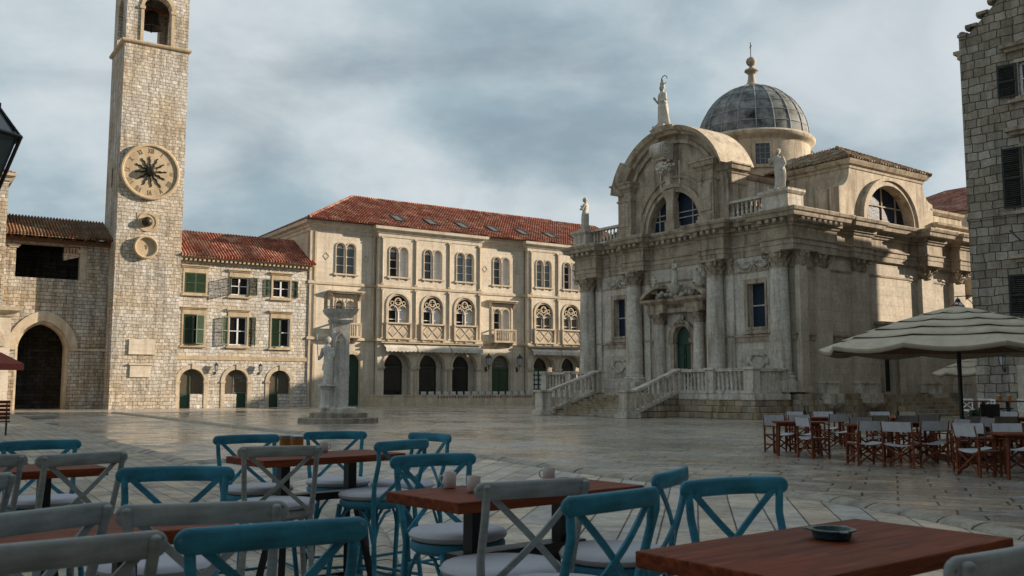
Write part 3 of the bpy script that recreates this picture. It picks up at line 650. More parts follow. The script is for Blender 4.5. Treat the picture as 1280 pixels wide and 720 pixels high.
# ---------------------------------------------- house with green shutters
Hp = thing('shuttered_house', 'pale stone house with green shutters and red tile roof between tower and palace', 'house', LO, LR, (4.85, 0, 0))
hx0, hx1 = -0.36, 9.98
AR = [(0.92, 1.82, 0.05, 0.84), (4.28, 1.78, 4.32, 5.13), (7.74, 1.72, 6.9, 7.68)]   # centre, width, door x0, door x1
ZSP = 2.02
holes = []; outer = [(hx0, -0.1)]
for (c, w, d0, d1) in AR:   # opening = door strip to the ground + half-height window
    r = w / 2; d0 = max(d0, c - r); d1 = min(d1, c + r)
    arc = [(c + r * math.cos(PI * i / 14), ZSP + r * math.sin(PI * i / 14)) for i in range(15)]
    left = [(d0, -0.1), (d0, 1.05), (c - r, 1.05)] if d0 > c - r + 0.01 else [(c - r, -0.1)]
    right = [(c + r, 1.05), (d1, 1.05), (d1, -0.1)] if d1 < c + r - 0.01 else [(c + r, -0.1)]
    outer += left + list(reversed(arc)) + right
outer += [(hx1, -0.1), (hx1, 11.05), (hx0, 11.05)]
WN = [(0.12, 1.70, 8.70, 10.22), (3.62, 5.02, 8.70, 10.10), (6.98, 8.38, 8.70, 10.10), (0.15, 1.68, 4.80, 7.05), (3.60, 4.98, 4.80, 7.0), (6.98, 8.45, 4.75, 7.02)]
mb = MB(); mb.wall(outer, [rect(a, b, c, d) for a, b, c, d in WN], 0, 0.35); mb.box(hx0, hx1, 0.6, 6.5, 3.4, 11.0); mb.box(hx0, hx1, 2.6, 6.5, 0, 3.4); mb.build('wall', 'house_stone', Hp)
mb = MB(); mb.box(hx0, hx1 + 0.02, -0.06, 0.01, 3.62, 3.93); mb.build('string_course', 'trim_tan', Hp)
mb = MB()
for (c, w, _, _) in AR: 
    mb.band(c, ZSP, w / 2, w / 2 + 0.30, -0.05, 0.02, n=18)
    for s_ in (-1, 1): 
        xx = c + s_ * (w / 2 + 0.14); mb.box(xx - 0.15, xx + 0.15, -0.045, 0.02, 0, ZSP - 0.12); mb.box(xx - 0.2, xx + 0.2, -0.10, 0.02, ZSP - 0.12, ZSP + 0.02)
    mb.box(c - 0.05, c + 0.05, -0.1, 0.02, ZSP + w / 2 + 0.01, ZSP + w / 2 + 0.42)
mb.build('arch_surround', 'palace_trim', Hp)
for i, (c, w, d0, d1) in enumerate(AR):
    mb = MB(); mb.wall(rect(max(d0, c - w / 2), min(d1, c + w / 2), -0.05, 1.05), [], 0.30, 0.05)
    a = max(d0, c - w / 2) + .04; b = min(d1, c + w / 2) - .04; mb.box(a + 0.1, b - 0.1, 0.27, 0.32, 0.12, 0.9); d = mb.build('shop_door', 'dark_green_paint', Hp)
    mb = MB(); mb.prism_xz(arch(c, 1.05, w, ZSP), 0.33, 0.36); p = mb.build('shop_window', 'brown_glass', Hp)
    mb = MB(); xx = (d1 if i == 0 else d0) if i != 2 else d1
    mb.box(xx - 0.05, xx + 0.05, 0.26, 0.33, 0.0, ZSP + w / 2 * (0.99 if i != 1 else 0.15)); 
    if i != 1: mb.build('mullion', 'green_paint', p)
mb = MB()   # lettered board behind the middle window: a thin frame and blurred words
for a, b, c_, d in ((4.12, 4.16, 1.1, 2.45), (4.16, 5.1, 2.41, 2.45), (4.16, 5.1, 1.12, 1.16)): mb.box(a, b, 0.30, 0.325, c_, d)
rnd = random.Random(3)
for z_, x_ in ((2.2, 4.3), (2.0, 4.55)):
    x = x_
    while x < 5.02: wd = rnd.uniform(0.05, 0.10); mb.box(x, x + wd * 0.35, 0.30, 0.325, z_, z_ + 0.13); mb.box(x + wd * .35, x + wd, 0.302, 0.323, z_ + rnd.choice((0.0, 0.05, 0.1)), z_ + rnd.choice((0.03, 0.08, 0.13)) + 0.01); x += wd + 0.04
mb.build('window_lettering', 'print_grey', Hp)
# eave and roof
mb = MB(); mb.box(hx0 - 0.02, hx1 + 0.2, -0.12, 0.2, 11.05, 11.12); brackets(mb, hx0 + 0.1, hx1, 0.34, 0.17, -0.42, 0.0, 11.12, 11.32); mb.box(hx0 - 0.02, hx1 + 0.35, -0.5, 0.2, 11.32, 11.42); mb.build('eave_brackets', 'trim_tan', Hp)
mb = MB(); roof_quad(mb, [(hx0 - 0.0, -0.62, 11.50), (hx1 + 0.35, -0.62, 11.50), (hx1 + 0.02, 3.6, 14.0), (hx0, 3.6, 14.0)], 0.09); roof_quad(mb, [(hx0, 7.2, 11.6), (hx0, 3.6, 14.0), (hx1, 3.6, 14.0), (hx1, 7.2, 11.6)], 0.09); rf = mb.build('roof', 'red_tile', Hp)
mb = MB()
nx = 46
for i in range(nx):
    x = hx0 + 0.1 + i * (hx1 - hx0) / (nx - 1); mb.tube([(x + 0.22 * (i / nx), -0.68, 11.50), (x, 3.55, 14.0)], 0.062, 6)
mb.build('cover_tiles', 'red_tile', rf, smooth=50)
# windows
def shutter_leaf(mb, w, h, hinge, ang, y0):  # leaf hinged at x=hinge, opening outwards (towards -y); ang = 0 closed to +x
    c, s = math.cos(ang), math.sin(ang); t = 0.045
    def tr(x, y, z): return (hinge + x * c + y * s, y0 - x * s + y * c, z)
    old = mb.T; mb.T = tr
    for a, b in ((0, 0.07), (w - 0.07, w)): mb.box(a, b, -t, 0, h[0], h[1])
    for z_ in (h[0], (h[0] + h[1]) / 2 - 0.035, h[1] - 0.07): mb.box(0.07, w - 0.07, -t, 0, z_, z_ + 0.07)
    z = h[0] + 0.09
    while z < h[1] - 0.09:
        mb.hexa([(0.07, -0.045, z), (w - 0.07, -0.045, z), (w - 0.07, -0.006, z + 0.045), (0.07, -0.006, z + 0.045), (0.07, -0.04, z + 0.012), (w - 0.07, -0.04, z + 0.012), (w - 0.07, -0.002, z + 0.056), (0.07, -0.002, z + 0.056)]); z += 0.075
    mb.T = old
OPEN = [('closed',), (1.85, 2.55), (3.05, 3.05), ('ajar',), (2.75, 2.95), ('half',)]
for (a, b, z0, z1), op in zip(WN, OPEN):
    w = b - a
    f = MB(); t = 0.13
    for q in ((a - t, a, z0 - t, z1 + t), (b, b + t, z0 - t, z1 + t), (a, b, z0 - t, z0), (a, b, z1, z1 + t)): f.box(q[0], q[1], -0.05, 0.02, q[2], q[3])
    f.box(a - 0.24, b + 0.24, -0.16, 0.02, z0 - 0.24, z0 - 0.13); f.box(a - 0.22, b + 0.22, -0.12, 0.02, z1 + 0.40, z1 + 0.50); f.box(a - 0.27, b + 0.27, -0.2, 0.02, z1 + 0.50, z1 + 0.58); f.box(a - 0.12, b + 0.12, -0.045, 0.02, z1 + t, z1 + 0.40)
    wo = f.build('window', 'trim_tan', Hp)
    MB().box(a, b, 0.20, 0.22, z0, z1).build('pane', 'dark_glass', wo)
    g = MB(); m = (a + b) / 2
    for q in ((a, a + 0.08, z0, z1), (b - 0.08, b, z0, z1), (m - 0.06, m + 0.06, z0, z1), (a + .08, b - .08, z0, z0 + 0.08), (a + .08, b - .08, z1 - 0.08, z1), (a + .08, b - .08, (z0 + z1) / 2 - 0.03, (z0 + z1) / 2 + 0.03)): g.box(q[0], q[1], 0.13, 0.195, q[2], q[3])
    g.build('sash', 'white_paint', wo)
    hl, hr = a + 0.01, b - 0.01; hw = w / 2 - 0.01; H = (z0 + 0.01, z1 - 0.01)
    angs = {'closed': (0.0, 0.0), 'ajar': (0.12, 0.45), 'half': (0.25, None)}.get(op[0], op if len(op) == 2 else None)
    s1 = MB(); shutter_leaf(s1, hw, H, hl, angs[0], -0.02); s1.build('shutter', 'green_paint', wo)
    if angs[1] is not None:
        s2 = MB(); s2.T = lambda x, y, z: (a + b - x, y, z)
        # mirror: draw as if hinged left, then reflect
        tmp = MB(); shutter_leaf(tmp, hw, H, hl, angs[1], -0.02); s2.v = [(a + b - x, y, z) for x, y, z in tmp.v]; s2.f = tmp.f; s2.T = None
        s2.build('shutter', 'green_paint', wo)
    else:
        s2 = MB(); tmp = MB(); shutter_leaf(tmp, hw, H, hl, 3.0, -0.02)
        s2.v = [(a + b - x, y, z) for x, y, z in tmp.v]; s2.f = tmp.f
        tmp2 = MB()
def wall_lantern(origin, rz, x, y, z, label, sc=1.0, group=None, glass='lamp_glass'):
    t = thing('wall_lantern', label, 'lantern', origin, rz, (x, y, z), group)
    P = lambda a, b, c: (x + a * sc, y + b * sc, z + c * sc)
    m = MB(); m.T = P; m.tube([(0, 0.0, -0.32), (0, -0.12, -0.40), (0, -0.28, -0.30), (0, -0.30, -0.12)], 0.018, 6); m.box(-0.05, 0.05, -0.03, 0.0, -0.45, -0.2); m.build('bracket', 'iron', t, smooth=50)
    m = MB(); m.T = P; m.lathe((0, -0.30, 0), [(0.09, -0.12), (0.155, 0.28), (0.10, 0.36), (0.02, 0.40)], 6); g = m.build('lamp_body', glass, t)
    m = MB(); m.T = P
    for k in range(6):
        a = 2 * PI * k / 6; m.tube([(0.094 * math.cos(a), -0.30 + 0.094 * math.sin(a), -0.12), (0.16 * math.cos(a), -0.30 + 0.16 * math.sin(a), 0.28)], 0.012, 4)
    m.lathe((0, -0.30, 0), [(0.18, 0.27), (0.19, 0.30), (0.12, 0.38), (0.05, 0.44), (0.03, 0.5), (0.0, 0.53)], 6); m.lathe((0, -0.30, 0), [(0.11, -0.16), (0.11, -0.12), (0.0, -0.2)], 6); m.build('lamp_frame', 'iron', t)
    return t
wall_lantern(LO, LR, 2.62, -0.02, 2.95, 'small black lantern on shuttered house, between first and second arch from the tower', 0.95, 'lanterns on the shuttered house')
wall_lantern(LO, LR, 6.05, -0.02, 2.95, 'small black lantern on shuttered house, between the two arches nearest the palace', 0.95, 'lanterns on the shuttered house')

# ================================================================== PALACE with arcade
Pa = thing('palace', 'long pale three storey palace with arcade, twin arched windows and red roof', 'palace', LO, LR, (26, 0, 0))
X0, X1 = 10.0, 46.0
# bays: (x0, x1, y front)
BAY = [(X0, 15.95, 0.0), (15.95, 26.2, -0.55), (26.2, 31.35, 0.0), (31.35, X1, -0.55)]
def twin(cx, z0, zs, w=0.80, gap=0.14):
    return [arch(cx - (w + gap) / 2, z0, w, zs, 10), arch(cx + (w + gap) / 2, z0, w, zs, 10)]
C3 = [13.2, 17.85, 21.2, 24.5, 28.75, 33.2, 36.45, 39.8, 43.1]
CG = [17.85, 21.2, 24.5, 33.2, 36.45, 39.8, 43.1]
CH2 = [13.2, 28.75]
for (a, b, y) in BAY:
    hs = []; 
    for c in C3:
        if a < c < b: hs += twin(c, 10.98, 13.15)
    for c in CG:
        if a < c < b: hs.append(arch(c, 5.75, 2.0, 8.5, 16))
    for c in CH2:
        if a < c < b: hs += twin(c, 5.75, 8.35, 0.78)
    outer = [(a, -0.1)]
    for c in CG:
        if a < c < b:
            r = 1.28; outer += [(c - r, -0.1)] + [(c - r * math.cos(PI * i / 16), 3.3 + r * math.sin(PI * i / 16)) for i in range(17)] + [(c + r, -0.1)]
    outer += [(b, -0.1), (b, 14.9), (a, 14.9)]
    if a < 13.2 < b: hs.append(arch(13.9, 0.02, 1.5, 3.55))
    if a < 28.75 < b: hs.append(arch(28.7, 0.9, 2.05, 3.45))
    mb = MB(); mb.wall(outer, hs, y, 0.5 if y == 0 else 0.45); mb.build('wall', 'palace_wall', Pa)
# body behind, arcade interior
mb = MB(); mb.box(X0, X1, 0.52, 14, 5.0, 14.9); mb.box(X0, X0 + 0.4, 0.0, 14, -0.1, 5.0); mb.box(X0 + 0.4, X1, 2.6, 14, -0.1, 5.0); mb.box(X0, X0 + 0.02, 0.0, 0.52, 5.0, 14.9); mb.build('rear_wall', 'palace_wall', Pa)
for c in CG:  # glazed arches deep in the arcade
    gz = MB(); gz.prism_xz(arch(c - 0.15, 0.9, 1.9, 3.3, 14), 0.35, 0.38); p = gz.build('arcade_window', 'dark_glass', Pa)
    g = MB(); g.band(c - 0.15, 3.3, 0.92, 1.02, 0.28, 0.36); g.box(c - 1.2, c + 0.9, 0.27, 0.355, 3.25, 3.35); g.box(c - 1.17, c - 1.07, 0.28, 0.36, 0, 3.3); g.box(c + 0.77, c + 0.87, 0.28, 0.36, 0, 3.3); g.build('window_frame', 'green_paint', p)
    m = MB(); m.wall([(c - 1.6, -0.1), (c - 1.17, -0.1)] + [(c - 0.15 - 1.02 * math.cos(PI * i / 14), 3.3 + 1.02 * math.sin(PI * i / 14)) for i in range(15)] + [(c + 0.87, -0.1), (c + 1.6, -0.1), (c + 1.6, 4.9), (c - 1.6, 4.9)], [], 0.30, 0.05); m.build('arcade_wall', 'palace_wall', Pa)
gd = MB()   # grid doors with pale panes behind the stair
for i in range(4):
    for j in range(5): gd.box(32.25 + i * 0.42 + (0.1 if i > 1 else 0), 32.55 + i * 0.42 + (0.1 if i > 1 else 0), 0.20, 0.23, 1.0 + j * 0.44, 1.32 + j * 0.44)
dd = MB(); dd.box(32.15, 34.0, 0.22, 0.27, 0.8, 3.25); d_ = dd.build('glazed_door', 'dark_green_paint', Pa); gd.build('pane', 'curtain', d_)
# arcade piers: capital band and archivolts
for (a, b) in ((16.2, 26.0), (31.6, 45.0)):
    cs = [c for c in CG if a < c < b]
    for c in cs: mb = MB(); mb.band(c, 3.3, 1.28, 1.5, -0.63, -0.53, n=20); mb.build('archivolt', 'palace_trim', Pa)
    edges = [a] + [(p + q) / 2 for p, q in zip(cs, cs[1:])] + [cs[-1] + 1.62]
    for e in edges:
        lo_ = e - 0.42 if e != a else a - 0.22; hi = e + 0.42 if e < 45 and e != cs[-1] + 1.62 else e + 0.12
        if e == a: hi = cs[0] - 1.22
        mb = MB(); mb.box(lo_, hi, -0.68, -0.1, 3.12, 3.32); mb.box(lo_ + 0.06, hi - 0.06, -0.62, -0.1, 3.02, 3.12); mb.build('pier_capital', 'palace_trim', Pa)
for (a, b) in ((16.2, 26.0), (31.6, 45.0)):
    cs = [c for c in CG if a < c < b]
    for p, q in zip(cs, cs[1:]):
        m = MB(); m.lathe(((p + q) / 2 + 0.0, -0.62, 0), [(0.20, 0.85), (0.20, 0.98), (0.15, 1.02), (0.13, 2.9), (0.2, 3.02)], 12); m.build('colonnette', 'palace_trim', Pa, smooth=40)
# horizontal bands
prof_s = lambda z, p, h: [(0, z), (p, z + 0.05), (p, z + h - 0.05), (p * 0.5, z + h), (-0.05, z + h)]
def path(yoff=0.0):
    P = [(X0, 14), (X0, 0.0)]
    for i, (a, b, y) in enumerate(BAY): P += [(a, y), (b, y)] if i else [(b, y)]
    return P
mb = MB(); mb.sweep(path(), prof_s(9.95, 0.10, 0.30)); mb.sweep(path(), prof_s(5.38, 0.14, 0.28)); mb.build('string_course', 'palace_trim', Pa)
mb = MB(); mb.sweep(path(), [(0, 14.35), (0.05, 14.35), (0.07, 14.62), (0.16, 14.66), (0.22, 14.85), (0.5, 14.95), (0.55, 15.2), (0.5, 15.24), (-0.2, 15.24)]); mb.build('cornice', 'palace_wall', Pa)
# pilasters
for (px_, y, w) in ((10.3, 0, 0.6), (15.72, 0, 0.3), (16.3, -0.55, 0.28), (19.5, -0.55, 0.3), (22.85, -0.55, 0.3), (26.0, -0.55, 0.34), (26.75, 0, 0.3) if False else (31.72, -0.55, 0.28), (34.85, -0.55, 0.3), (38.15, -0.55, 0.3), (41.5, -0.55, 0.3), (44.8, -0.55, 0.3)):
    m = MB()
    for (z0, z1) in ((5.66, 9.93), (10.25, 14.33)):
        if w > 0.5: m.box(px_ - w / 2, px_ - w / 2 + 0.18, y - 0.09, y + 0.02, z0, z1); m.box(px_ + w / 2 - 0.18, px_ + w / 2, y - 0.09, y + 0.02, z0, z1)
        else: m.box(px_ - w / 2, px_ + w / 2, y - 0.045, y + 0.02, z0, z1); m.tube([(px_, y - 0.05, z0 + 0.1), (px_, y - 0.05, z1 - 0.12)], 0.085, 10); m.box(px_ - w / 2, px_ + w / 2, y - 0.14, y + 0.02, z1 - 0.14, z1); m.box(px_ - w / 2, px_ + w / 2, y - 0.14, y + 0.02, z0, z0 + 0.12)
    if w > 0.5: m.box(px_ - 0.3, px_ - 0.12, y - 0.09, y + 0.02, 0, 5.36); m.box(px_ + 0.12, px_ + 0.3, y - 0.09, y + 0.02, 0, 5.36)
    m.build('pilaster', 'palace_trim', Pa, smooth=40)
# window prototypes, drawn round x = 0, y = 0 (front of wall)
def win_parts(mb, kind):
    if kind == 'twin3': w, gap, z0, zs = 0.80, 0.14, 10.98, 13.15
    else: w, gap, z0, zs = 0.78, 0.14, 5.75, 8.35
    cs = [-(w + gap) / 2, (w + gap) / 2]
    for c in cs:
        mb.band(c, zs, w / 2, w / 2 + 0.10, -0.07, 0.02, n=12)
    mb.box(-w - gap / 2 - 0.10, -w - gap / 2, -0.07, 0.02, z0, zs); mb.box(w + gap / 2, w + gap / 2 + 0.10, -0.07, 0.02, z0, zs)
    mb.tube([(0, -0.03, z0), (0, -0.03, zs - 0.1)], 0.055, 8); mb.box(-0.09, 0.09, -0.09, 0.05, zs - 0.14, zs)
    mb.box(-w - 0.32, w + 0.32, -0.14, 0.02, z0 - 0.14, z0)
    for x in (-w - 0.05, 0, w + 0.05): mb.box(x - 0.06, x + 0.06, -0.10, 0.02, z0 - 0.26, z0 - 0.14)
    return cs, w, z0, zs
def sash(g, c, w, z0, zs, y=0.20):
    t = 0.045
    g.band(c, zs, w / 2 - t * 1.2, w / 2, y, y + 0.05, n=10); g.box(c - w / 2, c - w / 2 + t, y, y + 0.05, z0, zs); g.box(c + w / 2 - t, c + w / 2, y, y + 0.05, z0, zs)
    for k in range(4): g.box(c - w / 2 + t, c + w / 2 - t, y, y + 0.05, z0 + (zs - z0) * k / 3 - 0.02, z0 + (zs - z0) * k / 3 + 0.035)
    for a in (0.25, 0.5, 0.75): g.bar((c, y + 0.025, zs), (c + w / 2 * math.cos(PI * a), y + 0.025, zs + w / 2 * math.sin(PI * a)), 0.03, 0.03)
    g.band(c, zs, w * 0.18, w * 0.24, y, y + 0.05, n=8)
def make_window(kind, dark):   # dark: tuple of which lights are dark
    f = MB(); cs, w, z0, zs = win_parts(f, kind)
    if kind == 'hood':
        f.box(-1.12, -1.0, -0.10, 0.02, 5.75, 9.05); f.box(1.0, 1.12, -0.10, 0.02, 5.75, 9.05); f.box(-1.12, 1.12, -0.10, 0.02, 9.05, 9.2)
        for s_ in (-1, 1): f.hexa([(s_ * 1.3 - 0.07, -0.45, 9.3), (s_ * 1.3 + 0.07, -0.45, 9.3), (s_ * 1.3 + 0.07, 0.02, 8.7), (s_ * 1.3 - 0.07, 0.02, 8.7), (s_ * 1.3 - 0.07, -0.45, 9.42), (s_ * 1.3 + 0.07, -0.45, 9.42), (s_ * 1.3 + 0.07, 0.02, 9.42), (s_ * 1.3 - 0.07, 0.02, 9.42)])
        f.box(-1.55, 1.55, -0.62, 0.02, 9.42, 9.52); f.box(-1.45, 1.45, -0.5, 0.02, 9.3, 9.42)
    o = f.build('window', 'palace_trim', None, base=(0, 0, 0), smooth=35)
    for c, d in zip(cs, dark):
        p = MB(); p.prism_xz(arch(c, z0, w, zs, 10), 0.27, 0.29) if d == 1 else p.prism_xz(arch(c, z0, w, zs, 10), 0.24, 0.27)
        q = p.build('pane' if d else 'curtain', {0: 'curtain', 1: 'dark_glass', 2: 'sky_glass'}[d], None, base=(0, 0, 0)); q.parent = o
    g = MB()
    for c in cs: sash(g, c, w, z0, zs)
    q = g.build('sash', 'white_paint', None, base=(0, 0, 0)); q.parent = o
    return o
def make_gothic(dark):
    f = MB(); z0, zs, w = 5.75, 8.5, 2.0; y0, y1 = 0.02, 0.12
    f.band(0, zs, 1.0, 1.16, -0.08, 0.02, n=22); f.box(-1.16, -1.0, -0.08, 0.02, 7.05, zs); f.box(1.0, 1.16, -0.08, 0.02, 7.05, zs)
    f.band(0, zs, 0.86, 0.99, y0, y1, n=22); f.box(-0.99, -0.88, y0, y1, z0, zs); f.box(0.88, 0.99, y0, y1, z0, zs)
    f.tube([(0, 0.07, z0), (0, 0.07, 8.05)], 0.06, 8); f.box(-0.09, 0.09, 0.0, 0.15, 8.0, 8.12)
    for c in (-0.45, 0.45): f.band(c, 8.12, 0.36, 0.45, y0, y1, n=12)
    f.band(0, 8.86, 0.24, 0.34, y0, y1, 0, 2 * PI, n=18)
    for k in range(4): a = PI / 4 + k * PI / 2; f.bar((0.24 * math.cos(a), 0.07, 8.86 + 0.24 * math.sin(a)), (0.1 * math.cos(a), 0.07, 8.86 + 0.1 * math.sin(a)), 0.08, 0.06)
    for s_ in (-1, 1): f.band(s_ * 0.55, 8.72, 0.12, 0.19, y0, y1, 0, 2 * PI, n=12)
    o = f.build('gothic_window', 'palace_trim', None, base=(0, 0, 0), smooth=35)
    b = MB()   # balcony panel with crossed lozenges
    b.box(-1.22, 1.22, -0.28, 0.0, 5.62, 5.75); b.box(-1.22, 1.22, -0.28, 0.0, 6.92, 7.05); b.box(-1.22, -1.05, -0.24, 0, 5.75, 6.92); b.box(1.05, 1.22, -0.24, 0, 5.75, 6.92); b.box(-1.05, 1.05, -0.12, 0.0, 5.75, 6.92)
    for c in (-0.5, 0.5):
        P = [(c, 5.82), (c + 0.5, 6.33), (c, 6.85), (c - 0.5, 6.33)]
        for i in range(4): b.bar((P[i][0], -0.135, P[i][1]), (P[(i + 1) % 4][0], -0.135, P[(i + 1) % 4][1]), 0.05, 0.06, (0, 1, 0))
    for x in (-1.0, 0, 1.0): b.box(x - 0.07, x + 0.07, -0.22, 0.02, 5.45, 5.62)
    q = b.build('balcony_panel', 'palace_trim', None, base=(0, 0, 0)); q.parent = o
    for c, d in zip((-0.5, 0.5), dark):
        p = MB(); p.box(c - 0.45, c + 0.45, 0.24, 0.27, z0, 8.5); q = p.build('pane' if d else 'curtain', {0: 'curtain', 1: 'dark_glass', 2: 'brown_glass'}[d], None, base=(0, 0, 0)); q.parent = o
    p = MB(); p.prism_xz([(math.cos(PI * i / 16) * 0.99, 8.5 + 0.99 * math.sin(PI * i / 16)) for i in range(17)], 0.25, 0.28); q = p.build('pane', 'dark_glass', None, base=(0, 0, 0)); q.parent = o
    g = MB()
    for c in (-0.49, 0.49): sash(g, c, 0.78, z0, 8.12, 0.18)
    q = g.build('sash', 'white_paint', None, base=(0, 0, 0)); q.parent = o
    return o
W3 = {'A': make_window('twin3', (2, 2)), 'B': make_window('twin3', (1, 0))}
GW = {'A': make_gothic((1, 0)), 'B': make_gothic((2, 2))}
HW = make_window('hood', (1, 0))
b3 = BASE[Pa.name]
def place(o, x, y):
    if not o.get('_u'): o['_u'] = 1; o.parent = Pa; o.location = (x - b3[0], y - b3[1], 0); return o
    c = copy_part(o, Pa, (x - b3[0], y - b3[1], 0)); return c
yb = lambda x: [y for a, b, y in BAY if a <= x <= b][0]
for c, k in zip(C3, 'ABBABABAB'): place(W3[k], c, yb(c))
for c, k in zip(CG, 'AAABBAB'): place(GW[k], c, yb(c))
for c in CH2: place(HW, c, yb(c))
for o in list(W3.values()) + list(GW.values()) + [HW]: del o['_u']
for o in Pa.children:
    if '_u' in o: del o['_u']
for c in CH2:  # balconies
    m = MB(); m.box(c - 1.2, c + 1.2, -0.75, 0, 5.62, 5.78); m.box(c - 1.2, c + 1.2, -0.75, -0.62, 6.72, 6.84); m.box(c - 1.2, c - 1.08, -0.62, 0, 6.72, 6.84); m.box(c + 1.08, c + 1.2, -0.62, 0, 6.72, 6.84)
    for s_ in (-1, 1): m.box(c + s_ * 1.13 - 0.07, c + s_ * 1.13 + 0.07, -0.755, -0.615, 5.78, 6.72)
    for s_ in (-0.8, 0.8): m.hexa([(c + s_ - 0.1, -0.6, 5.5), (c + s_ + 0.1, -0.6, 5.5), (c + s_ + 0.1, 0.02, 5.15), (c + s_ - 0.1, 0.02, 5.15), (c + s_ - 0.1, -0.65, 5.62), (c + s_ + 0.1, -0.65, 5.62), (c + s_ + 0.1, 0.02, 5.62), (c + s_ - 0.1, 0.02, 5.62)])
    bo = m.build('balcony', 'palace_trim', Pa)
    for i in range(11):
        m = MB(); m.lathe((c - 0.95 + i * 0.19, -0.68, 5.78), [(0.05, 0), (0.03, 0.1), (0.06, 0.35), (0.03, 0.6), (0.055, 0.94)], 6); m.build('baluster', 'palace_trim', bo, smooth=50)
for c in (11.45, 15.0, 26.95, 30.6):  # small lozenge reliefs
    m = MB(); z = 12.35
    P = [(c, z - 0.3), (c + 0.26, z), (c, z + 0.3), (c - 0.26, z)]
    for i in range(4): m.bar((P[i][0], -0.01, P[i][1]), (P[(i + 1) % 4][0], -0.01, P[(i + 1) % 4][1]), 0.05, 0.05, (0, 1, 0))
    m.build('lozenge_relief', 'palace_trim', Pa)
# doors
dr = MB(); dr.box(27.7, 29.73, 0.3, 0.36, 0.0, 3.2)
for s_ in (-1, 1):
    for z0, z1 in ((0.95, 1.75), (1.9, 2.3), (2.45, 2.95)): dr.box(28.7 + s_ * 0.5 - 0.32, 28.7 + s_ * 0.5 + 0.32, 0.26, 0.31, z0, z1)
dr.box(28.68, 28.74, 0.25, 0.31, 0, 3.2); dr.box(27.7, 29.73, 0.22, 0.34, 3.15, 3.3); d1 = dr.build('entrance_door', 'green_paint', Pa)
MB().prism_xz(arch(28.7, 3.3, 2.05, 3.45), 0.31, 0.33).build('fanlight', 'brown_glass', d1)
m = MB(); rnd = random.Random(9)
for z_, xa, xb in ((4.02, 28.35, 29.1), (3.78, 28.3, 29.15), (3.45, 28.3, 29.15)):
    x = xa
    while x < xb: wd = rnd.uniform(0.05, 0.09); m.box(x, x + 0.025, 0.295, 0.309, z_, z_ + 0.13); m.box(x + .025, x + wd, 0.296, 0.308, z_ + rnd.choice((0, 0.05, 0.1)), z_ + rnd.choice((0.02, 0.07, 0.11)) + 0.02); x += wd + 0.035
m.build('fanlight_lettering', 'print_grey', d1)
m = MB(); m.band(28.7, 3.45, 1.03, 1.3, -0.09, 0.02, n=20); m.box(27.4, 27.67, -0.09, 0.02, 0, 3.45); m.box(29.73, 30.0, -0.09, 0.02, 0, 3.45); m.build('door_surround', 'palace_trim', Pa)
m = MB(); m.band(13.9, 3.55, 0.75, 1.0, -0.09, 0.02, n=20); m.box(12.9, 13.15, -0.09, 0.02, 0, 3.55); m.box(14.65, 14.9, -0.09, 0.02, 0, 3.55); m.build('door_surround', 'palace_trim', Pa)
m = MB(); m.prism_xz(arch(13.9, 0.02, 1.5, 3.55), 0.3, 0.36); m.build('side_door', 'dark_green_paint', Pa)
# awnings over the arcade
def awning(xa, xb, y, z, d=1.0, drop=0.34):
    m = MB(); m.hexa([(xa, y - d, z - 0.35), (xb, y - d, z - 0.35), (xb, y, z - 0.03), (xa, y, z - 0.03), (xa, y - d, z - 0.32), (xb, y - d, z - 0.32), (xb, y, z), (xa, y, z)])
    n = int((xb - xa) / 0.36) * 6; vs = []; w_ = (xb - xa)
    for i in range(n + 1):
        x = xa + w_ * i / n; zz_ = z - 0.32 - drop + 0.09 * abs(math.sin(PI * i / 6)) * -1 + 0.05
        vs += [(x, y - d - 0.012, z - 0.32), (x, y - d - 0.012, zz_), (x, y - d + 0.012, zz_), (x, y - d + 0.012, z - 0.32)]
    m.add(vs, [(i * 4 + k, i * 4 + (k + 1) % 4, i * 4 + 4 + (k + 1) % 4, i * 4 + 4 + k) for i in range(n) for k in range(4)])
    return m.build('awning', 'awning_cloth', Pa)
for xa, xb in ((16.5, 19.45), (19.55, 22.8), (22.9, 26.1), (31.6, 34.85), (34.95, 38.2), (38.3, 41.5)): awning(xa, xb, -0.55, 5.2, 0.55, 0.3)
m = MB(); m.box(16.2, 26.25, -0.85, -0.5, 5.28, 5.37); m.box(31.3, 45, -0.85, -0.5, 5.28, 5.37); m.build('awning_box', 'palace_trim', Pa)
# roof: hipped, with skylights
zE, zR, dR = 15.25, 19.05, 7.0
ex0, ey0, ex1, ey1 = X0 - 0.6, -1.15, X1 + 0.6, 14.6
m = MB(); rf_pts = [(ex0, ey0, zE), (ex1, ey0, zE), (ex1, ey1, zE), (ex0, ey1, zE), (ex0 + 7.2, 6.7, zR), (ex1 - 7.2, 6.7, zR)]
m.add(rf_pts, [(0, 1, 5, 4), (1, 2, 5), (2, 3, 4, 5), (3, 0, 4), (3, 2, 1, 0)]); rf = m.build('roof', 'red_tile', Pa)
def on_roof(x, t): return (x, ey0 + (6.7 - ey0) * t, zE + (zR - zE) * t)
m = MB(); rnd = random.Random(2)
for i in range(150):
    x = ex0 + 0.1 + i * 0.24; t1 = min(1, (x - ex0) / 7.2)
    if t1 > 0.05:
        p, q = on_roof(x, 0.0), on_roof(x, t1); m.tube([(p[0], p[1] - 0.05, p[2] + 0.03), (q[0], q[1], q[2] + 0.03 + rnd.uniform(-.01, .015))], 0.062, 5)
m.build('cover_tiles', 'red_tile', rf, smooth=50)
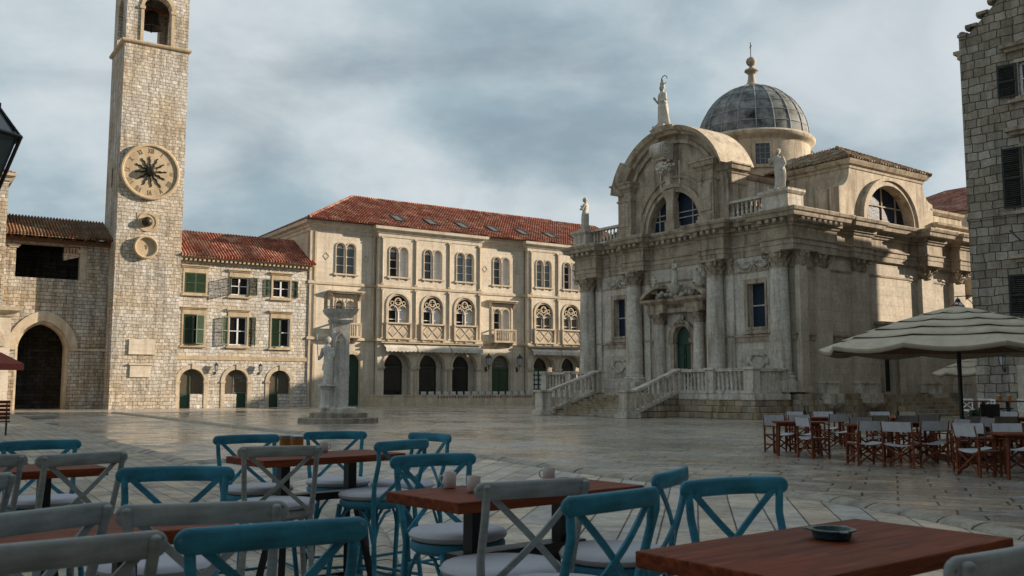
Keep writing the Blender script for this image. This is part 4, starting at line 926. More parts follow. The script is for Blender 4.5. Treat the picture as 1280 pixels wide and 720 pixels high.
m = MB(); m.tube([on_roof(ex0 + 7.2, 1.0)[:2] + (zR + 0.04,), (ex1 - 7.2, 6.7, zR + 0.04)], 0.13, 8); m.tube([(ex0, ey0, zE + 0.04), (ex0 + 7.2, 6.7, zR + 0.04)], 0.13, 8); m.build('ridge_tiles', 'red_tile', rf, smooth=50)
sl = Vector((0, 6.7 - ey0, zR - zE)).normalized(); nn = Vector((0, -sl.z, sl.y))
for i in range(8):
    xc = 18.4 + i * 3.32; t0, t1 = 0.17, 0.36
    m = MB(); a = Vector(on_roof(xc - 0.46, t0)); b = Vector(on_roof(xc + 0.46, t0)); c_ = Vector(on_roof(xc + 0.46, t1)); d = Vector(on_roof(xc - 0.46, t1))
    cs = [a, b, c_, d]; cen = sum(cs, Vector()) / 4
    for p, q in zip(cs, cs[1:] + cs[:1]): m.bar(p + nn * 0.06, q + nn * 0.06, 0.12, 0.22, nn)
    s_ = m.build('skylight', 'bronze', Pa)
    m = MB(); m.hexa([p + nn * 0.10 for p in cs] + [p + nn * 0.13 for p in cs]); m.build('glass', 'skylight_glass', s_)
wall_lantern(LO, LR, 27.05, -0.02, 3.75, 'white glazed lantern on the palace wall, left of the green entrance door', 1.7, 'lanterns beside the palace door')
wall_lantern(LO, LR, 30.45, -0.02, 3.75, 'white glazed lantern on the palace wall, right of the green entrance door', 1.7, 'lanterns beside the palace door')
# low terrace wall with cafe furniture behind
Tw = thing('terrace_wall', 'low stone terrace wall with a row of small square holes before the palace', 'wall', LO, LR, (23, -2.5, 0))
hs = []
for seg in ((20.7, 23.6), (24.2, 27.1), (27.7, 30.4)):
    x = seg[0]
    while x < seg[1]: hs.append(rect(x, x + 0.14, 0.62, 0.78)); x += 0.28
m = MB(); m.wall(rect(14.9, 31.0, -0.1, 0.85), hs, -2.5, 0.25); m.box(14.9, 31.0, -2.3, -2.26, -0.1, 0.85); m.box(14.9, 15.1, -2.26, -0.6, -0.1, 0.85); m.box(30.8, 31.0, -2.26, -0.6, -0.1, 0.85); m.build('parapet', 'palace_trim', Tw)
m = MB(); m.box(14.85, 31.05, -2.56, -2.2, 0.85, 0.94); m.box(14.85, 15.15, -2.2, -0.6, 0.85, 0.94); m.build('coping', 'palace_trim', Tw)
m = MB(); m.box(15.1, 30.8, -2.26, -0.58, -0.1, 0.35); m.build('floor', 'palace_trim', Tw)
m = MB(); m.box(31.0, 31.7, -2.9, -2.2, -0.1, 1.1); m.box(30.95, 31.75, -2.95, -2.15, 1.1, 1.2); m.build('end_pier', 'palace_trim', Tw)
for i in range(16): # cloth backs of chairs just showing above the wall
    x = 19.6 + i * 0.72 
    t = thing('terrace_chair', 'light canvas chair showing above the terrace wall in front of the palace arcade', 'chair', LO, LR, (x, -1.75, 0.35), 'chairs behind the terrace wall')
    m = MB(); m.box(x - 0.27, x + 0.27, -2.0, -1.96, 0.92, 1.20); m.build('backrest', 'sling_cloth', t)
    m = MB()
    for s_ in (-1, 1): m.box(x + s_ * 0.27 - 0.02, x + s_ * 0.27 + 0.02, -2.0, -1.96, 0.35, 1.22); m.box(x + s_ * 0.27 - 0.02, x + s_ * 0.27 + 0.02, -1.55, -1.51, 0.35, 0.85); m.box(x + s_ * .27 - .02, x + s_ * .27 + .02, -1.96, -1.5, .85, .88)
    m.build('frame', 'chair_wood', t)
    MB().box(x - 0.25, x + 0.25, -1.95, -1.52, 0.77, 0.80).build('seat', 'sling_cloth', t)

# ================================================================== CHURCH (frame F: x along the front, y into the building, x = 0 at the right front corner)
FO = (14.283, 47.156, 0.0); FR = rad(-54.1)
Cb = (-8.1, 0, 0)
Cu = thing('church', 'weathered baroque stone church with columned front, statues and grey dome', 'church', FO, FR, Cb)
XL, XR, CXm = -16.25, 0.0, -8.1
SIDE = lambda x, y, z: (-y, x, z)      # side-frame x = along the side wall, y = into the wall
# --- walls
wins = [rect(-13.45, -12.42, 4.65, 6.92), rect(-2.95, -1.80, 4.68, 6.97)]
dr_ = arch(-7.75, 1.2, 1.30, 4.35, 16)
m = MB(); m.wall([(XL, 0), (XR, 0), (XR, 8.45), (XL, 8.45)], wins + [dr_], 0, 0.55)
m.build('front_wall', 'church_stone', Cu)
m = MB(SIDE); m.wall([(0.0, 0), (17.5, 0), (17.5, 8.45), (0.0, 8.45)], [rect(7.45, 8.60, 1.3, 3.9)], 0, 0.5); m.build('side_wall', 'church_side', Cu)
m = MB(); m.box(XL, XL + 0.5, 0.55, 17.5, 0, 8.45); m.box(XL + 0.5, -0.5, 0.6, 17.0, 0, 10.2); m.build('body', 'church_stone', Cu)
# entablature: path with break-outs over columns and pilasters
FC = [-15.6, -11.3, -4.92, -0.62]         # front columns
SP = [(1.45, 2.7, 0.22), (4.75, 6.1, 0.22), (11.0, 12.9, 0.75), (14.4, 16.4, 0.75)]
P = [(XL, 17.5), (XL, 0.0)]
path_ = [(XL, 17.5), (XL, -0.0), (XL, -0.55)]
br = [(XL, -14.6), (-12.0, -10.45), (-5.75, -4.2), (-1.35, 0.28)]
path_ = [(XL - 0.25, 17.5), (XL - 0.25, -0.6), (-14.55, -0.6), (-14.55, 0.0), (-12.0, 0.0), (-12.0, -0.6), (-10.3, -0.6), (-10.3, 0.0), (-5.85, 0.0), (-5.85, -0.6), (-4.1, -0.6), (-4.1, 0.0), (-1.45, 0.0), (-1.45, -0.6), (0.42, -0.6), (0.42, 3.0), (0.12, 3.0), (0.12, 4.65), (0.34, 4.65), (0.34, 6.2), (0.12, 6.2), (0.12, 11.1), (0.72, 11.1), (0.72, 12.6), (0.12, 12.6), (0.12, 14.6), (0.72, 14.6), (0.72, 16.1), (0.12, 16.1), (0.12, 17.5)]
m = MB(); m.sweep(path_, [(-0.5, 8.42), (0.0, 8.42), (0.05, 8.44), (0.05, 8.72), (0.09, 8.74), (0.09, 8.98), (0.16, 9.0), (0.17, 9.06), (0.04, 9.1), (0.04, 9.62), (0.12, 9.66), (0.17, 9.78), (-0.5, 9.8)]); m.build('architrave', 'church_trim', Cu)
m = MB(); m.sweep(path_, [(-0.5, 9.78), (0.24, 9.80), (0.26, 9.98), (0.34, 10.02), (0.56, 10.06), (0.60, 10.24), (0.68, 10.30), (0.74, 10.44), (0.72, 10.48), (-0.5, 10.55)]); co = m.build('cornice', 'church_trim', Cu)
# dentil blocks under the cornice
m = MB()
def along(p, q, step, fn):
    p = Vector(p); q = Vector(q); d = q - p; n = max(1, int(d.length / step)); u = d.normalized(); o = Vector((u.y, -u.x))
    for i in range(n): fn(p + d * ((i + 0.5) / n), u, o)
def dent(c, u, o):
    a = c + o * 0.22; b = c + o * 0.52; w = u * 0.11
    q = [a - w, b - w, b + w, a + w]; m.hexa([(p.x, p.y, 9.84) for p in q] + [(p.x, p.y, 10.02) for p in q])
for p, q in zip(path_[1:15], path_[2:16]): along(p, q, 0.42, dent)
for p, q in zip(path_[15:], path_[16:]):
    pass
m.build('dentils', 'church_trim', co)
# mid string, plinth
m = MB(); m.sweep([(XL, 17.5), (XL, 0), (-8.95, 0)], [(-0.1, 3.93), (0.05, 3.93), (0.07, 4.15), (0.13, 4.18), (0.13, 4.28), (-0.1, 4.3)]); m.sweep([(-6.45, 0), (0, 0), (0, 17.5)], [(-0.1, 3.93), (0.05, 3.93), (0.07, 4.15), (0.13, 4.18), (0.13, 4.28), (-0.1, 4.3)])
m.sweep([(XL, 17.5), (XL, 0), (0, 0), (0, 17.5)], [(-0.1, 7.58), (0.05, 7.6), (0.06, 7.68), (-0.1, 7.72)]); m.build('string_course', 'church_trim', Cu)
m = MB(); m.sweep([(XL - 0.1, 17.5), (XL - 0.1, -0.1), (0.1, -0.1), (0.1, 7.0)], [(-0.3, -0.1), (0.62, -0.1), (0.62, 0.32), (0.50, 0.34), (0.48, 0.62), (0.36, 0.64), (0.34, 0.92), (0.24, 0.94), (0.24, 1.2), (-0.3, 1.22)]); m.sweep([(0.1, 8.9 + 3.4), (0.1, 17.5)], [(-0.3, -0.1), (0.62, -0.1), (0.62, 0.32), (0.50, 0.34), (0.48, 0.62), (0.36, 0.64), (0.34, 0.92), (0.24, 0.94), (0.24, 1.2), (-0.3, 1.22)])
m.build('plinth', 'plinth_stone', Cu)
# --- columns with capitals
def capital(m, x, y, z0, z1, r, front=PI * 1.5, T=None):
    h = z1 - z0
    m.lathe((x, y, z0), [(r * 1.0, 0), (r * 1.08, 0.03 * h), (r * 0.95, 0.08 * h), (r * 0.98, 0.5 * h), (r * 1.25, 0.86 * h), (r * 1.25, 0.88 * h)], 14)
    R = r * 1.5; z = z1 - 0.12 * h
    m.add([(x + R * a, y + R * b, z_) for z_ in (z, z1) for a, b in ((-1, -1), (0, -0.82), (1, -1), (0.82, 0), (1, 1), (0, 0.82), (-1, 1), (-0.82, 0))], [tuple(range(8)), tuple(range(15, 7, -1))] + [(i, (i + 1) % 8, 8 + (i + 1) % 8, 8 + i) for i in range(8)])
    for tier, (n, zz0, hh, rr, off) in enumerate(((8, z0 + 0.05 * h, 0.36 * h, r * 1.02, 0), (8, z0 + 0.30 * h, 0.36 * h, r * 1.05, PI / 8))):
        for k in range(n):
            a = 2 * PI * k / n + off; ca, sa = math.cos(a), math.sin(a); vs = []
            for t, o, w in ((0, 0.0, 0.30), (0.45, 0.05, 0.34), (0.8, 0.20, 0.28), (1.0, 0.42, 0.16), (0.86, 0.50, 0.08)):
                for s_ in (-1, 1):
                    rad_ = rr + o * r; px, py = rad_ * ca - s_ * w * r * sa, rad_ * sa + s_ * w * r * ca; vs.append((x + px, y + py, zz0 + t * hh))
                vs.append((x + (rr + o * r + 0.09 * r) * ca, y + (rr + o * r + 0.09 * r) * sa, zz0 + t * hh))
            fs = []
            for j in range(4):
                b = j * 3; fs += [(b, b + 2, b + 5, b + 3), (b + 2, b + 1, b + 4, b + 5)]
            m.add(vs, fs)
    for k in range(4):
        a = PI / 4 + k * PI / 2; ca, sa = math.cos(a), math.sin(a); c = Vector((x + ca * r * 1.55, y + sa * r * 1.55, z1 - 0.30 * h)); pts = []
        for j in range(15):
            t = j / 14; ang = t * 2.6 * PI; q = 0.20 * h * (1 - 0.75 * t); pts.append((c.x - ca * q * math.cos(ang), c.y - sa * q * math.cos(ang), c.z + q * math.sin(ang)))
        m.tube([(x + ca * r * 0.9, y + sa * r * 0.9, z0 + 0.6 * h)] + pts, r * 0.11, 5)
def column(x, y, r, z0, z1, zc, parent, name='column'):
    m = MB(); H = z1 - z0
    m.lathe((x, y, z0), [(r * 1.35, 0), (r * 1.35, 0.1), (r * 1.3, 0.14), (r * 1.38, 0.2), (r * 1.3, 0.27), (r * 1.1, 0.3), (r * 1.15, 0.38), (r * 1.0, 0.44), (r * 1.0, H * 0.35), (r * 0.94, H * 0.7), (r * 0.86, H - 0.06), (r * 0.95, H - 0.04), (r * 0.95, H)], 28)
    m.box(x - r * 1.45, x + r * 1.45, y - r * 1.45, y + r * 1.45, z0 - 0.55, z0)
    o = m.build(name, 'church_stone', parent, smooth=35)
    m = MB(); capital(m, x, y, z1, zc, r * 0.88); m.build('capital', 'church_trim', o, smooth=40)
    return o
for x in FC: column(x, -0.42, 0.50, 1.85, 7.58, 8.42, Cu)
# flat pilasters at the sides of each column, and along the side
def pilaster(m, mc, x0, x1, y0, y1, zb, z1, zc):
    m.box(x0, x1, y0, y1, zb, z1); m.box(x0 - 0.06, x1 + 0.06, y0 - 0.06, y1, zb, zb + 0.2); m.box(x0 - 0.03, x1 + 0.03, y0 - 0.03, y1, zb + 0.2, zb + 0.3)
    w = (x1 - x0) / 2; cx = (x0 + x1) / 2
    capital(mc, cx, y0 + w * 0.62, z1, zc, w * 0.80)
for x in (-14.85, -12.05, -10.52, -5.75, -4.12, -1.38):
    m = MB(); mc = MB(); pilaster(m, mc, x - 0.24, x + 0.24, -0.12, 0.02, 1.85, 7.58, 8.42); o = m.build('pilaster', 'church_stone', Cu); mc.build('capital', 'church_trim', o, smooth=40)
for (a, b) in ((0.02, 0.62), (1.5, 2.6), (4.8, 5.95), (11.15, 12.35), (14.55, 15.8)):
    m = MB(SIDE); mc = MB(SIDE); pilaster(m, mc, a, b, -0.30, 0.02, 1.85 if a > 1 else 1.3, 7.7, 8.43); o = m.build('pilaster', 'church_side', Cu); mc.build('capital', 'church_trim', o, smooth=40)
    if a > 1: 
        m = MB(SIDE); m.box(a - 0.14, b + 0.14, -0.46, 0.0, 1.22, 1.78); m.box(a - 0.2, b + 0.2, -0.52, 0.0, 1.74, 1.86); m.box(a - 0.06, b + 0.06, -0.85, -0.2, 0.72, 1.22); m.lathe(((a + b) / 2, -0.55, 0.42), [(0.0, 0.0), (0.28, 0.06), (0.48, 0.2), (0.55, 0.32)], 16, 1, 0.75); m.build('pedestal', 'church_stone', Cu)
m = MB(); m.sweep([(-16.3, -0.15), (-14.6, -0.15), (-14.6, -0.0), (-12.0, 0.0)], [(0, 1.2), (0.15, 1.2), (0.15, 1.9), (0, 1.9)]); m.build('dado', 'church_stone', Cu)
m = MB(); m.sweep([(-4.2, 0), (-1.6, 0)], [(0, 1.2), (0.15, 1.2), (0.15, 1.9), (0, 1.9)]); m.build('dado', 'church_stone', Cu)
# --- front windows
for (a, b, z0, z1) in ((-13.45, -12.42, 4.65, 6.92), (-2.95, -1.80, 4.68, 6.97)):
    m = MB(); t = 0.26
    for q in ((a - t, a, z0 - t, z1 + t), (b, b + t, z0 - t, z1 + t), (a, b, z0 - t, z0), (a, b, z1, z1 + t)): m.box(q[0], q[1], -0.09, 0.03, q[2], q[3])
    for q in ((a - 0.12, a, z0 - 0.12, z1 + 0.12), (b, b + 0.12, z0 - 0.12, z1 + 0.12), (a, b, z0 - 0.12, z0), (a, b, z1, z1 + 0.12)): m.box(q[0] - .001, q[1] + .001, -0.13, 0.02, q[2], q[3])
    m.box(a - t - 0.08, b + t + 0.08, -0.2, 0.03, z0 - t - 0.1, z0 - t); o = m.build('window', 'church_trim', Cu)
    MB().box(a, b, 0.30, 0.33, z0, z1).build('pane', 'blue_leaded_glass', o)
    m = MB(); m.box(a, b, 0.26, 0.30, (z0 + z1) / 2 - 0.035, (z0 + z1) / 2 + 0.035); m.box(a, a + 0.04, 0.26, 0.30, z0, z1); m.box(b - 0.04, b, 0.26, 0.30, z0, z1); m.build('glazing_bar', 'church_stone', o)
# --- wreath reliefs
for cx_, cz_ in ((-13.0, 2.85), (-2.35, 2.9)):
    m = MB(); m.box(cx_ - 0.95, cx_ + 0.95, -0.06, 0.02, cz_ - 0.70, cz_ + 0.62); m.box(cx_ - 0.78, cx_ + 0.78, -0.10, 0.02, cz_ - 0.52, cz_ + 0.48)
    rr = random.Random(1)
    for k in range(26):
        a = 2 * PI * k / 26; R_ = 0.43 + 0.03 * math.sin(3 * a); s_ = rr.uniform(0.07, 0.12); m.ell((cx_ + R_ * 1.15 * math.cos(a), -0.14, cz_ + R_ * 0.86 * math.sin(a)), (s_, 0.08, s_), 8, 6)
    for s_ in (-1, 1): m.ell((cx_ + s_ * 0.62, -0.14, cz_ + 0.0), (0.14, 0.1, 0.20), 8, 6); m.ell((cx_ + s_ * 0.45, -0.14, cz_ + 0.30), (0.12, 0.1, 0.09), 8, 6)
    m.lathe((cx_, -0.11, cz_), [(0, 0)], 3) if False else None
    m.build('wreath_relief', 'statue_stone', Cu, smooth=50)
# --- swag reliefs above the windows
for cx_, z_ in ((-13.0, 7.98), (-2.5, 8.0)):
    m = MB(); rr = random.Random(4)
    for s_ in (-1, 1):
        for k in range(12):
            t = k / 11; x = cx_ + s_ * (0.12 + 1.0 * t); z = z_ - 0.18 * math.sin(PI * t) + 0.12 * t; r_ = 0.05 + 0.06 * math.sin(PI * t) + rr.uniform(0, 0.02); m.ell((x, -0.08, z), (r_ * 1.2, 0.10, r_), 8, 6)
        m.tube([(cx_ + s_ * 0.1, -0.12, z_ + 0.05), (cx_ + s_ * 0.35, -0.16, z_ + 0.2), (cx_ + s_ * 0.55, -0.14, z_ + 0.12)], 0.045, 6); m.tube([(cx_, -0.14, z_), (cx_ + s_ * 0.22, -0.15, z_ - 0.32)], 0.05, 6)
    m.ell((cx_, -0.14, z_ + 0.05), (0.14, 0.12, 0.16), 10, 8); m.build('swag_relief', 'statue_stone', Cu, smooth=50)
# --- portal
m = MB(); m.band(-7.75, 4.35, 0.66, 0.92, -0.14, 0.04, n=22); m.band(-7.75, 4.35, 0.92, 1.0, -0.18, 0.04, n=22)
for s_ in (-1, 1): m.box(-7.75 + s_ * 0.80 - 0.14, -7.75 + s_ * 0.80 + 0.14, -0.10, 0.03, 1.25, 4.05); m.box(-7.75 + s_ * 0.80 - 0.2, -7.75 + s_ * 0.80 + 0.2, -0.18, 0.03, 4.05, 4.33)
m.build('door_surround', 'church_trim', Cu)
m = MB(); m.box(-8.42, -7.08, 0.22, 0.28, 1.2, 5.05)
for s_ in (-1, 1):
    for z0, z1 in ((1.4, 2.2), (2.35, 3.2), (3.35, 3.85)): m.box(-7.75 + s_ * 0.32 - 0.2, -7.75 + s_ * 0.32 + 0.2, 0.18, 0.23, z0, z1)
m.box(-7.77, -7.73, 0.17, 0.23, 1.2, 4.0); m.box(-8.42, -7.08, 0.16, 0.23, 3.98, 4.12); m.build('door', 'dark_green_paint', Cu)
m = MB(); m.ell((-7.75, -0.24, 5.42), (0.17, 0.16, 0.26), 12, 9); m.ell((-7.75, -0.36, 5.38), (0.10, 0.08, 0.13), 10, 8)
for s_ in (-1, 1): m.ell((-7.75 + s_ * 0.19, -0.2, 5.48), (0.10, 0.08, 0.16), 8, 6); m.ell((-7.75 + s_ * 0.14, -0.22, 5.2), (0.08, 0.07, 0.1), 8, 6)
m.build('keystone_head', 'statue_stone', Cu, smooth=60)
for x in (-9.28, -6.2):
    column(x, -0.36, 0.34, 1.75, 5.12, 5.78, Cu, 'portal_column')
    m = MB(); s_ = 1 if x < -7 else -1; xx = x + s_ * 0.0; m.box(x - 0.62, x + 0.62, -0.10, 0.02, 1.25, 5.12); m.build('portal_pilaster', 'church_stone', Cu)
pe = [(-9.9, 0.02), (-9.9, -0.75), (-8.6, -0.75), (-8.6, -0.4), (-6.9, -0.4), (-6.9, -0.75), (-5.6, -0.75), (-5.6, 0.02)]
m = MB(); m.sweep(pe, [(-0.3, 5.78), (-0.02, 5.78), (0.02, 6.0), (0.0, 6.02), (0.0, 6.25), (0.12, 6.32), (0.26, 6.42), (0.30, 6.56), (-0.3, 6.6)]); m.box(-9.9, -5.6, -0.4, 0.0, 5.8, 6.55)
for s_ in (-1, 1):   # broken curved pediment
    c0 = -7.75; pts = []
    vs = []
    for i in range(9):
        t = i / 8; x = c0 + s_ * (2.42 - 1.45 * t); z = 6.58 + 0.62 * math.sin(t * PI / 2); th = 0.22 
        vs += [(x, -0.98, z), (x, 0.0, z), (x, 0.0, z + th), (x, -0.98, z + th)]
    m.add(vs, [(i * 4 + k, i * 4 + (k + 1) % 4, i * 4 + 4 + (k + 1) % 4, i * 4 + 4 + k) for i in range(8) for k in range(4)] + [(0, 1, 2, 3), (35, 34, 33, 32)])
m.build('portal_pediment', 'church_trim', Cu)
m = MB(); rr = random.Random(12)
for k in range(34):
    x = -7.75 + rr.uniform(-1.5, 1.5); z = 6.75 + rr.uniform(-0.1, 0.5) * (1 - abs(x + 7.75) / 2.2); m.ell((x, -0.5 + rr.uniform(-.15, .15), z), (rr.uniform(.08, .2), 0.14, rr.uniform(.07, .16)), 8, 6)
m.lathe((-7.75, -0.6, 6.7), [(0.1, 0), (0.2, 0.12), (0.5, 0.5), (0.55, 0.6), (0.0, 0.62)], 14, 1, 0.7)
m.build('pediment_carving', 'statue_stone', Cu, smooth=60)

# --- statues
def figure(m, x, y, z, h, face, pose):
    """draped standing figure; face = heading of the front in the drawing frame; limbs from pose"""
    s = h / 1.85; c, d = math.cos(face), math.sin(face)
    def P(a, b, q): return Vector((x + (a * -d + b * c) * s, y + (a * c + b * d) * s, z + q * s))   # a to its left, b forwards
    n = 22; prof = [(0.0, 0.235, 0.20), (0.1, 0.235, 0.20), (0.35, 0.24, 0.20), (0.6, 0.25, 0.21), (0.85, 0.26, 0.205), (0.98, 0.245, 0.18), (1.12, 0.215, 0.16), (1.3, 0.245, 0.17), (1.42, 0.255, 0.155), (1.50, 0.17, 0.12), (1.54, 0.085, 0.085), (1.62, 0.08, 0.08)]
    sway = pose.get('sway', 0.04); vs = []
    for zq, ra, rb in prof:
        for k in range(n):
            a = 2 * PI * k / n; f = 1 + (0.10 * math.sin(a * 6 + zq * 3.0) + 0.05 * math.sin(a * 11 + 1)) * max(0, 1 - zq / 1.1) * pose.get('fold', 1)
            vs.append(P(ra * f * math.cos(a) * pose.get('wide', 1) + sway * math.sin(zq / 1.6 * PI * 1.3), rb * f * math.sin(a) + pose.get('lean', 0) * zq, zq))
    m.add(vs, [(i * n + k, i * n + (k + 1) % n, (i + 1) * n + (k + 1) % n, (i + 1) * n + k) for i in range(len(prof) - 1) for k in range(n)] + [tuple(range(n)), tuple(range(len(prof) * n - 1, (len(prof) - 1) * n - 1, -1))])
    hx, hy = pose.get('head', (0, 0.02)); ox = sway * math.sin(1.3 * PI)
    R = Matrix.Rotation(face - PI / 2, 3, 'Z')
    def E(a, b, q, r): m.ell(P(a, b, q), tuple(v * s for v in r), 12, 9, R)
    E(hx, hy, 1.72, (0.105, 0.12, 0.14)); E(hx, hy + 0.10, 1.71, (0.02, 0.03, 0.03)); E(hx, hy + 0.075, 1.64, (0.045, 0.035, 0.035)); E(hx, hy - 0.03, 1.75, (0.12, 0.12, 0.125))
    for pts, r0, r1 in pose.get('limbs', []): m.tube([P(*p) for p in pts], [s * (r0 + (r1 - r0) * i / (len(pts) - 1)) for i in range(len(pts))], 10); q = pts[-1]; E(q[0], q[1], q[2], (0.045, 0.05, 0.055))
    for f in pose.get('feet', [(-0.1, 0.2), (0.1, 0.24)]): E(f[0], f[1], 0.04, (0.05, 0.12, 0.045))
    return P, s
def statue(name, label, origin, rz, x, y, z, h, face, pose, extra=None, block=0.0, mat='statue_stone', vox=0.014):
    t = thing(name, label, 'statue', origin, rz, (x, y, z)); m = MB()
    P, s = figure(m, x, y, z + block, h, face, pose)
    if extra: extra(m, P, s)
    if block: m.box(x - 0.34 * s, x + 0.34 * s, y - 0.34 * s, y + 0.34 * s, z, z + block + 0.02)
    m.build('figure', mat, t, remesh=vox * s)
    return t, P, s
FRONT = -PI / 2
ARM_L = lambda *p: ([(0.20, 0.0, 1.42)] + list(p), 0.095, 0.062)
ARM_R = lambda *p: ([(-0.20, 0.0, 1.42)] + list(p), 0.095, 0.062)
def bishop(m, P, s):
    m.lathe(P(0, 0.0, 1.80), [(0.10 * s, 0), (0.125 * s, 0.10 * s), (0.07 * s, 0.26 * s), (0.0, 0.36 * s)], 12, 1, 0.7)
    m.tube([P(0.34, 0.05, 0.9), P(0.27, -0.08, 0.3), P(0.30, -0.1, 0.0)], [0.05 * s, 0.09 * s, 0.12 * s], 8)   # cape fall
    m.ell(P(0.24, 0.12, 1.08), (0.16 * s, 0.10 * s, 0.09 * s), 10, 8)  # model town on the arm
t, P_, s_ = statue('bishop_statue', 'stone bishop statue with mitre and raised hand on top of the curved gable', FO, FR, -8.60, -0.45, 16.66, 2.5, FRONT - 0.35, dict(wide=1.2, limbs=[ARM_R((-0.36, 0.05, 1.12), (-0.38, 0.22, 1.36)), ARM_L((0.33, 0.02, 1.12), (0.22, 0.2, 1.05))]), bishop, 0.12)
m = MB(); c = P_(0.16, -0.02, 2.05); pts = [(c.x + 0.24 * math.cos(a), c.y, c.z + 0.24 * math.sin(a)) for a in [2 * PI * k / 18 * 0.85 for k in range(19)]]; m.tube(pts, 0.025, 6); m.build('halo', 'iron', t, smooth=60)
statue('saint_statue', 'draped stone figure holding a book on the left corner of the church roofline', FO, FR, -16.05, -0.15, 11.55, 2.15, FRONT - 0.9, dict(sway=0.09, wide=1.15, lean=-0.02, limbs=[ARM_R((-0.34, 0.1, 1.2), (-0.20, 0.26, 1.42)), ARM_L((0.32, 0.1, 1.15), (0.02, 0.26, 1.2))]), None, 0.1)
def anchor_woman(m, P, s):
    pts = [P(0.42 * math.cos(a), 0.22, 0.20 + 0.26 * math.sin(a)) for a in [PI + PI * k / 10 for k in range(11)]]; m.tube(pts, [0.03 * s, 0.05 * s, 0.06 * s, 0.07 * s, 0.07 * s, 0.07 * s, 0.07 * s, 0.07 * s, 0.06 * s, 0.05 * s, 0.03 * s], 8)
    m.tube([P(0, 0.22, -0.05), P(0.14, 0.16, 0.9)], 0.035 * s, 8)
statue('woman_statue', 'stone woman leaning on an anchor on the right corner pedestal of the church', FO, FR, -0.75, -0.05, 11.6, 2.2, FRONT + 0.15, dict(sway=0.10, limbs=[ARM_R((-0.36, 0.02, 1.15), (-0.30, 0.22, 1.40)), ARM_L((0.34, 0.05, 1.15), (0.24, 0.16, 0.92))]), anchor_woman, 0.05)
# carved figures over the portal
statue('portal_figure', 'small stone standing figure in the middle above the church door', FO, FR, -7.75, -0.62, 7.28, 1.5, FRONT, dict(sway=0.08, limbs=[ARM_R((-0.34, 0.1, 1.2), (-0.2, 0.3, 1.5)), ARM_L((0.34, 0.1, 1.2), (0.1, 0.3, 1.1))]), None, 0.05)
statue('portal_figure', 'small stone seated figure left of the middle figure above the church door', FO, FR, -9.35, -0.55, 6.95, 0.98, FRONT - 0.3, dict(sway=-0.12, wide=1.7, lean=0.12, limbs=[ARM_R((-0.36, 0.15, 1.1), (-0.1, 0.35, 1.3)), ARM_L((0.36, 0.1, 1.1), (0.3, 0.35, 0.9)), ([(0.15, 0.1, 0.6), (0.3, 0.45, 0.5), (0.3, 0.45, 0.05)], 0.12, 0.07)]), None, 0.05)
statue('portal_figure', 'small stone crouching figure right of the middle figure above the church door', FO, FR, -6.1, -0.55, 6.95, 1.15, FRONT + 0.35, dict(sway=0.14, wide=1.8, lean=0.10, limbs=[ARM_R((-0.36, 0.2, 1.2), (-0.4, 0.4, 1.6)), ARM_L((0.40, 0.1, 1.2), (0.55, 0.3, 1.5)), ([(-0.15, 0.1, 0.6), (-0.3, 0.5, 0.5), (-0.3, 0.45, 0.05)], 0.12, 0.07)]), None, 0.05)

# --- gable
gz = 10.5
GC, GZ = -8.15, 12.30        # centre of the big arch
lun = [(-8.1 + 2.02 * math.cos(PI * i / 24), gz + 0.05 + 2.15 * math.sin(PI * i / 24)) for i in range(25)]
outer = [(-12.3, gz), (lun[-1][0], gz + 0.0)] + list(reversed(lun)) + [(lun[0][0], gz), (-4.6, gz)] if False else None
arcp = [(GC + 4.1 * math.cos(PI * i / 30), 12.45 + 3.85 * math.sin(PI * i / 30)) for i in range(31)]
lun2 = [(-8.1 + 2.05 * math.cos(PI * i / 24), gz + 0.1 + 2.2 * math.sin(PI * i / 24)) for i in range(25)]
m = MB(); m.wall([(-12.25, gz), (-4.05, gz)] + arcp, [lun2], -0.15, 0.7); m.build('gable', 'church_trim', Cu)
m = MB()
def scaled_arc(r, y): return [(r, y)]
def earc(m, pr, a0, a1, n=28, cz=12.45, ez=0.94, cx=GC):
    k0 = len(m.v); m.arcprof(0, 0, pr, a0, a1, n); m.v[k0:] = [(cx + x, y, cz + z * ez) for x, y, z in m.v[k0:]]
# outer curved cornice: lower stretches and crown stand forward, shoulders set back
pr = lambda f: [(3.95, -0.1), (3.95, -0.30 - f), (4.10, -0.42 - f), (4.16, -0.62 - f), (4.34, -0.78 - f), (4.42, -0.82 - f), (4.46, 0.2), (4.46, 1.9), (4.15, 1.9)]
earc(m, pr(0.0), rad(18), rad(82)); earc(m, pr(0.30), rad(78), rad(102), 8); earc(m, pr(0.0), rad(98), rad(150)); m.build('gable_cornice', 'drum_plaster', Cu, smooth=30)
m = MB(); earc(m, [(3.9, -0.1), (3.9, -0.62), (4.1, -0.78), (4.3, -0.98), (4.56, -1.05), (4.60, 0.1), (4.2, 0.1)], rad(141), rad(169), 12); earc(m, [(3.4, -0.1), (3.4, -0.32), (3.6, -0.34), (3.6, -0.1)], rad(8), rad(172), 30); m.build('gable_cornice', 'church_trim', Cu, smooth=30)
m = MB()   # lunette mouldings
for r0, r1, y0 in ((2.07, 2.32, -0.28), (2.32, 2.52, -0.38), (2.85, 2.98, -0.24)):
    k0 = len(m.v); m.band(0, 0, r0, r1, y0, -0.1, rad(0 if r0 < 2.8 else 25), rad(180 if r0 < 2.8 else 155), 30); m.v[k0:] = [(-8.1 + x, y, gz + 0.1 + z * 1.06) for x, y, z in m.v[k0:]]
m.build('lunette_moulding', 'church_trim', Cu, smooth=30)
m = MB(); m.box(-10.2, -6.0, 0.30, 0.34, gz, gz + 2.4); lw = m.build('lunette_window', 'blue_leaded_glass', Cu)
m = MB()
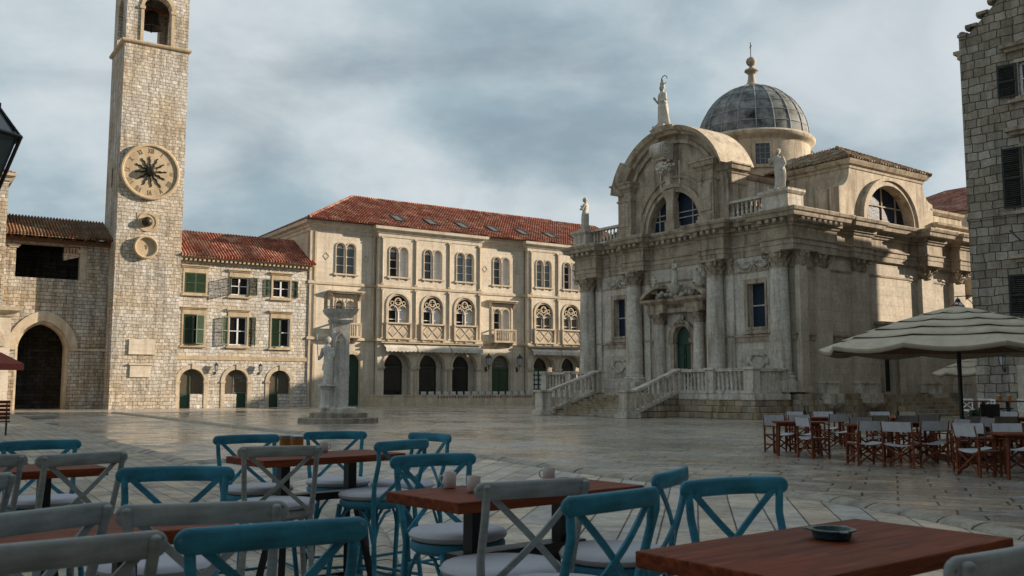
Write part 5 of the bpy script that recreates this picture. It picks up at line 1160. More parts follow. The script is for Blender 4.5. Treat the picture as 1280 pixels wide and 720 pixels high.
for z in (11.3, 11.62): m.box(-10.1, -6.1, 0.25, 0.30, z, z + 0.05)
for x in (-9.7, -9.15, -7.05, -6.55): m.box(x - 0.02, x + 0.02, 0.25, 0.30, gz + 0.1, 12.7)
m.build('glazing_bar', 'church_stone', lw)
m = MB(); m.box(-8.62, -8.06, -0.28, 0.2, gz + 0.05, 12.3); m.box(-8.72, -7.96, -0.34, 0.2, gz + 0.05, gz + 0.6); m.hexa([(-8.62, -0.28, 12.3), (-8.06, -0.28, 12.3), (-8.06, 0.1, 12.3), (-8.62, 0.1, 12.3), (-8.82, -0.42, 12.95), (-7.86, -0.42, 12.95), (-7.86, 0.1, 12.95), (-8.82, 0.1, 12.95)]); m.build('lunette_mullion', 'church_trim', Cu)
m = MB()   # scroll bracket and fruit cluster under the crown
m.tube([(-8.85, -0.95, 15.25), (-7.95, -0.95, 15.25)], 0.44, 24); m.tube([(-8.93, -0.95, 15.25), (-7.87, -0.95, 15.25)], 0.13, 14)
for ex in (-8.87, -7.93):
    m.tube([(ex, -0.95 + (0.40 - 0.30 * j / 24) * math.cos(0.5 * j), 15.25 + (0.40 - 0.30 * j / 24) * math.sin(0.5 * j)) for j in range(25)], 0.045, 6)
m.box(-8.8, -8.0, -0.95, -0.2, 15.2, 15.68); m.hexa([(-8.7, -0.9, 14.7), (-8.1, -0.9, 14.7), (-8.1, -0.2, 14.7), (-8.7, -0.2, 14.7), (-8.8, -1.1, 15.3), (-8.0, -1.1, 15.3), (-8.0, -0.2, 15.3), (-8.8, -0.2, 15.3)])
rr = random.Random(8)
for k in range(70):
    a, b = rr.uniform(-1, 1), rr.uniform(-1, 1)
    if a * a + b * b < 1: m.ell((-8.35 + a * 0.64, -0.50 - 0.42 * math.sqrt(1 - a * a - b * b), 14.25 + b * 0.42), (0.10, 0.10, 0.10), 8, 6)
m.hexa([(-8.5, -0.35, 13.2), (-8.2, -0.35, 13.2), (-8.2, -0.1, 13.2), (-8.5, -0.1, 13.2), (-8.62, -0.5, 13.95), (-8.08, -0.5, 13.95), (-8.08, -0.1, 13.95), (-8.62, -0.1, 13.95)])
for s_ in (-1, 1): m.box(-8.35 + s_ * 0.75 - 0.05, -8.35 + s_ * 0.75 + 0.05, -0.22, -0.1, 13.1, 14.6)
m.build('scroll_bracket', 'church_stone', Cu, smooth=40)
# gable side piers with return cornices
def pier(a, b, y0, y1, z0, z1):
    m = MB(); m.box(a, b, y0, y1, z0, z1); m.box(a + 0.14, b - 0.14, y0 - 0.05, y0 + 0.02, z0 + 0.75, z1 - 1.1); m.box(a - 0.12, b + 0.12, y0 - 0.12, y1, z0, z0 + 0.28); m.box(a - 0.06, b + 0.06, y0 - 0.06, y1, z0 + .28, z0 + 0.5)
    m.sweep([(a, y1), (a, y0), (b, y0), (b, y1)], [(-0.1, z1 - 0.95), (0.05, z1 - 0.93), (0.08, z1 - 0.82), (-0.1, z1 - 0.8)]); m.sweep([(a, y1), (a, y0), (b, y0), (b, y1)], [(-0.2, z1 - 0.35), (0.05, z1 - 0.35), (0.12, z1 - 0.2), (0.26, z1 - 0.15), (0.32, z1 + 0.05), (0.4, z1 + 0.1), (0.4, z1 + 0.18), (-0.2, z1 + 0.2)])
    m.build('gable_pier', 'church_trim', Cu)
pier(-12.45, -11.35, -0.55, 0.6, gz, 13.7); pier(-5.85, -4.75, -0.55, 1.2, gz, 13.9); pier(-4.72, -3.9, 0.0, 1.2, gz, 13.55)
m = MB()   # scroll buttress at the left of the gable
for z, r_ in ((12.5, 0.22), (11.9, 0.3), (11.35, 0.22)): m.tube([(-12.75, 0.1, z), (-12.75, 0.6, z)], r_, 12)
m.build('side_scroll', 'church_trim', Cu, smooth=40)
# --- roof balustrades
BPROF = lambda h, k: [(0.075 * k, 0), (0.075 * k, 0.06), (0.045 * k, 0.10), (0.085 * k, h * 0.33), (0.05 * k, h * 0.52), (0.075 * k, h * 0.62), (0.04 * k, h * 0.78), (0.07 * k, h - 0.05), (0.07 * k, h)]
def balustrade(parent, p, q, z0, z1, n, h0=0.16, h1=0.14, w=0.30, k=1.0, dz=0.0, ends=True, name='balustrade', mat='church_stone', sw=0.18):
    """between p and q (x,y); dz = rise from p to q"""
    p = Vector(p); q = Vector(q); u = (q - p).normalized(); o = Vector((u.y, -u.x)) * w / 2; m = MB()
    def slab(a, b, za, zb, th, ww):
        oo = o * ww; c = [a - oo, b - oo, b + oo, a + oo]; zz_ = [za, zb, zb, za]
        m.hexa([(v.x, v.y, z) for v, z in zip(c, zz_)] + [(v.x, v.y, z + th) for v, z in zip(c, zz_)])
    slab(p, q, z0, z0 + dz, h0, 1.0); slab(p, q, z1 - h1, z1 - h1 + dz, h1, 1.25)
    b = m.build(name, mat, parent)
    for i in range(n):
        t = (i + 0.5) / n; c = p.lerp(q, t); m = MB(); m.lathe((c.x, c.y, z0 + h0 + dz * t - 0.02), BPROF(z1 - z0 - h0 - h1 + 0.04, k), 10); m.build('baluster', mat, b, smooth=60)
    return b
balustrade(Cu, (-15.3, -0.15), (-12.5, -0.15), gz, 11.55, 9); balustrade(Cu, (-3.85, -0.15), (-1.45, -0.15), gz, 11.55, 8)
for a, b, y0, y1 in ((-16.7, -15.35, -0.75, 0.6), (-1.5, 0.35, -0.75, 0.6)):
    m = MB()
    m.box(a + 0.1, b - 0.1, y0 + 0.1, y1, gz, 11.45); m.sweep([(a + .1, y1), (a + .1, y0 + .1), (b - .1, y0 + .1), (b - .1, y1)], [(-0.3, gz), (0.14, gz), (0.14, gz + 0.2), (-.3, gz + .25)]); m.sweep([(a + .1, y1), (a + .1, y0 + .1), (b - .1, y0 + .1), (b - .1, y1)], [(-0.3, 11.3), (0.05, 11.32), (0.16, 11.44), (0.16, 11.56), (-0.3, 11.57)]); m.build('roof_pedestal', 'church_stone', Cu)
pass
# --- upper parts: nave, transepts, roofs
m = MB(); m.box(-11.9, -4.3, 0.5, 16.5, 10.2, 13.35); m.build('nave_wall', 'church_stone', Cu)
m = MB(); m.sweep([(-11.9, 16.5), (-11.9, 0.5)], [(0, 13.1), (0.2, 13.25), (0.25, 13.4), (-.3, 13.42)]); m.sweep([(-4.3, 0.9), (-4.3, 16.5)], [(-.2, 13.1), (0.1, 13.12), (0.2, 13.25), (0.25, 13.4), (-.3, 13.42)]); m.build('nave_cornice', 'church_trim', Cu)
m = MB(); m.hexa([(-12.2, 1.2, 13.4), (-4.0, 1.2, 13.4), (-4.0, 16.8, 13.4), (-12.2, 16.8, 13.4), (-8.3, 1.2, 14.6), (-7.9, 1.2, 14.6), (-7.9, 16.8, 14.6), (-8.3, 16.8, 14.6)]); m.build('nave_roof', 'old_tile', Cu)
m = MB(); m.hexa([(-4.3, 0.4, 10.5), (0.35, 0.2, 10.56), (0.35, 17.2, 10.56), (-4.3, 17.2, 10.5), (-4.3, 0.4, 11.9), (0.35, 0.4, 10.6), (0.35, 17.2, 10.6), (-4.3, 17.2, 11.9)]); m.hexa([(XL - .3, 0.4, 10.52), (-11.9, 0.4, 10.5), (-11.9, 17.2, 10.5), (XL - .3, 17.2, 10.52), (XL - .3, 0.4, 10.6), (-11.9, 0.4, 11.7), (-11.9, 17.2, 11.7), (XL - .3, 17.2, 10.6)]); m.build('aisle_roof', 'old_tile', Cu)
# right transept with lunette and concave shoulders
tc = 8.75
def shoulder(s_): return [(tc + s_ * (3.62 + 0.95 * (1 - math.sin(t * PI / 2))), 12.35 + 1.1 * (1 - math.cos(t * PI / 2)) * 1.0) for t in [i / 8 for i in range(9)]]
rs = shoulder(1); ls = list(reversed(shoulder(-1)))
out_t = [(tc - 4.6, 10.5), (tc + 4.6, 10.5), (tc + 4.6, 12.3)] + rs + [(tc + 3.62, 13.75), (tc - 3.62, 13.75)] + ls + [(tc - 4.6, 12.3)]
lt = [(tc + 2.3 * math.cos(PI * i / 24), 10.75 + 2.12 * math.sin(PI * i / 24)) for i in range(25)]
m = MB(SIDE); m.wall(out_t, [lt], 0.10, 0.75); 
m.box(tc - 3.62, tc + 3.62, 0.85, 4.2, 10.5, 13.75); m.box(tc - 4.6, tc - 3.62, 0.7, 1.6, 10.5, 12.3); m.box(tc + 3.62, tc + 4.6, 0.7, 1.6, 10.5, 12.3); m.build('transept', 'drum_plaster', Cu)
m = MB(SIDE)
for r0, r1, y0 in ((2.32, 2.6, -0.06), (2.6, 2.78, -0.16)):
    k0 = len(m.v); mm = MB(); mm.band(0, 0, r0, r1, y0, 0.14, 0, PI, 30); mm.v = [(tc + x, y, 10.72 + z * 0.93) for x, y, z in mm.v]; m.add(mm.v, mm.f)
m.build('lunette_moulding', 'drum_plaster', Cu, smooth=30)
m = MB(SIDE); m.box(tc - 2.4, tc + 2.4, 0.60, 0.64, 10.55, 12.95); lw = m.build('lunette_window', 'blue_leaded_glass', Cu)
m = MB(SIDE)
for z in (11.75,): m.box(tc - 2.3, tc + 2.3, 0.53, 0.60, z, z + 0.06)
for x in (-1.35, 0.05, 1.4): m.box(tc + x - 0.03, tc + x + 0.03, 0.53, 0.60, 10.6, 12.9)
m.build('glazing_bar', 'drum_plaster', lw)
ep = [(-4.2, tc - 3.62), (-0.1, tc - 3.62), (-0.1, tc + 3.62), (-4.2, tc + 3.62)]
m = MB(); m.sweep(ep, [(-0.3, 13.45), (0.05, 13.47), (0.08, 13.62), (0.2, 13.68), (0.3, 13.84), (0.34, 13.92), (-0.3, 13.96)]); m.build('transept_cornice', 'drum_plaster', Cu)
m = MB(); e = 0.38; A_ = [(-8.1, tc - 3.62 - e, 13.95), (-0.1 + e, tc - 3.62 - e, 13.95), (-0.1 + e, tc + 3.62 + e, 13.95), (-8.1, tc + 3.62 + e, 13.95), (-3.3, tc, 15.75), (-8.1, tc, 15.75)]
m.add(A_, [(0, 1, 4, 5), (1, 2, 4), (2, 3, 5, 4), (3, 0, 5), (3, 2, 1, 0)]); tr = m.build('transept_roof', 'old_tile', Cu)
m = MB()
Av = [Vector(q) for q in A_]
def slope_tiles(m, e0, e1, r0, r1, n, r=0.075):
    e0, e1, r0, r1 = map(Vector, (e0, e1, r0, r1)); ed = e1 - e0; L_ = ed.length; u = ed / L_; up = (r0 - e0) - u * (r0 - e0).dot(u); rise = up.length
    s0, s1 = (r0 - e0).dot(u), (r1 - e0).dot(u)
    for i in range(n):
        s = (i + 0.5) / n * L_; t = 1.0
        if s < s0: t = s / s0
        elif s > s1: t = (L_ - s) / (L_ - s1)
        if t > 0.04: a = e0 + u * s; b = a + up * t; k = max(2, int(t * rise / 0.45)); m.tube([a.lerp(b, j / k) + Vector((0, 0, 0.03 + 0.012 * math.sin(i * 7.1 + j * 3.7))) for j in range(k + 1)], [r * (1 + 0.08 * math.sin(i * 3.3 + j * 5.1)) for j in range(k + 1)], 6)
slope_tiles(m, Av[1], Av[2], Av[4], Av[4], 30); slope_tiles(m, Av[0], Av[1], Av[5], Av[4], 30)
for q in ((1, 4), (2, 4)): m.tube([Av[q[0]] + Vector((0, 0, .04)), Av[q[1]] + Vector((0, 0, .06))], 0.11, 8)
m.build('cover_tiles', 'old_tile', tr, smooth=50)
m = MB(); m.box(-12.0, -10.0, tc - 3.6, tc + 3.6, 10.5, 13.75) if False else m.box(-16.1, -12.0, tc - 3.6, tc + 3.6, 10.5, 13.75); A2 = [(-16.2 - x - 0, y, z) for x, y, z in A_]; m.build('left_transept', 'drum_plaster', Cu)
m = MB(); m.add(A2, [(0, 1, 4, 5), (1, 2, 4), (2, 3, 5, 4), (3, 0, 5), (3, 2, 1, 0)]); m.build('transept_roof', 'old_tile', Cu)
# lower blocks behind the transept
m = MB(SIDE); m.box(13.3, 16.9, 0.3, 4.0, 10.5, 11.9); m.box(13.3, 17.3, -0.05, 4.0, 10.5, 11.15); m.build('rear_block', 'drum_plaster', Cu)
m = MB(); m.sweep([(-0.3, 13.2), (-0.3, 16.9)], [(-0.3, 11.8), (0.06, 11.8), (0.2, 11.95), (0.25, 12.1), (-0.3, 12.12)]); m.sweep([(0.05, 13.2), (0.05, 17.3)], [(-0.3, 11.0), (0.06, 11.02), (0.2, 11.12), (0.25, 11.25), (-0.3, 11.27)]); m.build('rear_cornice', 'drum_plaster', Cu)
# --- dome
DX, DY = -8.15, 7.05
m = MB(); m.lathe((DX, DY, 12.5), [(3.42, 0), (3.42, 4.0)], 48); m.build('drum', 'drum_plaster', Cu, smooth=30)
m = MB(); m.lathe((DX, DY, 16.4), [(3.42, -0.12), (3.5, 0.0), (3.66, 0.08), (3.74, 0.2), (3.76, 0.32), (3.62, 0.46), (3.3, 0.5)], 56); m.build('drum_cornice', 'drum_plaster', Cu, smooth=50)
for a in (-105, -15, 75, 165, -60):
    pass
aw = math.atan2(-DY, -DX) ; 
for ang in (rad(-42), rad(48), rad(138), rad(228)):
    ca, sa = math.cos(ang), math.sin(ang); T_ = lambda x, y, z: (DX + ca * (3.36 + y) - sa * x, DY + sa * (3.36 + y) + ca * x, z)
    m = MB(T_); 
    for q in ((-0.62, -0.42, 14.5, 16.1), (0.42, 0.62, 14.5, 16.1), (-0.42, 0.42, 14.5, 14.68), (-0.42, 0.42, 15.92, 16.1)): m.box(q[0], q[1], -0.08, 0.16, q[2], q[3])
    o = m.build('drum_window', 'drum_plaster', Cu); m = MB(T_); m.box(-0.43, 0.43, -0.03, 0.07, 14.67, 15.93); m.build('pane', 'dark_glass', o)
    m = MB(T_)
    for x in (-0.15, 0.15): m.box(x - 0.02, x + 0.02, 0.07, 0.10, 14.68, 15.92)
    for z in (15.0, 15.35, 15.7): m.box(-0.42, 0.42, 0.07, 0.10, z - 0.02, z + 0.02)
    m.build('window_bars', 'lead_rib', o)
RD, HD, ZD = 3.44, 3.72, 16.75
prof = [(RD * math.cos(t), HD * math.sin(t)) for t in [PI / 2 * i / 24 for i in range(24)]]; prof = [(RD * 0.985, -0.15)] + prof + [(0.25, HD * 0.995)]
m = MB(); m.lathe((DX, DY, ZD), prof, 64); dm = m.build('dome', 'lead', Cu, smooth=60)
for k in range(20):
    a = 2 * PI * k / 20 + 0.12; m = MB(); m.tube([(DX + (RD + 0.02) * math.cos(t) * math.cos(a), DY + (RD + 0.02) * math.cos(t) * math.sin(a), ZD + (HD + 0.02) * math.sin(t)) for t in [rad(-1 + 85 * i / 16) for i in range(17)]], 0.038, 6); m.build('dome_rib', 'lead_rib', dm, smooth=60)
for t in [rad(x) for x in (11, 23, 35, 48, 62)]:
    m = MB(); m.tube([(DX + (RD + 0.01) * math.cos(t) * math.cos(2 * PI * k / 48), DY + (RD + 0.01) * math.cos(t) * math.sin(2 * PI * k / 48), ZD + (HD + 0.01) * math.sin(t)) for k in range(49)], 0.032, 5); m.build('dome_seam', 'lead_rib', dm, smooth=60)
m = MB(); m.lathe((DX, DY, ZD + HD - 0.12), [(0.72, 0), (0.68, 0.12), (0.42, 0.26), (0.28, 0.40), (0.22, 0.70), (0.20, 0.95), (0.34, 1.08), (0.44, 1.16), (0.40, 1.26), (0.22, 1.32), (0.14, 1.42), (0.10, 1.5), (0.2, 1.56), (0.29, 1.68), (0.32, 1.82), (0.27, 1.97), (0.12, 2.08), (0.05, 2.12), (0.0, 2.14)], 20); fi = m.build('finial', 'church_trim', Cu, smooth=50)
m = MB(); z = ZD + HD + 1.95; m.tube([(DX, DY, z), (DX, DY, z + 1.0)], 0.035, 6); m.tube([(DX - 0.17, DY + 0.12, z + 0.72), (DX + 0.17, DY - 0.12, z + 0.72)], 0.03, 6); m.build('cross', 'iron', fi, smooth=60)
# --- side door with hood and steps, round stone ring
m = MB(SIDE); m.box(7.3, 8.75, 0.36, 0.42, 1.2, 4.0); m.build('side_door', 'shutter_dark', Cu)
m = MB(SIDE); m.box(7.2, 7.45, -0.1, 0.03, 1.25, 4.2); m.box(8.6, 8.85, -0.1, 0.03, 1.25, 4.2); m.box(7.0, 9.0, -0.12, 0.03, 4.2, 4.7); m.box(6.75, 9.3, -0.5, 0.03, 4.95, 5.1); m.box(6.9, 9.15, -0.35, 0.03, 4.8, 4.95); m.box(7.0, 7.3, -0.3, 0.0, 4.4, 4.8); m.box(8.75, 9.05, -0.3, 0.0, 4.4, 4.8); m.build('side_door_hood', 'church_trim', Cu)
m = MB(SIDE); m.lathe((0, 0, 0), [(0.62, 0), (0.62, 0.45), (0.52, 0.5), (0.42, 0.35), (0.42, 0.05), (0, 0.05)], 24); m.v = [(0.0 + z - 0.0, 16.75 + x * 1.0, 7.7 + y) for x, y, z in [(p[1] * 1.0, p[2] * 0 + p[0] * -0, 0) for p in []]] if False else m.v
m = MB(); ring = [(0.62, 0), (0.62, 0.45), (0.52, 0.5), (0.42, 0.35), (0.42, 0.05), (0, 0.05)]; m.lathe((0, 0, 0), ring, 24); m.v = [(z - 0.02, 16.95 + x, 7.65 + y) for x, y, z in m.v]; m.build('stone_ring', 'church_side', Cu, smooth=40)
St2 = thing('side_steps', 'flight of worn stone steps up to the dark side door of the church', 'steps', FO, FR, (2.0, 10.2, 0))
m = MB(SIDE); 
for i in range(6): m.box(7.1 - 0.30 * i + 0.3, 12.2 + 0.34 * i, -0.75 - 0.33 * i, -0.1, 1.15 - 0.2 * (i + 1) if i < 5 else -0.1, 1.15 - 0.2 * i)
m.build('step', 'step_stone', St2)

# ================================================================== ENTRANCE TERRACE AND STAIR
Es = thing('entrance_stair', 'broad stone stair with balustrades rising to the terrace before the church door', 'stair', FO, FR, (-8.3, -5, 0))
PF = -3.3   # podium front line
a0, a1, b0, b1 = -16.6, -11.5, -5.05, 0.0
m = MB(); m.box(a0, b1, PF + 0.02, -0.72, -0.1, 1.2)
def course(m, x0, x1, y):
    m.sweep([(x0, -0.7), (x0, y), (x1, y), (x1, -0.7)], [(-0.2, -0.1), (0.20, -0.1), (0.20, 0.27), (0.13, 0.30), (0.13, 0.58), (0.06, 0.61), (0.06, 0.9), (-0.2, 0.92)])
course(m, a0, a1, PF); course(m, b0, b1, PF); m.build('podium', 'plinth_stone', Es)
m = MB(); m.sweep([(a0, -0.7), (a0, PF), (a1, PF)], [(-0.3, 0.92), (0.10, 0.92), (0.10, 1.2), (-0.3, 1.23)]); m.sweep([(b0, PF), (b1, PF), (b1, -0.7)], [(-0.3, 0.92), (0.10, 0.92), (0.10, 1.2), (-0.3, 1.23)]); m.box(a0, b1, PF + 0.3, -0.7, 1.2, 1.225); m.build('podium_cap', 'church_stone', Es)
n = 9; m = MB(); run = 3.35 / n
for i in range(n): m.box(a1 + 0.1, b0 - 0.1, PF - run * (i + 1), PF - run * i + 0.02, -0.1, 1.22 - 1.22 / (n + 1) * (i + 1)); m.box(a1 + 0.1, b0 - 0.1, PF - run * (i + 1) - 0.03, PF - run * (i + 1) + 0.1, 1.22 - 1.22 / (n + 1) * (i + 1) - 0.045, 1.22 - 1.22 / (n + 1) * (i + 1) + 0.004)
m.build('steps', 'step_stone', Es)
def stair_pier(x, y, z0, h, w=0.62):
    m = MB(); m.box(x - w / 2, x + w / 2, y - w / 2, y + w / 2, z0, z0 + h); m.box(x - w / 2 - 0.07, x + w / 2 + 0.07, y - w / 2 - 0.07, y + w / 2 + 0.07, z0 + h, z0 + h + 0.12)
    if z0 < 0.5: m.box(x - w / 2 - 0.16, x + w / 2 + 0.16, y - w / 2 - 0.16, y + w / 2 + 0.16, z0, z0 + 0.22); m.box(x - w / 2 - 0.1, x + w / 2 + 0.1, y - w / 2 - 0.1, y + w / 2 + 0.1, z0 + .22, z0 + 0.32)
    m.build('newel', 'church_stone', Es, bevel=0.015)
fy = PF - 3.6
for x in (a1 + 0.0, b0 + 0.0):
    xo = x + (-0.25 if x < -8 else 0.15)
    stair_pier(xo, fy - 0.1, 0.0, 1.28)
    balustrade(Es, (xo, fy + 0.25), (x, PF - 0.0), 0.14, 1.38, 9, w=0.30, dz=1.12, k=1.25, name='stair_balustrade', mat='church_stone')
    m = MB(); m.prism_xz([(fy, -0.1), (PF, -0.1), (PF, 1.26), (fy, 0.16)], x - 0.17, x + 0.17); m.v = [(y, x_, z) for x_, y, z in m.v]; m.build('stair_wall', 'plinth_stone', Es)
# terrace balustrades
stair_pier(a1, PF + 0.15, 1.22, 1.16, 0.5); stair_pier(b0, PF + 0.15, 1.22, 1.16, 0.5); stair_pier(a0 + 0.25, PF + 0.15, 1.22, 1.16, 0.5); stair_pier(b1 - 0.25, PF + 0.15, 1.22, 1.16, 0.55); stair_pier(-2.75, PF + 0.15, 1.22, 1.16, 0.55); stair_pier(-14.0, PF + 0.15, 1.22, 1.16, 0.5)
for p, q, k in (((a0 + 0.5, PF + .15), (-14.25, PF + .15), 6), ((-13.75, PF + .15), (a1 - 0.25, PF + .15), 6), ((b0 + 0.25, PF + .15), (-3.02, PF + .15), 7), ((-2.48, PF + .15), (-0.52, PF + .15), 7), ((-0.25, PF + 0.43), (-0.25, -0.95), 7), ((a0 + .25, -0.9), (a0 + .25, PF + 0.4), 7)):
    balustrade(Es, p, q, 1.22, 2.46, k, w=0.30, k=1.25, name='terrace_balustrade')
m = MB(); m.box(-0.5, 0.05, -1.0, -0.72, 1.22, 2.38); m.box(-0.56, 0.12, -1.05, -0.72, 2.38, 2.47); m.build('end_pier', 'church_stone', Es)

# ================================================================== RIGHT HOUSE (frame R: x along its face towards the viewer's right)
RO = (17.963, 36.485, 0.0); RR = rad(-49.4)
Rh = thing('gabled_house', 'tall rough grey stone house with stepped gable and dark shutters at the right edge', 'house', RO, RR, (8, 0, 0))
RW, RD_ = 16.0, 29.0
RWN = [(2.17, 3.3, 12.60, 13.90), (2.17, 3.3, 8.30, 10.62), (2.17, 3.3, 4.2, 5.75)]
more = [(x + a, x + b, z0, z1) for x in (4.6, 9.2) for a, b, z0, z1 in RWN]
gab = [(0, -0.1), (RW, -0.1), (RW, 15.5)]
st = [(0.0, 15.55)]
x, z = 0.35, 15.5; steps = []
while x < RW / 2 - 0.4: steps += [(x, z), (x + 0.42, z + 0.36)]; x += 0.45; z += 0.40
mir = [(RW - a, b) for a, b in steps]
outline = gab[:2] + [(RW, 15.55)] + mir + list(reversed(steps)) + [(0, 15.55)]
m = MB(); m.wall(outline, [rect(a, b, c, d) for a, b, c, d in RWN + more], 0, 0.4); m.build('front_wall', 'rough_grey_stone', Rh)
m = MB(); m.box(0, 0.5, 0.4, RD_, -0.1, 15.3); m.box(RW - 0.5, RW, 0.4, RD_, -0.1, 15.3); m.box(0.5, RW - 0.5, 1.2, RD_, -0.1, 15.3); m.build('side_wall', 'rough_grey_stone', Rh)
m = MB(); m.box(-0.03, RW + 0.03, -0.05, 0.01, 8.0, 8.2); m.build('string_course', 'rough_grey_stone', Rh)
m = MB()
for i in range(0, len(steps) - 1, 2):
    a, b = steps[i]; m.box(a - 0.06, a + 0.40, -0.05, 0.42, b + 0.30, b + 0.42); m.ell((a + 0.02, 0.18, b + 0.34), (0.16, 0.26, 0.14), 8, 6)
m.box(-0.04, 0.36, -0.04, 0.42, 15.5, 15.62); m.ell((0.1, 0.18, 15.66), (0.14, 0.24, 0.1), 8, 6); m.build('gable_coping', 'rough_grey_stone', Rh)
m = MB(); m.box(-0.34, 0.0, 0.2, RD_, 14.92, 15.05); m.box(-0.2, 0.0, 0.22, RD_, 14.7, 14.92); m.build('eave', 'trim_tan', Rh)
m = MB(); m.hexa([(0, 0.5, 15.3), (RW, 0.5, 15.3), (RW, RD_, 15.3), (0, RD_, 15.3), (RW / 2 - 0.1, 0.5, 21.4), (RW / 2 + 0.1, 0.5, 21.4), (RW / 2 + 0.1, RD_, 21.4), (RW / 2 - 0.1, RD_, 21.4)]); m.build('roof', 'red_tile', Rh)
for (a, b, z0, z1) in RWN + more:
    m = MB(); t = 0.14
    for q in ((a - t, a, z0 - t, z1 + t), (b, b + t, z0 - t, z1 + t), (a, b, z0 - t, z0), (a, b, z1, z1 + t)): m.box(q[0], q[1], -0.04, 0.03, q[2], q[3])
    m.box(a - 0.55, b + 0.5, -0.32, 0.03, z1 + 0.60, z1 + 0.74); m.box(a - 0.42, b + 0.4, -0.18, 0.03, z1 + 0.46, z1 + 0.60); m.box(a - 0.35, b + 0.35, -0.2, 0.03, z0 - 0.26, z0 - 0.14); w_ = m.build('window', 'church_trim', Rh)
    MB().box(a, b, 0.22, 0.24, z0, z1).build('pane', 'dark_glass', w_)
    m = MB(); mm_ = (a + b) / 2
    for q in ((a, a + 0.08, z0, z1), (b - 0.08, b, z0, z1), (mm_ - 0.05, mm_ + 0.05, z0, z1), (a + .08, b - .08, z1 - 0.08, z1), (a + .08, b - .08, z0, z0 + 0.08), (a + .08, b - .08, (z0 + z1) / 2, (z0 + z1) / 2 + 0.05)): m.box(q[0], q[1], 0.15, 0.21, q[2], q[3])
    m.build('sash', 'white_paint', w_)
    hw = 0.72
    s1 = MB(); shutter_leaf(s1, hw, (z0, z1), a - 0.03, PI - 0.12, -0.06); s1.build('shutter', 'shutter_dark', w_)
    tmp = MB(); shutter_leaf(tmp, hw, (z0, z1), a - 0.03, PI - 0.12, -0.06); s2 = MB(); s2.v = [(a + b - x, y, z) for x, y, z in tmp.v]; s2.f = tmp.f; s2.build('shutter', 'shutter_dark', w_)
m = MB(); m.tube([(1.55, 0, 7.45), (2.1, -0.5, 6.95)], 0.03, 6); m.build('iron_rod', 'iron', Rh)
m = MB(); m.box(1.52, 2.4, -0.06, 0.02, -0.1, 2.35); m.build('door_pier', 'church_side', Rh)
# hanging lanterns on this house
t = thing('hanging_lantern', 'hanging lantern with white panes and a red mark above the umbrella top', 'lantern', RO, RR, (-0.38, -0.4, 4.4))
m = MB(); m.tube([(0.05, 0.05, 5.1), (-0.5, -0.4, 5.05)], 0.02, 6); m.tube([(0.05, 0.05, 4.7), (-0.2, -0.15, 5.07)], 0.015, 6); m.tube([(-0.38, -0.4, 5.06), (-0.38, -0.4, 4.95)], 0.015, 6); m.build('bracket', 'iron', t)
m = MB(); m.lathe((-0.38, -0.4, 4.32), [(0.16, 0), (0.24, 0.34), (0.09, 0.52)], 6); g = m.build('lamp_body', 'white_paint', t)
m = MB(); m.lathe((-0.38, -0.4, 4.32), [(0.11, 0.5), (0.10, 0.6), (0.04, 0.66), (0.0, 0.68)], 8); m.lathe((-0.38, -0.4, 4.32), [(0.26, 0.33), (0.26, 0.36), (0.2, 0.37)], 6)
for k in range(6): a = 2 * PI * k / 6; m.tube([(-0.38 + 0.245 * math.cos(a), -0.4 + 0.245 * math.sin(a), 4.66), (-0.38 + 0.09 * math.cos(a), -0.4 + 0.09 * math.sin(a), 4.85)], 0.015, 4); m.tube([(-0.38 + 0.245 * math.cos(a), -0.4 + 0.245 * math.sin(a), 4.66), (-0.38 + 0.165 * math.cos(a), -0.4 + 0.165 * math.sin(a), 4.32)], 0.015, 4)
m.build('lamp_frame', 'iron', t)
m = MB(); m.ell((-0.47, -0.60, 4.68), (0.085, 0.05, 0.075), 10, 8); m.ell((-0.36, -0.62, 4.68), (0.085, 0.05, 0.075), 10, 8); m.build('red_mark', 'red_mark', t, smooth=60)
wall_lantern(RO, RR, 1.12, -0.1, 2.45, 'small dark lantern on the grey stone house below the umbrella rim', 0.8)

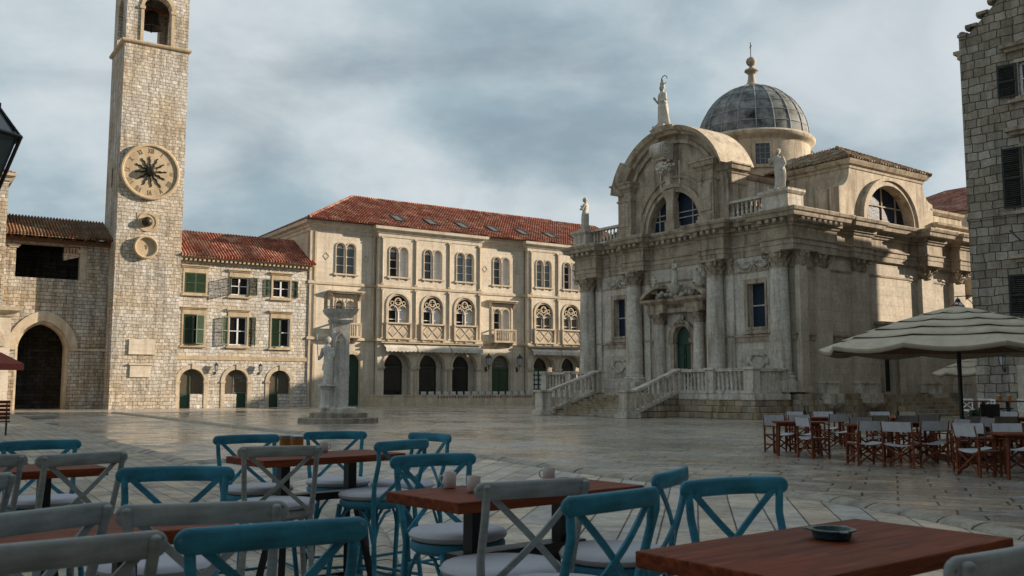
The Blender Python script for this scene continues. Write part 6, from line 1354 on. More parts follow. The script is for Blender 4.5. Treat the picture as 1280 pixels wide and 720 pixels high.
# far red roofed house behind the church, and unseen houses added to shade it
def plain_house(label, x, y, rz, w, d, h, rh, wall, roof, nx=3, nz=3, name='town_house'):
    t = thing(name, label, 'house', (x, y, 0), rz, (w / 2, 0, 0)); m = MB(); hs = []; W_ = []
    for i in range(nx):
        for j in range(nz):
            c = w * (i + 0.5) / nx; z0 = 1.2 + (h - 1.5) * j / nz; W_.append((c - 0.55, c + 0.55, z0 + 0.3, z0 + 1.9))
    m.wall(rect(0, w, -0.1, h), [rect(*q) for q in W_], 0, 0.3); m.box(0, w, 0.4, d, -0.1, h - 0.01); m.build('wall', wall, t)
    for (a, b, z0, z1) in W_:
        m = MB()
        for q in ((a - .12, a, z0 - .12, z1 + .12), (b, b + .12, z0 - .12, z1 + .12), (a, b, z0 - .12, z0), (a, b, z1, z1 + .12)): m.box(q[0], q[1], -0.05, 0.02, q[2], q[3])
        o = m.build('window', 'trim_tan', t); MB().box(a, b, 0.2, 0.22, z0, z1).build('pane', 'dark_glass', o)
        m = MB(); c = (a + b) / 2; m.box(c - .04, c + .04, 0.12, 0.19, z0, z1); m.box(a, b, 0.125, 0.185, (z0 + z1) / 2 - .03, (z0 + z1) / 2 + .03); m.build('sash', 'white_paint', o)
    m = MB(); m.add([(-0.4, -0.5, h), (w + 0.4, -0.5, h), (w + 0.4, d + 0.5, h), (-0.4, d + 0.5, h), (min(w / 2, d / 2), d / 2, h + rh), (max(w / 2, w - d / 2), d / 2, h + rh)], [(0, 1, 5, 4), (1, 2, 5), (2, 3, 4, 5), (3, 0, 4), (3, 2, 1, 0)]); m.build('roof', roof, t)
    m = MB(); m.sweep([(0, d), (0, 0), (w, 0), (w, d)], [(-.1, h - 0.3), (0.1, h - 0.25), (0.4, h - 0.05), (-.1, h)]); m.build('cornice', 'trim_tan', t)
    return t
plain_house('house with red tiled roof behind the far end of the church', 31.5, 89.5, rad(-54), 22, 14, 16.6, 3.6, 'palace_wall', 'red_tile')
plain_house('long grey stone row house out of view at the right, added to shade the square', 28.15, 24.7, rad(-90), 40, 12, 16.5, 4.0, 'rough_grey_stone', 'red_tile', 8, 4)  # out of view, added to put stools and umbrella in shade
plain_house('unseen house added to shade the lower side wall of the church', 47.0, 76.0, rad(-90), 30, 12, 11.8, 2.2, 'house_stone', 'red_tile', 6, 3)  # out of view, added to shadow the low part of the church side
plain_house('tall unseen house added to shade the foot of the palace', 60.0, 112.0, rad(-90), 32, 12, 18.0, 2.0, 'house_stone', 'red_tile', 6, 4)  # added beyond the view so the palace base falls in shade
plain_house('unseen pale stone house added to keep sky light off the bar stools', 24.0, -7.0, rad(180), 44, 12, 16.0, 4.0, 'house_stone', 'red_tile', 8, 4)  # added behind the camera to block sky light and darken the foreground

# ================================================================== KNIGHT'S COLUMN
MO = (-7.60, 41.5, 0.0); MR = rad(17)
Mo = thing('column_monument', 'pale stone column on round stepped base with small railed platform on top', 'monument', MO, MR)
m = MB(); m.lathe((0, 0, 0), [(1.75, -0.05), (1.75, 0.20), (1.68, 0.22), (0, 0.22)], 12); m.lathe((0, 0, 0), [(1.26, 0.2), (1.26, 0.42), (1.2, 0.44), (0, 0.44)], 12); m.build('base_step', 'dark_step_stone', Mo)
m = MB(); m.lathe((0, 0, 0), [(0.80, 0.42), (0.80, 0.62), (0.74, 0.66), (0, 0.66)], 8); m.build('plinth', 'monument_stone', Mo)
h = 0.35; sh = [(-h, -h), (h, -h), (h, h), (-h, h)]
m = MB(); m.box(-h, h, -h, h, 0.62, 4.35); m.box(-h - 0.06, h + 0.06, -h - 0.06, h + 0.06, 0.62, 0.72)
for T_ in (lambda x, y, z: (x, y, z), lambda x, y, z: (-y, x, z), lambda x, y, z: (y, -x, z), lambda x, y, z: (-x, -y, z)):
    m.T = T_
    for z0, z1 in ((0.8, 2.05), (2.15, 3.5)):
        for x in (-0.24, 0.0, 0.24): m.box(x - 0.03, x + 0.03, -h - 0.035, -h + 0.01, z0, z1)
        for c in (-0.12, 0.12): m.band(c, z1, 0.06, 0.12, -h - 0.035, -h + 0.01, n=8)
        pi3 = pointed(0, 0, 0.42, z1 - 0.05, z1 + 0.38, 8)[2:]; po3 = pointed(0, 0, 0.54, z1 - 0.05, z1 + 0.47, 8)[2:]; band_poly(pi3, po3, m, -h - 0.05, -h + 0.01)
    m.box(-h, h, -h - 0.03, -h + 0.01, 2.07, 2.13)
m.T = None; m.build('shaft', 'monument_stone', Mo)
m = MB(); cp = lambda z0: None
sq = [(-h, -h), (h, -h), (h, h), (-h, h)]
m.sweep(sq, [(-0.2, 4.3), (0.0, 4.3), (0.12, 4.38), (0.16, 4.48), (0.10, 4.56), (0.18, 4.66), (0.30, 4.78), (0.34, 4.86), (0.38, 4.95), (-0.2, 4.97)], closed=True); m.box(-0.4, 0.4, -0.4, 0.4, 4.6, 4.96); m.build('capital', 'monument_stone', Mo)
m = MB(); r_ = 0.66
for z in (5.02, 5.66):
    for p, q in (((-r_, -r_), (r_, -r_)), ((r_, -r_), (r_, r_)), ((r_, r_), (-r_, r_)), ((-r_, r_), (-r_, -r_))): m.bar((*p, z), (*q, z), 0.035, 0.035)
for i in range(9):
    t = -r_ + 2 * r_ * i / 8
    for p in ((t, -r_), (t, r_), (-r_, t), (r_, t)): m.box(p[0] - 0.009, p[0] + 0.009, p[1] - 0.009, p[1] + 0.009, 4.96, 5.66)
m.build('railing', 'numeral_paint', Mo)
m = MB(); m.lathe((-0.58, -0.34, 0), [(0.30, 0.62), (0.30, 0.7), (0.25, 0.74), (0.25, 1.42), (0.31, 1.5), (0.31, 1.56), (0, 1.57)], 10); m.build('statue_pedestal', 'monument_stone', Mo, smooth=30)
def knight(m, P, s):
    m.tube([P(-0.26, 0.24, 0.95), P(-0.28, 0.27, 1.35), P(-0.32, 0.29, 1.95)], 0.022 * s, 6)
    m.tube([P(0.20, 0.10, 1.25), P(0.20, 0.08, 0.9), P(0.16, 0.06, 0.55)], [0.10 * s, 0.11 * s, 0.04 * s], 8)   # shield
    m.lathe(P(0, 0.0, 0.80), [(0.19 * s, 0), (0.20 * s, -0.1 * s), (0.215 * s, -0.22 * s), (0.2 * s, -0.23 * s), (0.17 * s, 0)], 14)
t, P_, s_ = statue('knight_statue', 'stone knight with raised sword standing against the left side of the column', MO, MR, -0.56, -0.38, 1.57, 2.1, -PI / 2 - 0.75, dict(fold=0.3, wide=0.72, sway=0.05, limbs=[ARM_R((-0.28, 0.04, 1.12), (-0.24, 0.22, 1.02)), ARM_L((0.26, 0.0, 1.12), (0.16, 0.16, 1.0))]), knight, 0.04, 'monument_stone', 0.018)

# ================================================================== STREET LAMP, BENCH AND AWNING AT THE LEFT
La = thing('street_lamp', 'black framed glass street lamp cut by the left edge of the picture', 'lamp', (-2.83, 4.85, 0), 0.2)
m = MB(); m.lathe((0, 0, 0), [(0.16, 0), (0.16, 0.1), (0.10, 0.2), (0.07, 0.8), (0.05, 1.0), (0.04, 2.35), (0.07, 2.40), (0.05, 2.46)], 14); m.build('post', 'iron', La, smooth=40)
LZ = 2.50
m = MB(); m.lathe((0, 0, LZ), [(0.10, 0.02), (0.20, 0.33)], 6, a0=0.0); m.build('glass', 'sky_glass', La)
m = MB(); m.lathe((0, 0, LZ), [(0.20, 0.335), (0.10, 0.48), (0.0, 0.50)], 6); m.build('roof_glass', 'sky_glass', La)
m = MB()
for k in range(6):
    a = 2 * PI * k / 6; c, d = math.cos(a), math.sin(a); m.tube([(0.105 * c, 0.105 * d, LZ), (0.215 * c, 0.215 * d, LZ + 0.33), (0.10 * c, 0.10 * d, LZ + 0.485)], 0.010, 6)
    a2 = 2 * PI * (k + 1) / 6; e, f = math.cos(a2), math.sin(a2); m.tube([(0.215 * c, 0.215 * d, LZ + 0.33), (0.215 * e, 0.215 * f, LZ + 0.33)], 0.012, 6)
m.lathe((0, 0, LZ), [(0.11, -0.03), (0.12, 0.03), (0.0, 0.03)], 6); m.lathe((0, 0, LZ), [(0.11, 0.47), (0.11, 0.51), (0.05, 0.55), (0.035, 0.60), (0.05, 0.63), (0.0, 0.67)], 8); m.build('frame', 'black_metal', La, smooth=30)
Be = thing('bench', 'dark slatted bench with black iron legs at the left edge near the archway', 'bench', (-16.75, 29.9, 0), rad(30))
m = MB()
for i in range(5): m.box(-0.8, 0.8, 0.20 + 0.012 * i, 0.235 + 0.012 * i, 0.50 + i * 0.125, 0.60 + i * 0.125)
m.build('backrest', 'table_wood', Be)
m = MB()
for i in range(4): m.box(-0.8, 0.8, -0.28 + i * 0.12, -0.19 + i * 0.12, 0.42, 0.455)
m.build('seat', 'table_wood', Be)
for s_ in (-1, 1):
    m = MB(); m.tube([(s_ * 0.7, -0.26, 0.0), (s_ * 0.7, -0.22, 0.25), (s_ * 0.7, -0.25, 0.42), (s_ * 0.7, 0.18, 0.42), (s_ * 0.7, 0.28, 1.05)], 0.022, 6); m.tube([(s_ * 0.7, 0.15, 0.42), (s_ * 0.7, 0.2, 0.2), (s_ * 0.7, 0.3, 0.0)], 0.022, 6); m.build('leg', 'black_metal', Be, smooth=50)
Aw = thing('market_awning', 'dark red cloth awning on a post beside the archway at the left edge', 'awning', LO, LR, (-11.6, -5.5, 0))
m = MB(); m.hexa([(-14.5, -6.6, 2.95), (-11.2, -6.6, 2.95), (-12.2, -3.2, 3.75), (-14.5, -3.2, 3.75), (-14.5, -6.6, 3.0), (-11.2, -6.6, 3.0), (-12.2, -3.2, 3.8), (-14.5, -3.2, 3.8)]); m.box(-14.5, -11.2, -6.62, -6.59, 2.6, 3.0); m.hexa([(-11.23, -6.6, 2.62), (-11.18, -6.6, 2.62), (-12.17, -3.2, 3.4), (-12.22, -3.2, 3.4), (-11.23, -6.6, 3.0), (-11.18, -6.6, 3.0), (-12.17, -3.2, 3.8), (-12.22, -3.2, 3.8)]); m.build('cloth', 'red_awning_cloth', Aw)
m = MB(); m.tube([(-13.3, -5.0, 0), (-13.3, -5.0, 3.3)], 0.04, 8); m.bar((-14.4, -6.5, 2.96), (-11.3, -6.5, 2.96), 0.05, 0.05); m.build('post', 'iron', Aw)

# ================================================================== BAR STOOLS
def make_stool(paintname, label, group):
    t = thing('bar_stool', label, 'bar stool', (0, 0, 0), 0, group=group)
    m = MB(); m.lathe((0, 0, 0), [(0.0, 0.775), (0.185, 0.775), (0.205, 0.79), (0.208, 0.81), (0.20, 0.825), (0.0, 0.825)], 28, 1.05, 1.0); m.build('seat', paintname, t, smooth=40)
    m = MB(); m.lathe((0, 0.0, 0), [(0.0, 0.826), (0.19, 0.826), (0.212, 0.838), (0.216, 0.852), (0.205, 0.868), (0.15, 0.874), (0.0, 0.868)], 32, 1.04, 1.0); m.build('cushion', 'cushion_cloth', t, smooth=50)
    def rr(px, py, pz): return (px, py, pz)
    for s in (-1, 1):
        ty, tz = (-0.262, 1.168) if paintname == 'grey_paint' else (-0.238, 1.150)
        m = MB(); m.tube([(s * 0.215, -0.26, 0.0), (s * 0.185, -0.205, 0.45), (s * 0.172, -0.175, 0.80), (s * 0.185, -0.195, 0.92), (s * 0.190, -0.236, 1.06), (s * 0.196, ty, tz)], [0.013, 0.0145, 0.0155, 0.0145, 0.014, 0.0135], 12)
        m.ell((s * 0.1962, ty, tz), (0.0134, 0.0134, 0.010) if tz > 1.16 else (0.01, 0.008, 0.006), 12, 8); m.build('leg', paintname, t, smooth=60)
        m = MB(); m.tube([(s * 0.215, 0.24, 0.0), (s * 0.18, 0.19, 0.45), (s * 0.15, 0.145, 0.79)], [0.014, 0.0155, 0.0165], 10); m.build('leg', paintname, t, smooth=60)
    # top rail: curved, bulging upwards at the middle, round ends
    m = MB(); UU = [-1, -0.99, -0.97, -0.94, -0.9, -0.86] + [-0.8 + 0.1 * q for q in range(17)] + [0.86, 0.9, 0.94, 0.97, 0.99, 1]; n = len(UU); vs = []; k = 14
    for i in range(n):
        u = UU[i]; x = u * 0.230; y = -0.236 - 0.030 * (1 - u * u); z = 1.158 - 0.004 * u * u
        e = math.sqrt(max(0.0, 1 - max(0, (abs(u) - 0.86) / 0.14) ** 2)); hh = 0.0305 * max(e, 0.10); tt = 0.0125 * max(e ** 0.5, 0.25)
        for j in range(k):
            a = 2 * PI * j / k; ca, sa = math.cos(a), math.sin(a)
            vs.append((x, y + tt * math.copysign(abs(ca) ** 0.6, ca), z + hh * math.copysign(abs(sa) ** 0.7, sa)))
    m.add(vs, [(i * k + j, i * k + (j + 1) % k, (i + 1) * k + (j + 1) % k, (i + 1) * k + j) for i in range(n - 1) for j in range(k)] + [tuple(range(k)), tuple(range(n * k - 1, (n - 1) * k - 1, -1))])
    m.build('top_rail', paintname, t, smooth=60)
    for s in (-1, 1):    # crossed back slats, bowed towards the back
        P0 = Vector((s * 0.176, -0.240, 1.145)); P1 = Vector((-s * 0.176, -0.190, 0.815)); pts = []
        m = MB(); N = 10; w, th = 0.011, 0.0045; vs = []; d = (P1 - P0).normalized()
        for i in range(N + 1):
            q = i / N; p = P0.lerp(P1, q) + Vector((0, -0.030 * math.sin(PI * q) - 0.005 * s * math.sin(PI * q), 0)); sd = Vector((d.z, 0, -d.x)).normalized()
            for a, b in ((-1, -1), (1, -1), (1, 1), (-1, 1)): vs.append(p + sd * (a * w) + Vector((0, b * th, 0)))
        m.add(vs, [(i * 4 + j, i * 4 + (j + 1) % 4, i * 4 + 4 + (j + 1) % 4, i * 4 + 4 + j) for i in range(N) for j in range(4)] + [(0, 1, 2, 3), (N * 4 + 3, N * 4 + 2, N * 4 + 1, N * 4)]); m.build('cross_slat', paintname, t)
    for z, y0, y1, xw, fb in ((0.30, -0.225, 0.208, 0.197, 'x'), (0.36, -0.216, 0.2, 0.19, 'y')):
        m = MB()
        if fb == 'x': m.tube([(-xw, y1, z), (xw, y1, z)], 0.010, 8); m.tube([(-xw, y0, z), (xw, y0, z)], 0.010, 8)
        else: m.tube([(-xw, y0, z), (-xw, y1, z)], 0.010, 8); m.tube([(xw, y0, z), (xw, y1, z)], 0.010, 8)
        m.build('footrest', paintname, t, smooth=60)
    m = MB()    # bentwood arcs under the seat
    for (ax, ay), (bx, by) in (((-0.165, 0.165), (0.165, 0.165)), ((-0.178, -0.19), (0.178, -0.19)), ((-0.168, -0.17), (-0.155, 0.16)), ((0.168, -0.17), (0.155, 0.16))):
        m.tube([(ax * 1.03 + (bx - ax) * 0.0, ay * 1.03, 0.58), (ax + (bx - ax) * 0.10, ay + (by - ay) * 0.10, 0.69), (ax + (bx - ax) * 0.25, ay + (by - ay) * 0.25, 0.755), (ax + (bx - ax) * 0.36, ay + (by - ay) * 0.36, 0.77)], 0.009, 6)
        m.tube([(bx * 1.03, by * 1.03, 0.58), (bx - (bx - ax) * 0.10, by - (by - ay) * 0.10, 0.69), (bx - (bx - ax) * 0.25, by - (by - ay) * 0.25, 0.755), (bx - (bx - ax) * 0.36, by - (by - ay) * 0.36, 0.77)], 0.009, 6)
    m.build('bracing', paintname, t, smooth=60)
    return t
# rail ends (left, right as seen) in metres on the ground, and whether the sitter looks away from the viewer (+1) or towards (-1)
STOOLS = [
 ('g', (0.0, 0.0), None, (-0.105, 3.20), (0.255, 3.40), +1, 'grey bar stool with crossed back before the middle table with three cups'),
 ('b', 0, None, (-0.55, 4.41), (-0.19, 4.64), -1, 'blue bar stool facing us behind the left end of the middle table'),
 ('b', 0, None, (0.155, 2.79), (0.46, 3.09), +1, 'blue bar stool with its back to us, left of the large front table'),
 ('b', 0, None, (0.515, 3.50), (0.715, 3.92), +1, 'blue bar stool seen side on at the right end of the middle table'),
 ('b', 0, None, (-0.815, 5.58), (-0.52, 5.95), +1, 'blue bar stool with long thin legs turned to the right end of the far table'),
 ('b', 0, None, (-0.74, 6.80), (-0.42, 6.48), -1, 'smallest blue bar stool, beyond the right end of the far table'),
 ('b', 0, None, (-1.96, 6.27), (-1.61, 6.52), -1, 'blue bar stool behind the left end of the table with amber glasses'),
 ('b', 0, None, (-1.50, 6.84), (-1.07, 6.97), -1, 'blue bar stool behind the middle of the table with amber glasses'),
 ('g', 0, None, (-1.48, 5.13), (-1.05, 5.27), +1, 'grey bar stool with its back to us before the table with amber glasses'),
 ('b', 0, None, (-3.03, 5.60), (-2.66, 5.86), -1, 'blue bar stool behind the left hand table, nearest the left edge of its colour'),
 ('g', 0, None, (-2.25, 4.47), (-1.95, 4.84), +1, 'grey bar stool with full crossed back before the left hand table'),
 ('g', 0, None, (-2.69, 4.30), (-2.34, 4.60), +1, 'grey bar stool half cut by the left edge, before the left hand table'),
 ('g', 0, None, (-2.00, 3.18), (-1.90, 3.62), +1, 'pale grey bar stool of which only a rail end shows at the left edge'),
 ('b', 0, None, (-1.57, 3.78), (-1.12, 3.84), -1, 'blue bar stool facing us across the table near the left front'),
 ('g', 0, None, (-1.075, 2.60), (-0.635, 2.71), +1, 'grey bar stool between the two front blue stools, back to us'),
 ('g', 0, None, (-1.37, 2.31), (-1.13, 2.70), +1, 'grey bar stool in the left corner behind the nearest grey one'),
 ('g', 0, None, (-1.14, 1.88), (-0.775, 2.16), +1, 'nearest grey bar stool, its broad rail filling the bottom left corner'),
 ('b', 0, None, (-0.755, 2.16), (-0.365, 2.38), +1, 'nearest blue bar stool with wide rail at the bottom of the picture'),
 ('b', 0, None, (0.585, 3.24), (0.975, 3.42), -1, 'blue bar stool facing us behind the large front table with the ashtray'),
 ('g', 0, None, (0.81, 1.80), (1.18, 2.07), +1, 'dark grey bar stool cut by the bottom right corner'),
]
protoB = protoG = None
for (c, _, _, Lp, Rp, away, label) in STOOLS:
    Lp, Rp = Vector(Lp), Vector(Rp); mid = (Lp + Rp) / 2; d = (Rp - Lp).normalized(); nrm = Vector((-d.y, d.x)) * away   # sitter's heading
    seat = mid + nrm * 0.235; rz = math.atan2(nrm.y, nrm.x) - PI / 2
    if c == 'b':
        if protoB is None: protoB = make_stool('blue_paint', label, 'blue crossed back bar stools'); o = protoB
        else: o = dup(protoB, (seat.x, seat.y, 0), rz, label)
    else:
        if protoG is None: protoG = make_stool('grey_paint', label, 'grey crossed back bar stools'); o = protoG
        else: o = dup(protoG, (seat.x, seat.y, 0), rz, label)
    o.location = (seat.x, seat.y, 0); o.rotation_euler = (0, 0, rz)
# ================================================================== BAR TABLES
def make_table(label, L=1.0, Wd=0.5):
    t = thing('bar_table', label, 'table', (0, 0, 0), 0, group='dark red wooden bar tables')
    m = MB(); m.box(-L / 2, L / 2, -Wd / 2, Wd / 2, 1.038, 1.080); m.build('table_top', 'table_wood', t, bevel=0.004)
    for s in (-1, 1):
        m = MB(); m.box(s * 0.24 - 0.03, s * 0.24 + 0.03, -0.03, 0.03, 0.80, 1.038); m.build('post', 'black_metal', t)
        m = MB(); m.bar((s * 0.24, 0.03, 0.86), (s * 0.36, 0.21, 0.0), 0.04, 0.03); m.build('leg', 'black_metal', t); m = MB(); m.bar((s * 0.24, -0.03, 0.86), (s * 0.36, -0.21, 0.0), 0.04, 0.03); m.build('leg', 'black_metal', t)
    m = MB(); m.box(-0.34, 0.34, -0.05, 0.05, 0.80, 0.845); m.box(-0.30, 0.30, -0.17, -0.14, 0.27, 0.30); m.box(-0.30, 0.30, 0.14, 0.17, 0.27, 0.30); m.box(-0.32, -0.28, -0.14, 0.14, 0.272, 0.298); m.box(0.28, 0.32, -0.14, 0.14, 0.272, 0.298); m.build('frame', 'black_metal', t)
    return t
t0 = make_table('red brown bar table with three grey cups in the middle of the seating')
t0.location = (0.03, 4.02, 0); t0.rotation_euler = (0, 0, rad(39.7))
dup(t0, (0.867, 2.60, 0), rad(37.7), 'large near bar table with a dark ashtray at the bottom right')
dup(t0, (-1.23, 6.03, 0), rad(42), 'bar table carrying two amber glasses, farthest of the group')
dup(t0, (-2.69, 4.95, 0), rad(38), 'bar table at the left edge behind two grey stools')
dup(t0, (-1.40, 2.86, 0), rad(37.7), 'bar table mostly hidden behind grey rails near the left front')
dup(t0, (-0.50, 1.60, 0), rad(37.7), 'bar table below the picture of which only one corner shows')
def cup(x, y, label, rz=2.6):
    t = thing('cup', label, 'cup', (x, y, 1.081), rz, group='cups on the middle table'); m = MB()
    m.lathe((0, 0, 0), [(0.0, 0.0), (0.020, 0.0), (0.026, 0.006), (0.0275, 0.03), (0.028, 0.064), (0.026, 0.066), (0.0245, 0.062), (0.0235, 0.012), (0.0, 0.010)], 24); m.build('bowl', 'porcelain', t, smooth=50)
    m = MB(); m.tube([(0.026, 0, 0.052), (0.040, 0, 0.050), (0.044, 0, 0.036), (0.038, 0, 0.022), (0.026, 0, 0.018)], 0.0035, 8); m.build('handle', 'porcelain', t, smooth=60)
cup(-0.262, 4.01, 'pale cup with handle at the left, on the far edge of the middle table', 2.9); cup(-0.155, 3.86, 'pale cup next to the grey stool rail on the middle table', 1.0); cup(0.165, 4.27, 'pale cup half hidden behind the grey stool rail, rightmost on the middle table', 2.9)
cup(-1.24, 6.27, 'small grey cup beside the amber glasses on the far table', 0.3)
def amber(x, y, label):
    t = thing('candle_glass', label, 'glass', (x, y, 1.081), 0, group='amber glasses on the far table'); m = MB(); m.lathe((0, 0, 0), [(0, 0), (0.036, 0), (0.040, 0.02), (0.042, 0.09), (0, 0.09)], 20); m.build('amber_part', 'candle_amber', t, smooth=40)
    m = MB(); m.lathe((0, 0, 0), [(0.0, 0.09), (0.042, 0.09), (0.044, 0.108), (0.040, 0.11), (0, 0.106)], 20); m.build('rim', 'print_grey', t, smooth=40)
amber(-1.48, 6.22, 'amber glass with grey rim, left and farther of the pair'); amber(-1.385, 6.12, 'amber glass with grey rim, right and nearer of the pair')
As = thing('ashtray', 'round dark teal ashtray on the large near table', 'ashtray', (0.895, 2.685, 1.081), 0.3)
m = MB(); m.lathe((0, 0, 0), [(0, 0), (0.046, 0), (0.052, 0.006), (0.054, 0.020), (0.066, 0.024), (0.066, 0.028), (0.050, 0.028), (0.044, 0.010), (0, 0.008)], 32); m.build('dish', 'ashtray_glaze', As, smooth=35)
for k in range(3):
    a = 2 * PI * k / 3 + 0.4; m = MB(); m.ell((0.066 * math.cos(a), 0.066 * math.sin(a), 0.026), (0.014, 0.014, 0.0035), 10, 6); m.build('rest', 'ashtray_glaze', As, smooth=60)

# ================================================================== DIRECTOR CHAIRS
def make_director(cloth, label):
    t = thing('director_chair', label, 'chair', (0, 0, 0), 0, group='folding director chairs')
    for s in (-1, 1):
        x = s * 0.28
        m = MB(); m.box(x - 0.017, x + 0.017, 0.185, 0.22, 0.0, 0.60); m.box(x - 0.017, x + 0.017, -0.22, -0.185, 0.0, 0.60); m.box(x - 0.016, x + 0.016, -0.185, 0.185, 0.17, 0.205); m.box(x - 0.016, x + 0.016, -0.185, 0.185, 0.40, 0.435); m.build('side_frame', 'chair_wood', t)
        m = MB(); m.box(x - 0.028, x + 0.028, -0.25, 0.25, 0.60, 0.622); m.build('armrest', 'chair_wood', t)
        m = MB(); m.bar((x, -0.215, 0.60), (x, -0.27, 0.86), 0.022, 0.022); m.build('back_post', 'chair_wood', t)
    m = MB()
    for y in (-0.20, 0.20):
        m.bar((-0.26, y - 0.02, 0.06), (0.26, y - 0.02, 0.42), 0.030, 0.016, (0, 1, 0)); m.bar((0.26, y + 0.005, 0.06), (-0.26, y + 0.005, 0.42), 0.030, 0.016, (0, 1, 0))
    m.build('cross_brace', 'chair_wood', t)
    m = MB(); n = 8; vs = []
    for i in range(n + 1):
        u = -1 + 2 * i / n; z = 0.45 - 0.045 * (1 - u * u)
        for y in (-0.20, 0.20): vs += [(u * 0.28, y, z), (u * 0.28, y, z - 0.012)]
    m.add(vs, [(i * 4, i * 4 + 2, i * 4 + 6, i * 4 + 4) for i in range(n)] + [(i * 4 + 1, i * 4 + 3, i * 4 + 7, i * 4 + 5) for i in range(n)] + [(i * 4, i * 4 + 1, i * 4 + 5, i * 4 + 4) for i in range(n)] + [(i * 4 + 2, i * 4 + 3, i * 4 + 7, i * 4 + 6) for i in range(n)] + [(0, 1, 3, 2), (n * 4, n * 4 + 1, n * 4 + 3, n * 4 + 2)]); m.build('seat', cloth, t)
    m = MB(); vs = []
    for i in range(n + 1):
        u = -1 + 2 * i / n; y = -0.03 * (1 - u * u)
        vs += [(u * 0.295, -0.232 + y, 0.675), (u * 0.295, -0.222 + y, 0.675), (u * 0.295, -0.262 + y, 0.86), (u * 0.295, -0.272 + y, 0.86)]
    m.add(vs, [(i * 4 + k, i * 4 + (k + 1) % 4, i * 4 + 4 + (k + 1) % 4, i * 4 + 4 + k) for i in range(n) for k in range(4)] + [(0, 1, 2, 3), (n * 4 + 3, n * 4 + 2, n * 4 + 1, n * 4)]); m.build('backrest', cloth, t)
    return t
def make_cafe_table(label):
    t = thing('cafe_table', label, 'table', (0, 0, 0), 0, group='reddish cafe tables on the square')
    m = MB(); m.box(-0.55, 0.55, -0.38, 0.38, 0.715, 0.75); m.build('table_top', 'chair_wood', t, bevel=0.004)
    for sx in (-1, 1):
        for sy in (-1, 1): m = MB(); m.bar((sx * 0.42, sy * 0.28, 0.715), (sx * 0.46, sy * 0.32, 0.0), 0.045, 0.045); m.build('leg', 'chair_wood', t)
    m = MB(); m.box(-0.44, 0.44, -0.30, -0.27, 0.65, 0.715); m.box(-0.44, 0.44, 0.27, 0.30, 0.65, 0.715); m.build('apron', 'chair_wood', t)
    return t
def gp(px, Y): return ((px - 640) * Y / 1180.0, Y)
TB = [  # x, y, rot, label  (metres)
 (6.25, 21.4, -12, 'leftmost cafe table of the director chair group'),
 (7.25, 19.6, -10, 'cafe table left of the two chairs with square canvas backs in front'),
 (8.45, 15.9, -8, 'nearest cafe table at the right edge, before the umbrella pole'),
 (8.5, 20.9, -12, 'cafe table just left of the umbrella pole, second row'),
 (7.9, 24.6, -12, 'cafe table in the back row, left part, before the side steps'),
 (10.1, 24.4, -12, 'cafe table in the back row behind the umbrella pole'),
 (10.6, 20.2, -10, 'cafe table right of the umbrella pole, second row'),
 (12.8, 24.5, -12, 'cafe table in the back row at the right, near the stone house'),
]
ct = None
for x, y, r, lb in TB:
    x += 0.2
    if ct is None: ct = make_cafe_table(lb); ct.location = (x, y, 0); ct.rotation_euler = (0, 0, rad(r))
    else: dup(ct, (x, y, 0), rad(r), lb)
# chairs: heading = direction the sitter looks, degrees from +y turning left
DC = [
 ('s', 6.06, 22.25, 195, 'pale director chair at the far left of the group, facing us'),
 ('s', 6.68, 22.35, 190, 'second pale director chair from the left in the far row, facing us'),
 ('s', 6.30, 20.55, -75, 'director chair seen from the side in front of the leftmost table'),
 ('s', 6.72, 18.65, 10, 'director chair with its arm towards us, third front leg pair from the left'),
 ('s', 7.55, 20.75, 188, 'pale director chair behind the second table from the left'),
 ('s', 7.22, 18.15, -40, 'front director chair with square pale back, left one of the pair'),
 ('s', 7.98, 18.70, 5, 'front director chair with bright square back, right one of the pair'),
 ('s', 8.78, 19.45, 100, 'director chair seen from the side left of the umbrella pole'),
 ('s', 7.80, 16.35, -78, 'big director chair seen from the side, nearest the middle of the picture'),
 ('s', 8.80, 15.15, 60, 'big director chair cut by the right edge of the picture'),
 ('s', 8.05, 17.05, 170, 'director chair with tilted back behind the nearest side-on chair'),
 ('s', 8.75, 16.95, 178, 'director chair behind the nearest table, its back turned to the pole'),
 ('b', 8.35, 21.95, 184, 'beige director chair behind the table left of the pole'),
 ('s', 9.05, 21.85, 190, 'grey director chair behind the table left of the pole, next to the beige one'),
 ('s', 9.75, 20.35, 95, 'director chair just right of the umbrella pole, seen from the side'),
 ('s', 10.3, 21.2, 182, 'director chair behind the table right of the pole, left one'),
 ('b', 10.95, 21.1, 186, 'beige director chair behind the table right of the pole'),
 ('s', 10.5, 19.2, 2, 'director chair with its back to us before the table right of the pole'),
 ('s', 7.55, 25.6, 182, 'back row director chair, first from the left'),
 ('s', 8.25, 25.55, 178, 'back row director chair, second from the left'),
 ('s', 7.9, 23.6, -4, 'director chair with its back to us in the back row, left'),
 ('s', 9.75, 25.4, 181, 'back row director chair, third from the left, behind the pole'),
 ('b', 10.45, 25.4, 180, 'beige back row director chair behind the umbrella pole'),
 ('s', 9.9, 23.3, 4, 'director chair with its back to us in the back row, near the pole'),
 ('s', 12.5, 25.5, 183, 'back row director chair near the stone house, left one'),
 ('s', 13.2, 25.4, 178, 'back row director chair near the stone house, right one'),
 ('b', 12.6, 23.4, 3, 'beige director chair with its back to us near the right edge'),
 ('s', 11.6, 20.6, 90, 'director chair at the right end of the second row table'),
 ('s', 9.45, 17.0, 176, 'director chair behind the nearest table, right one'),
]
ps = pb = None
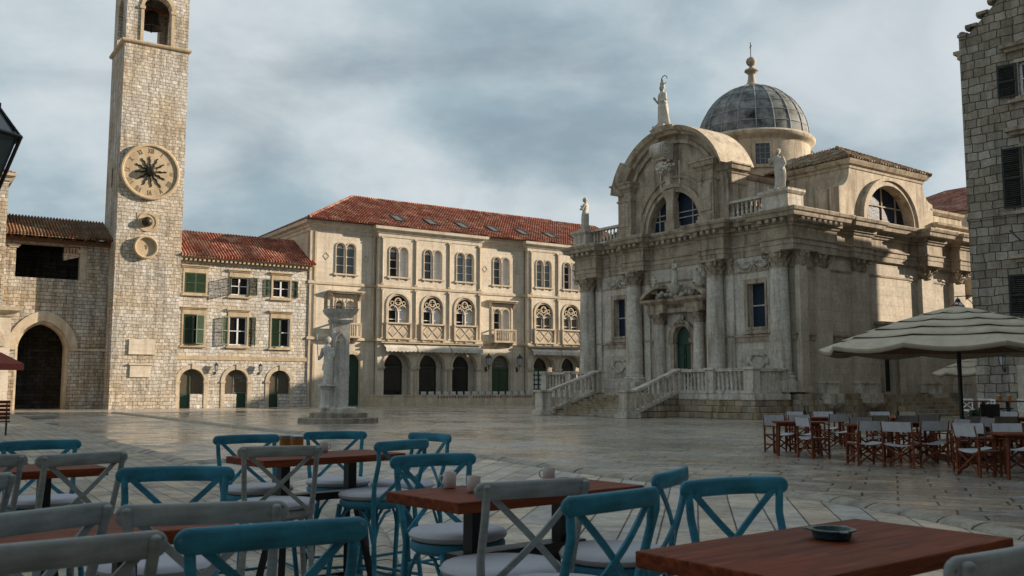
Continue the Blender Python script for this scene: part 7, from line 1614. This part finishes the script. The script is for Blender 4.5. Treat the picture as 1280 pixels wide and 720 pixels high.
for k, x, y, h, lb in DC:
    rz = rad(h); x += 0.22
    if k == 's':
        if ps is None: ps = make_director('sling_cloth', lb); o = ps
        else: o = dup(ps, (x, y, 0), rz, lb)
    else:
        if pb is None: pb = make_director('beige_cloth', lb); o = pb
        else: o = dup(pb, (x, y, 0), rz, lb)
    o.location = (x, y, 0); o.rotation_euler = (0, 0, rz)
# tall dark wicker chair
t = thing('wicker_chair', 'tall dark wicker chair with straight back near the right edge', 'chair', (11.4, 22.3, 0), rad(185))
m = MB(); m.box(-0.24, 0.24, -0.26, -0.21, 0.42, 1.12); m.build('backrest', 'wicker_dark', t, bevel=0.01); m = MB(); m.box(-0.25, 0.25, -0.26, 0.24, 0.38, 0.46); m.build('seat', 'wicker_dark', t, bevel=0.01)
for sx in (-1, 1):
    for sy in (-0.23, 0.2): m = MB(); m.box(sx * 0.22 - 0.02, sx * 0.22 + 0.02, sy - 0.02, sy + 0.02, 0, 0.38); m.build('leg', 'wicker_dark', t)
# ================================================================== UMBRELLAS
def umbrella(x, y, R, zr, za, label, n=8, rot=0.0, tiers=5, canvas='canvas'):
    t = thing('market_umbrella', label, 'umbrella', (x, y, 0), rot)
    m = MB(); m.tube([(0, 0, 0.1), (0, 0, za + 0.02)], 0.045, 14); m.build('pole', 'black_metal', t, smooth=40)
    m = MB(); m.box(-0.45, 0.45, -0.45, 0.45, 0.0, 0.10); m.build('foot', 'iron', t, bevel=0.01)
    seg = 6; N = n * seg
    def ring(r, z, sag): # scalloped between the ribs
        P = []
        for k in range(N):
            a = 2 * PI * k / N; f = (k % seg) / seg; apo = math.cos(PI / n) / math.cos((f - 0.5) * 2 * PI / n); s_ = math.sin(PI * f)
            P.append((r * apo * (1 - 0.02 * s_) * math.cos(a), r * apo * (1 - 0.02 * s_) * math.sin(a), z - sag * s_))
        return P
    for i in range(tiers):   # each tier a skirt overlapping the one below
        t0, t1 = (i / tiers) ** 0.85, ((i + 1) / tiers) ** 0.85
        r0, r1 = R * (t0 * 0.98 if i else 0.02), R * (t1 * 0.985 + 0.02); H = za - zr
        zf = lambda q: za - H * (0.70 * q + 0.30 * q ** 2.0)
        lift = 0.0
        rows = [ring(r0, zf(t0) - 0.005, 0.012 if i else 0), ring((r0 + r1) / 2, zf((t0 + t1) / 2) + 0.004, 0.02), ring(r1, zf(t1) + 0.006, 0.03 if i < tiers - 1 else 0.09)]
        if i == tiers - 1: rows.append([(x_ * 0.992, y_ * 0.992, z_ - 0.085) for x_, y_, z_ in ring(r1, zf(t1), 0.09)])
        vs = [p for r_ in rows for p in r_]; fs = [(j * N + k, j * N + (k + 1) % N, (j + 1) * N + (k + 1) % N, (j + 1) * N + k) for j in range(len(rows) - 1) for k in range(N)]
        m = MB(); m.add(vs, fs); o = m.build('canopy', canvas, t, smooth=25)
        sol = o.modifiers.new('thick', 'SOLIDIFY'); sol.thickness = 0.006
        m = MB(); rim = rows[-1]; m.tube(rim + [rim[0]], 0.0045 if i < tiers - 1 else 0.007, 5, caps=False); m.build('piping', 'piping_cloth', o)
    for k in range(n):
        a = 2 * PI * k / n; m = MB(); m.bar((0.05 * math.cos(a), 0.05 * math.sin(a), za - 0.12), (R * 0.98 * math.cos(a), R * 0.98 * math.sin(a), zr - 0.02), 0.022, 0.03); m.bar((0.05 * math.cos(a), 0.05 * math.sin(a), za - 0.62), (R * 0.55 * math.cos(a), R * 0.55 * math.sin(a), za - (za - zr) * 0.50 - 0.10), 0.018, 0.022); m.build('rib', 'black_metal', t)
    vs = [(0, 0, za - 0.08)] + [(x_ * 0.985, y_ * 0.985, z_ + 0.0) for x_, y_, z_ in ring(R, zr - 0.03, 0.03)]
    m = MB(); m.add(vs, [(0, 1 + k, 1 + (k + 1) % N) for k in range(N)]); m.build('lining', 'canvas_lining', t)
    return t
umbrella(9.5, 20.0, 2.85, 2.36, 3.24, 'big beige tiered umbrella with dark piping and black pole over the director chairs', n=10, rot=rad(9))
umbrella(12.3, 18.6, 2.3, 2.45, 3.2, 'beige umbrella of which only the rim shows at the right edge', rot=rad(10))
umbrella(21.4, 43.2, 1.95, 2.2, 2.95, 'small far beige umbrella seen behind the black pole, in the lane beside the stone house', rot=rad(20), tiers=3)
# ================================================================== FAR WHITE CHAIRS, TABLE, PLANT
def make_white_chair(label):
    t = thing('white_bar_stool', label, 'bar stool', (0, 0, 0), 0, group='white crossed back stools by the stone house')
    m = MB(); m.box(-0.2, 0.2, -0.2, 0.2, 0.72, 0.77); m.build('seat', 'white_paint', t)
    for sx in (-1, 1):
        m = MB(); m.bar((sx * 0.2, -0.2, 1.12), (sx * 0.2, -0.2, 0.0), 0.03, 0.03); m.build('leg', 'white_paint', t); m = MB(); m.bar((sx * 0.18, 0.18, 0.72), (sx * 0.2, 0.2, 0.0), 0.03, 0.03); m.build('leg', 'white_paint', t)
    m = MB(); m.box(-0.23, 0.23, -0.22, -0.18, 1.08, 1.14); m.bar((-0.2, -0.2, 1.08), (0.2, -0.2, 0.78), 0.03, 0.02, (0, 1, 0)); m.bar((0.2, -0.2, 1.08), (-0.2, -0.2, 0.78), 0.03, 0.02, (0, 1, 0)); m.box(-.2, .2, -.21, -.19, .3, .33); m.build('backrest', 'white_paint', t)
    return t
w0 = make_white_chair('white bar stool right of the far table with two amber drinks'); w0.location = (17.2, 31.6, 0); w0.rotation_euler = (0, 0, rad(170))
dup(w0, (15.6, 32.2, 0), rad(185), 'white bar stool behind the far table, left one'); dup(w0, (16.15, 32.1, 0), rad(175), 'white bar stool behind the far table, middle one')
dup(w0, (15.5, 30.9, 0), rad(80), 'white bar stool at the left end of the far table')
tb = dup(t0, (16.0, 31.3, 0), rad(-5), 'far bar table with two amber drinks beside the stone house'); tb.scale = (1.6, 1.1, 1)
for x, lb in ((16.08, 'amber drink on the far table, left of the two'), (16.42, 'amber drink on the far table, right of the two')):
    t = thing('drink_glass', lb, 'glass', (x, 31.2, 1.082), 0, group='drinks on the far table'); m = MB(); m.lathe((0, 0, 0), [(0, 0), (0.05, 0), (0.06, 0.16), (0, 0.16)], 14); m.build('drink', 'candle_amber', t, smooth=40)
    m = MB(); m.lathe((0, 0, 0), [(0.06, 0.16), (0.062, 0.2), (0.0, 0.2)], 14); m.build('rim', 'lamp_glass', t, smooth=40)
Pl = thing('potted_plant', 'leafy green plant in a clay pot just right of the umbrella pole', 'plant', (12.6, 25.6, 0), 0); Pl.scale = (0.75, 0.75, 0.75)
m = MB(); m.lathe((0, 0, 0), [(0.0, 0.0), (0.16, 0), (0.22, 0.36), (0.24, 0.38), (0.2, 0.38), (0, 0.34)], 18); m.build('pot', 'pot_clay', Pl, smooth=40)
m = MB(); rr = random.Random(21)
for k in range(420):
    a = rr.uniform(0, 2 * PI); e = rr.uniform(-0.3, 1.0); R_ = rr.uniform(0.1, 0.36); c = Vector((R_ * math.cos(a) * (1.2 - e * 0.5), R_ * math.sin(a) * (1.2 - e * 0.5), 0.78 + e * 0.42)); n_ = Vector((rr.uniform(-1, 1), rr.uniform(-1, 1), rr.uniform(-0.2, 1))).normalized(); u = n_.orthogonal().normalized(); v = n_.cross(u); l = rr.uniform(0.05, 0.10)
    m.add([c - u * l, c + v * l * 0.4 + n_ * 0.01, c + u * l, c - v * l * 0.4 + n_ * 0.01], [(0, 1, 2, 3)])
for k in range(7): a = k * 0.9; m.tube([(0.03 * math.cos(a), 0.03 * math.sin(a), 0.34), (0.2 * math.cos(a), 0.2 * math.sin(a), 0.95)], 0.008, 4)
m.build('foliage', 'leaf', Pl)
# bottles on the back tables
for i, (x, y) in enumerate(((8.35, 24.5), (9.9, 24.3), (7.6, 24.6))):
    t = thing('bottle', ('dark bottle on the back row table left of the pole', 'dark bottle on the back row table behind the pole', 'dark bottle at the left end of the back row table')[i], 'bottle', (x, y, 0.751), 0, group='dark bottles on the back tables'); m = MB(); m.lathe((0, 0, 0), [(0, 0), (0.035, 0), (0.038, 0.14), (0.014, 0.2), (0.014, 0.26), (0, 0.26)], 12); m.build('body', 'wicker_dark', t, smooth=40); m = MB(); m.lathe((0, 0, 0.262), [(0.017, 0), (0.017, 0.025), (0, 0.025)], 10); m.build('cap', 'black_metal', t)
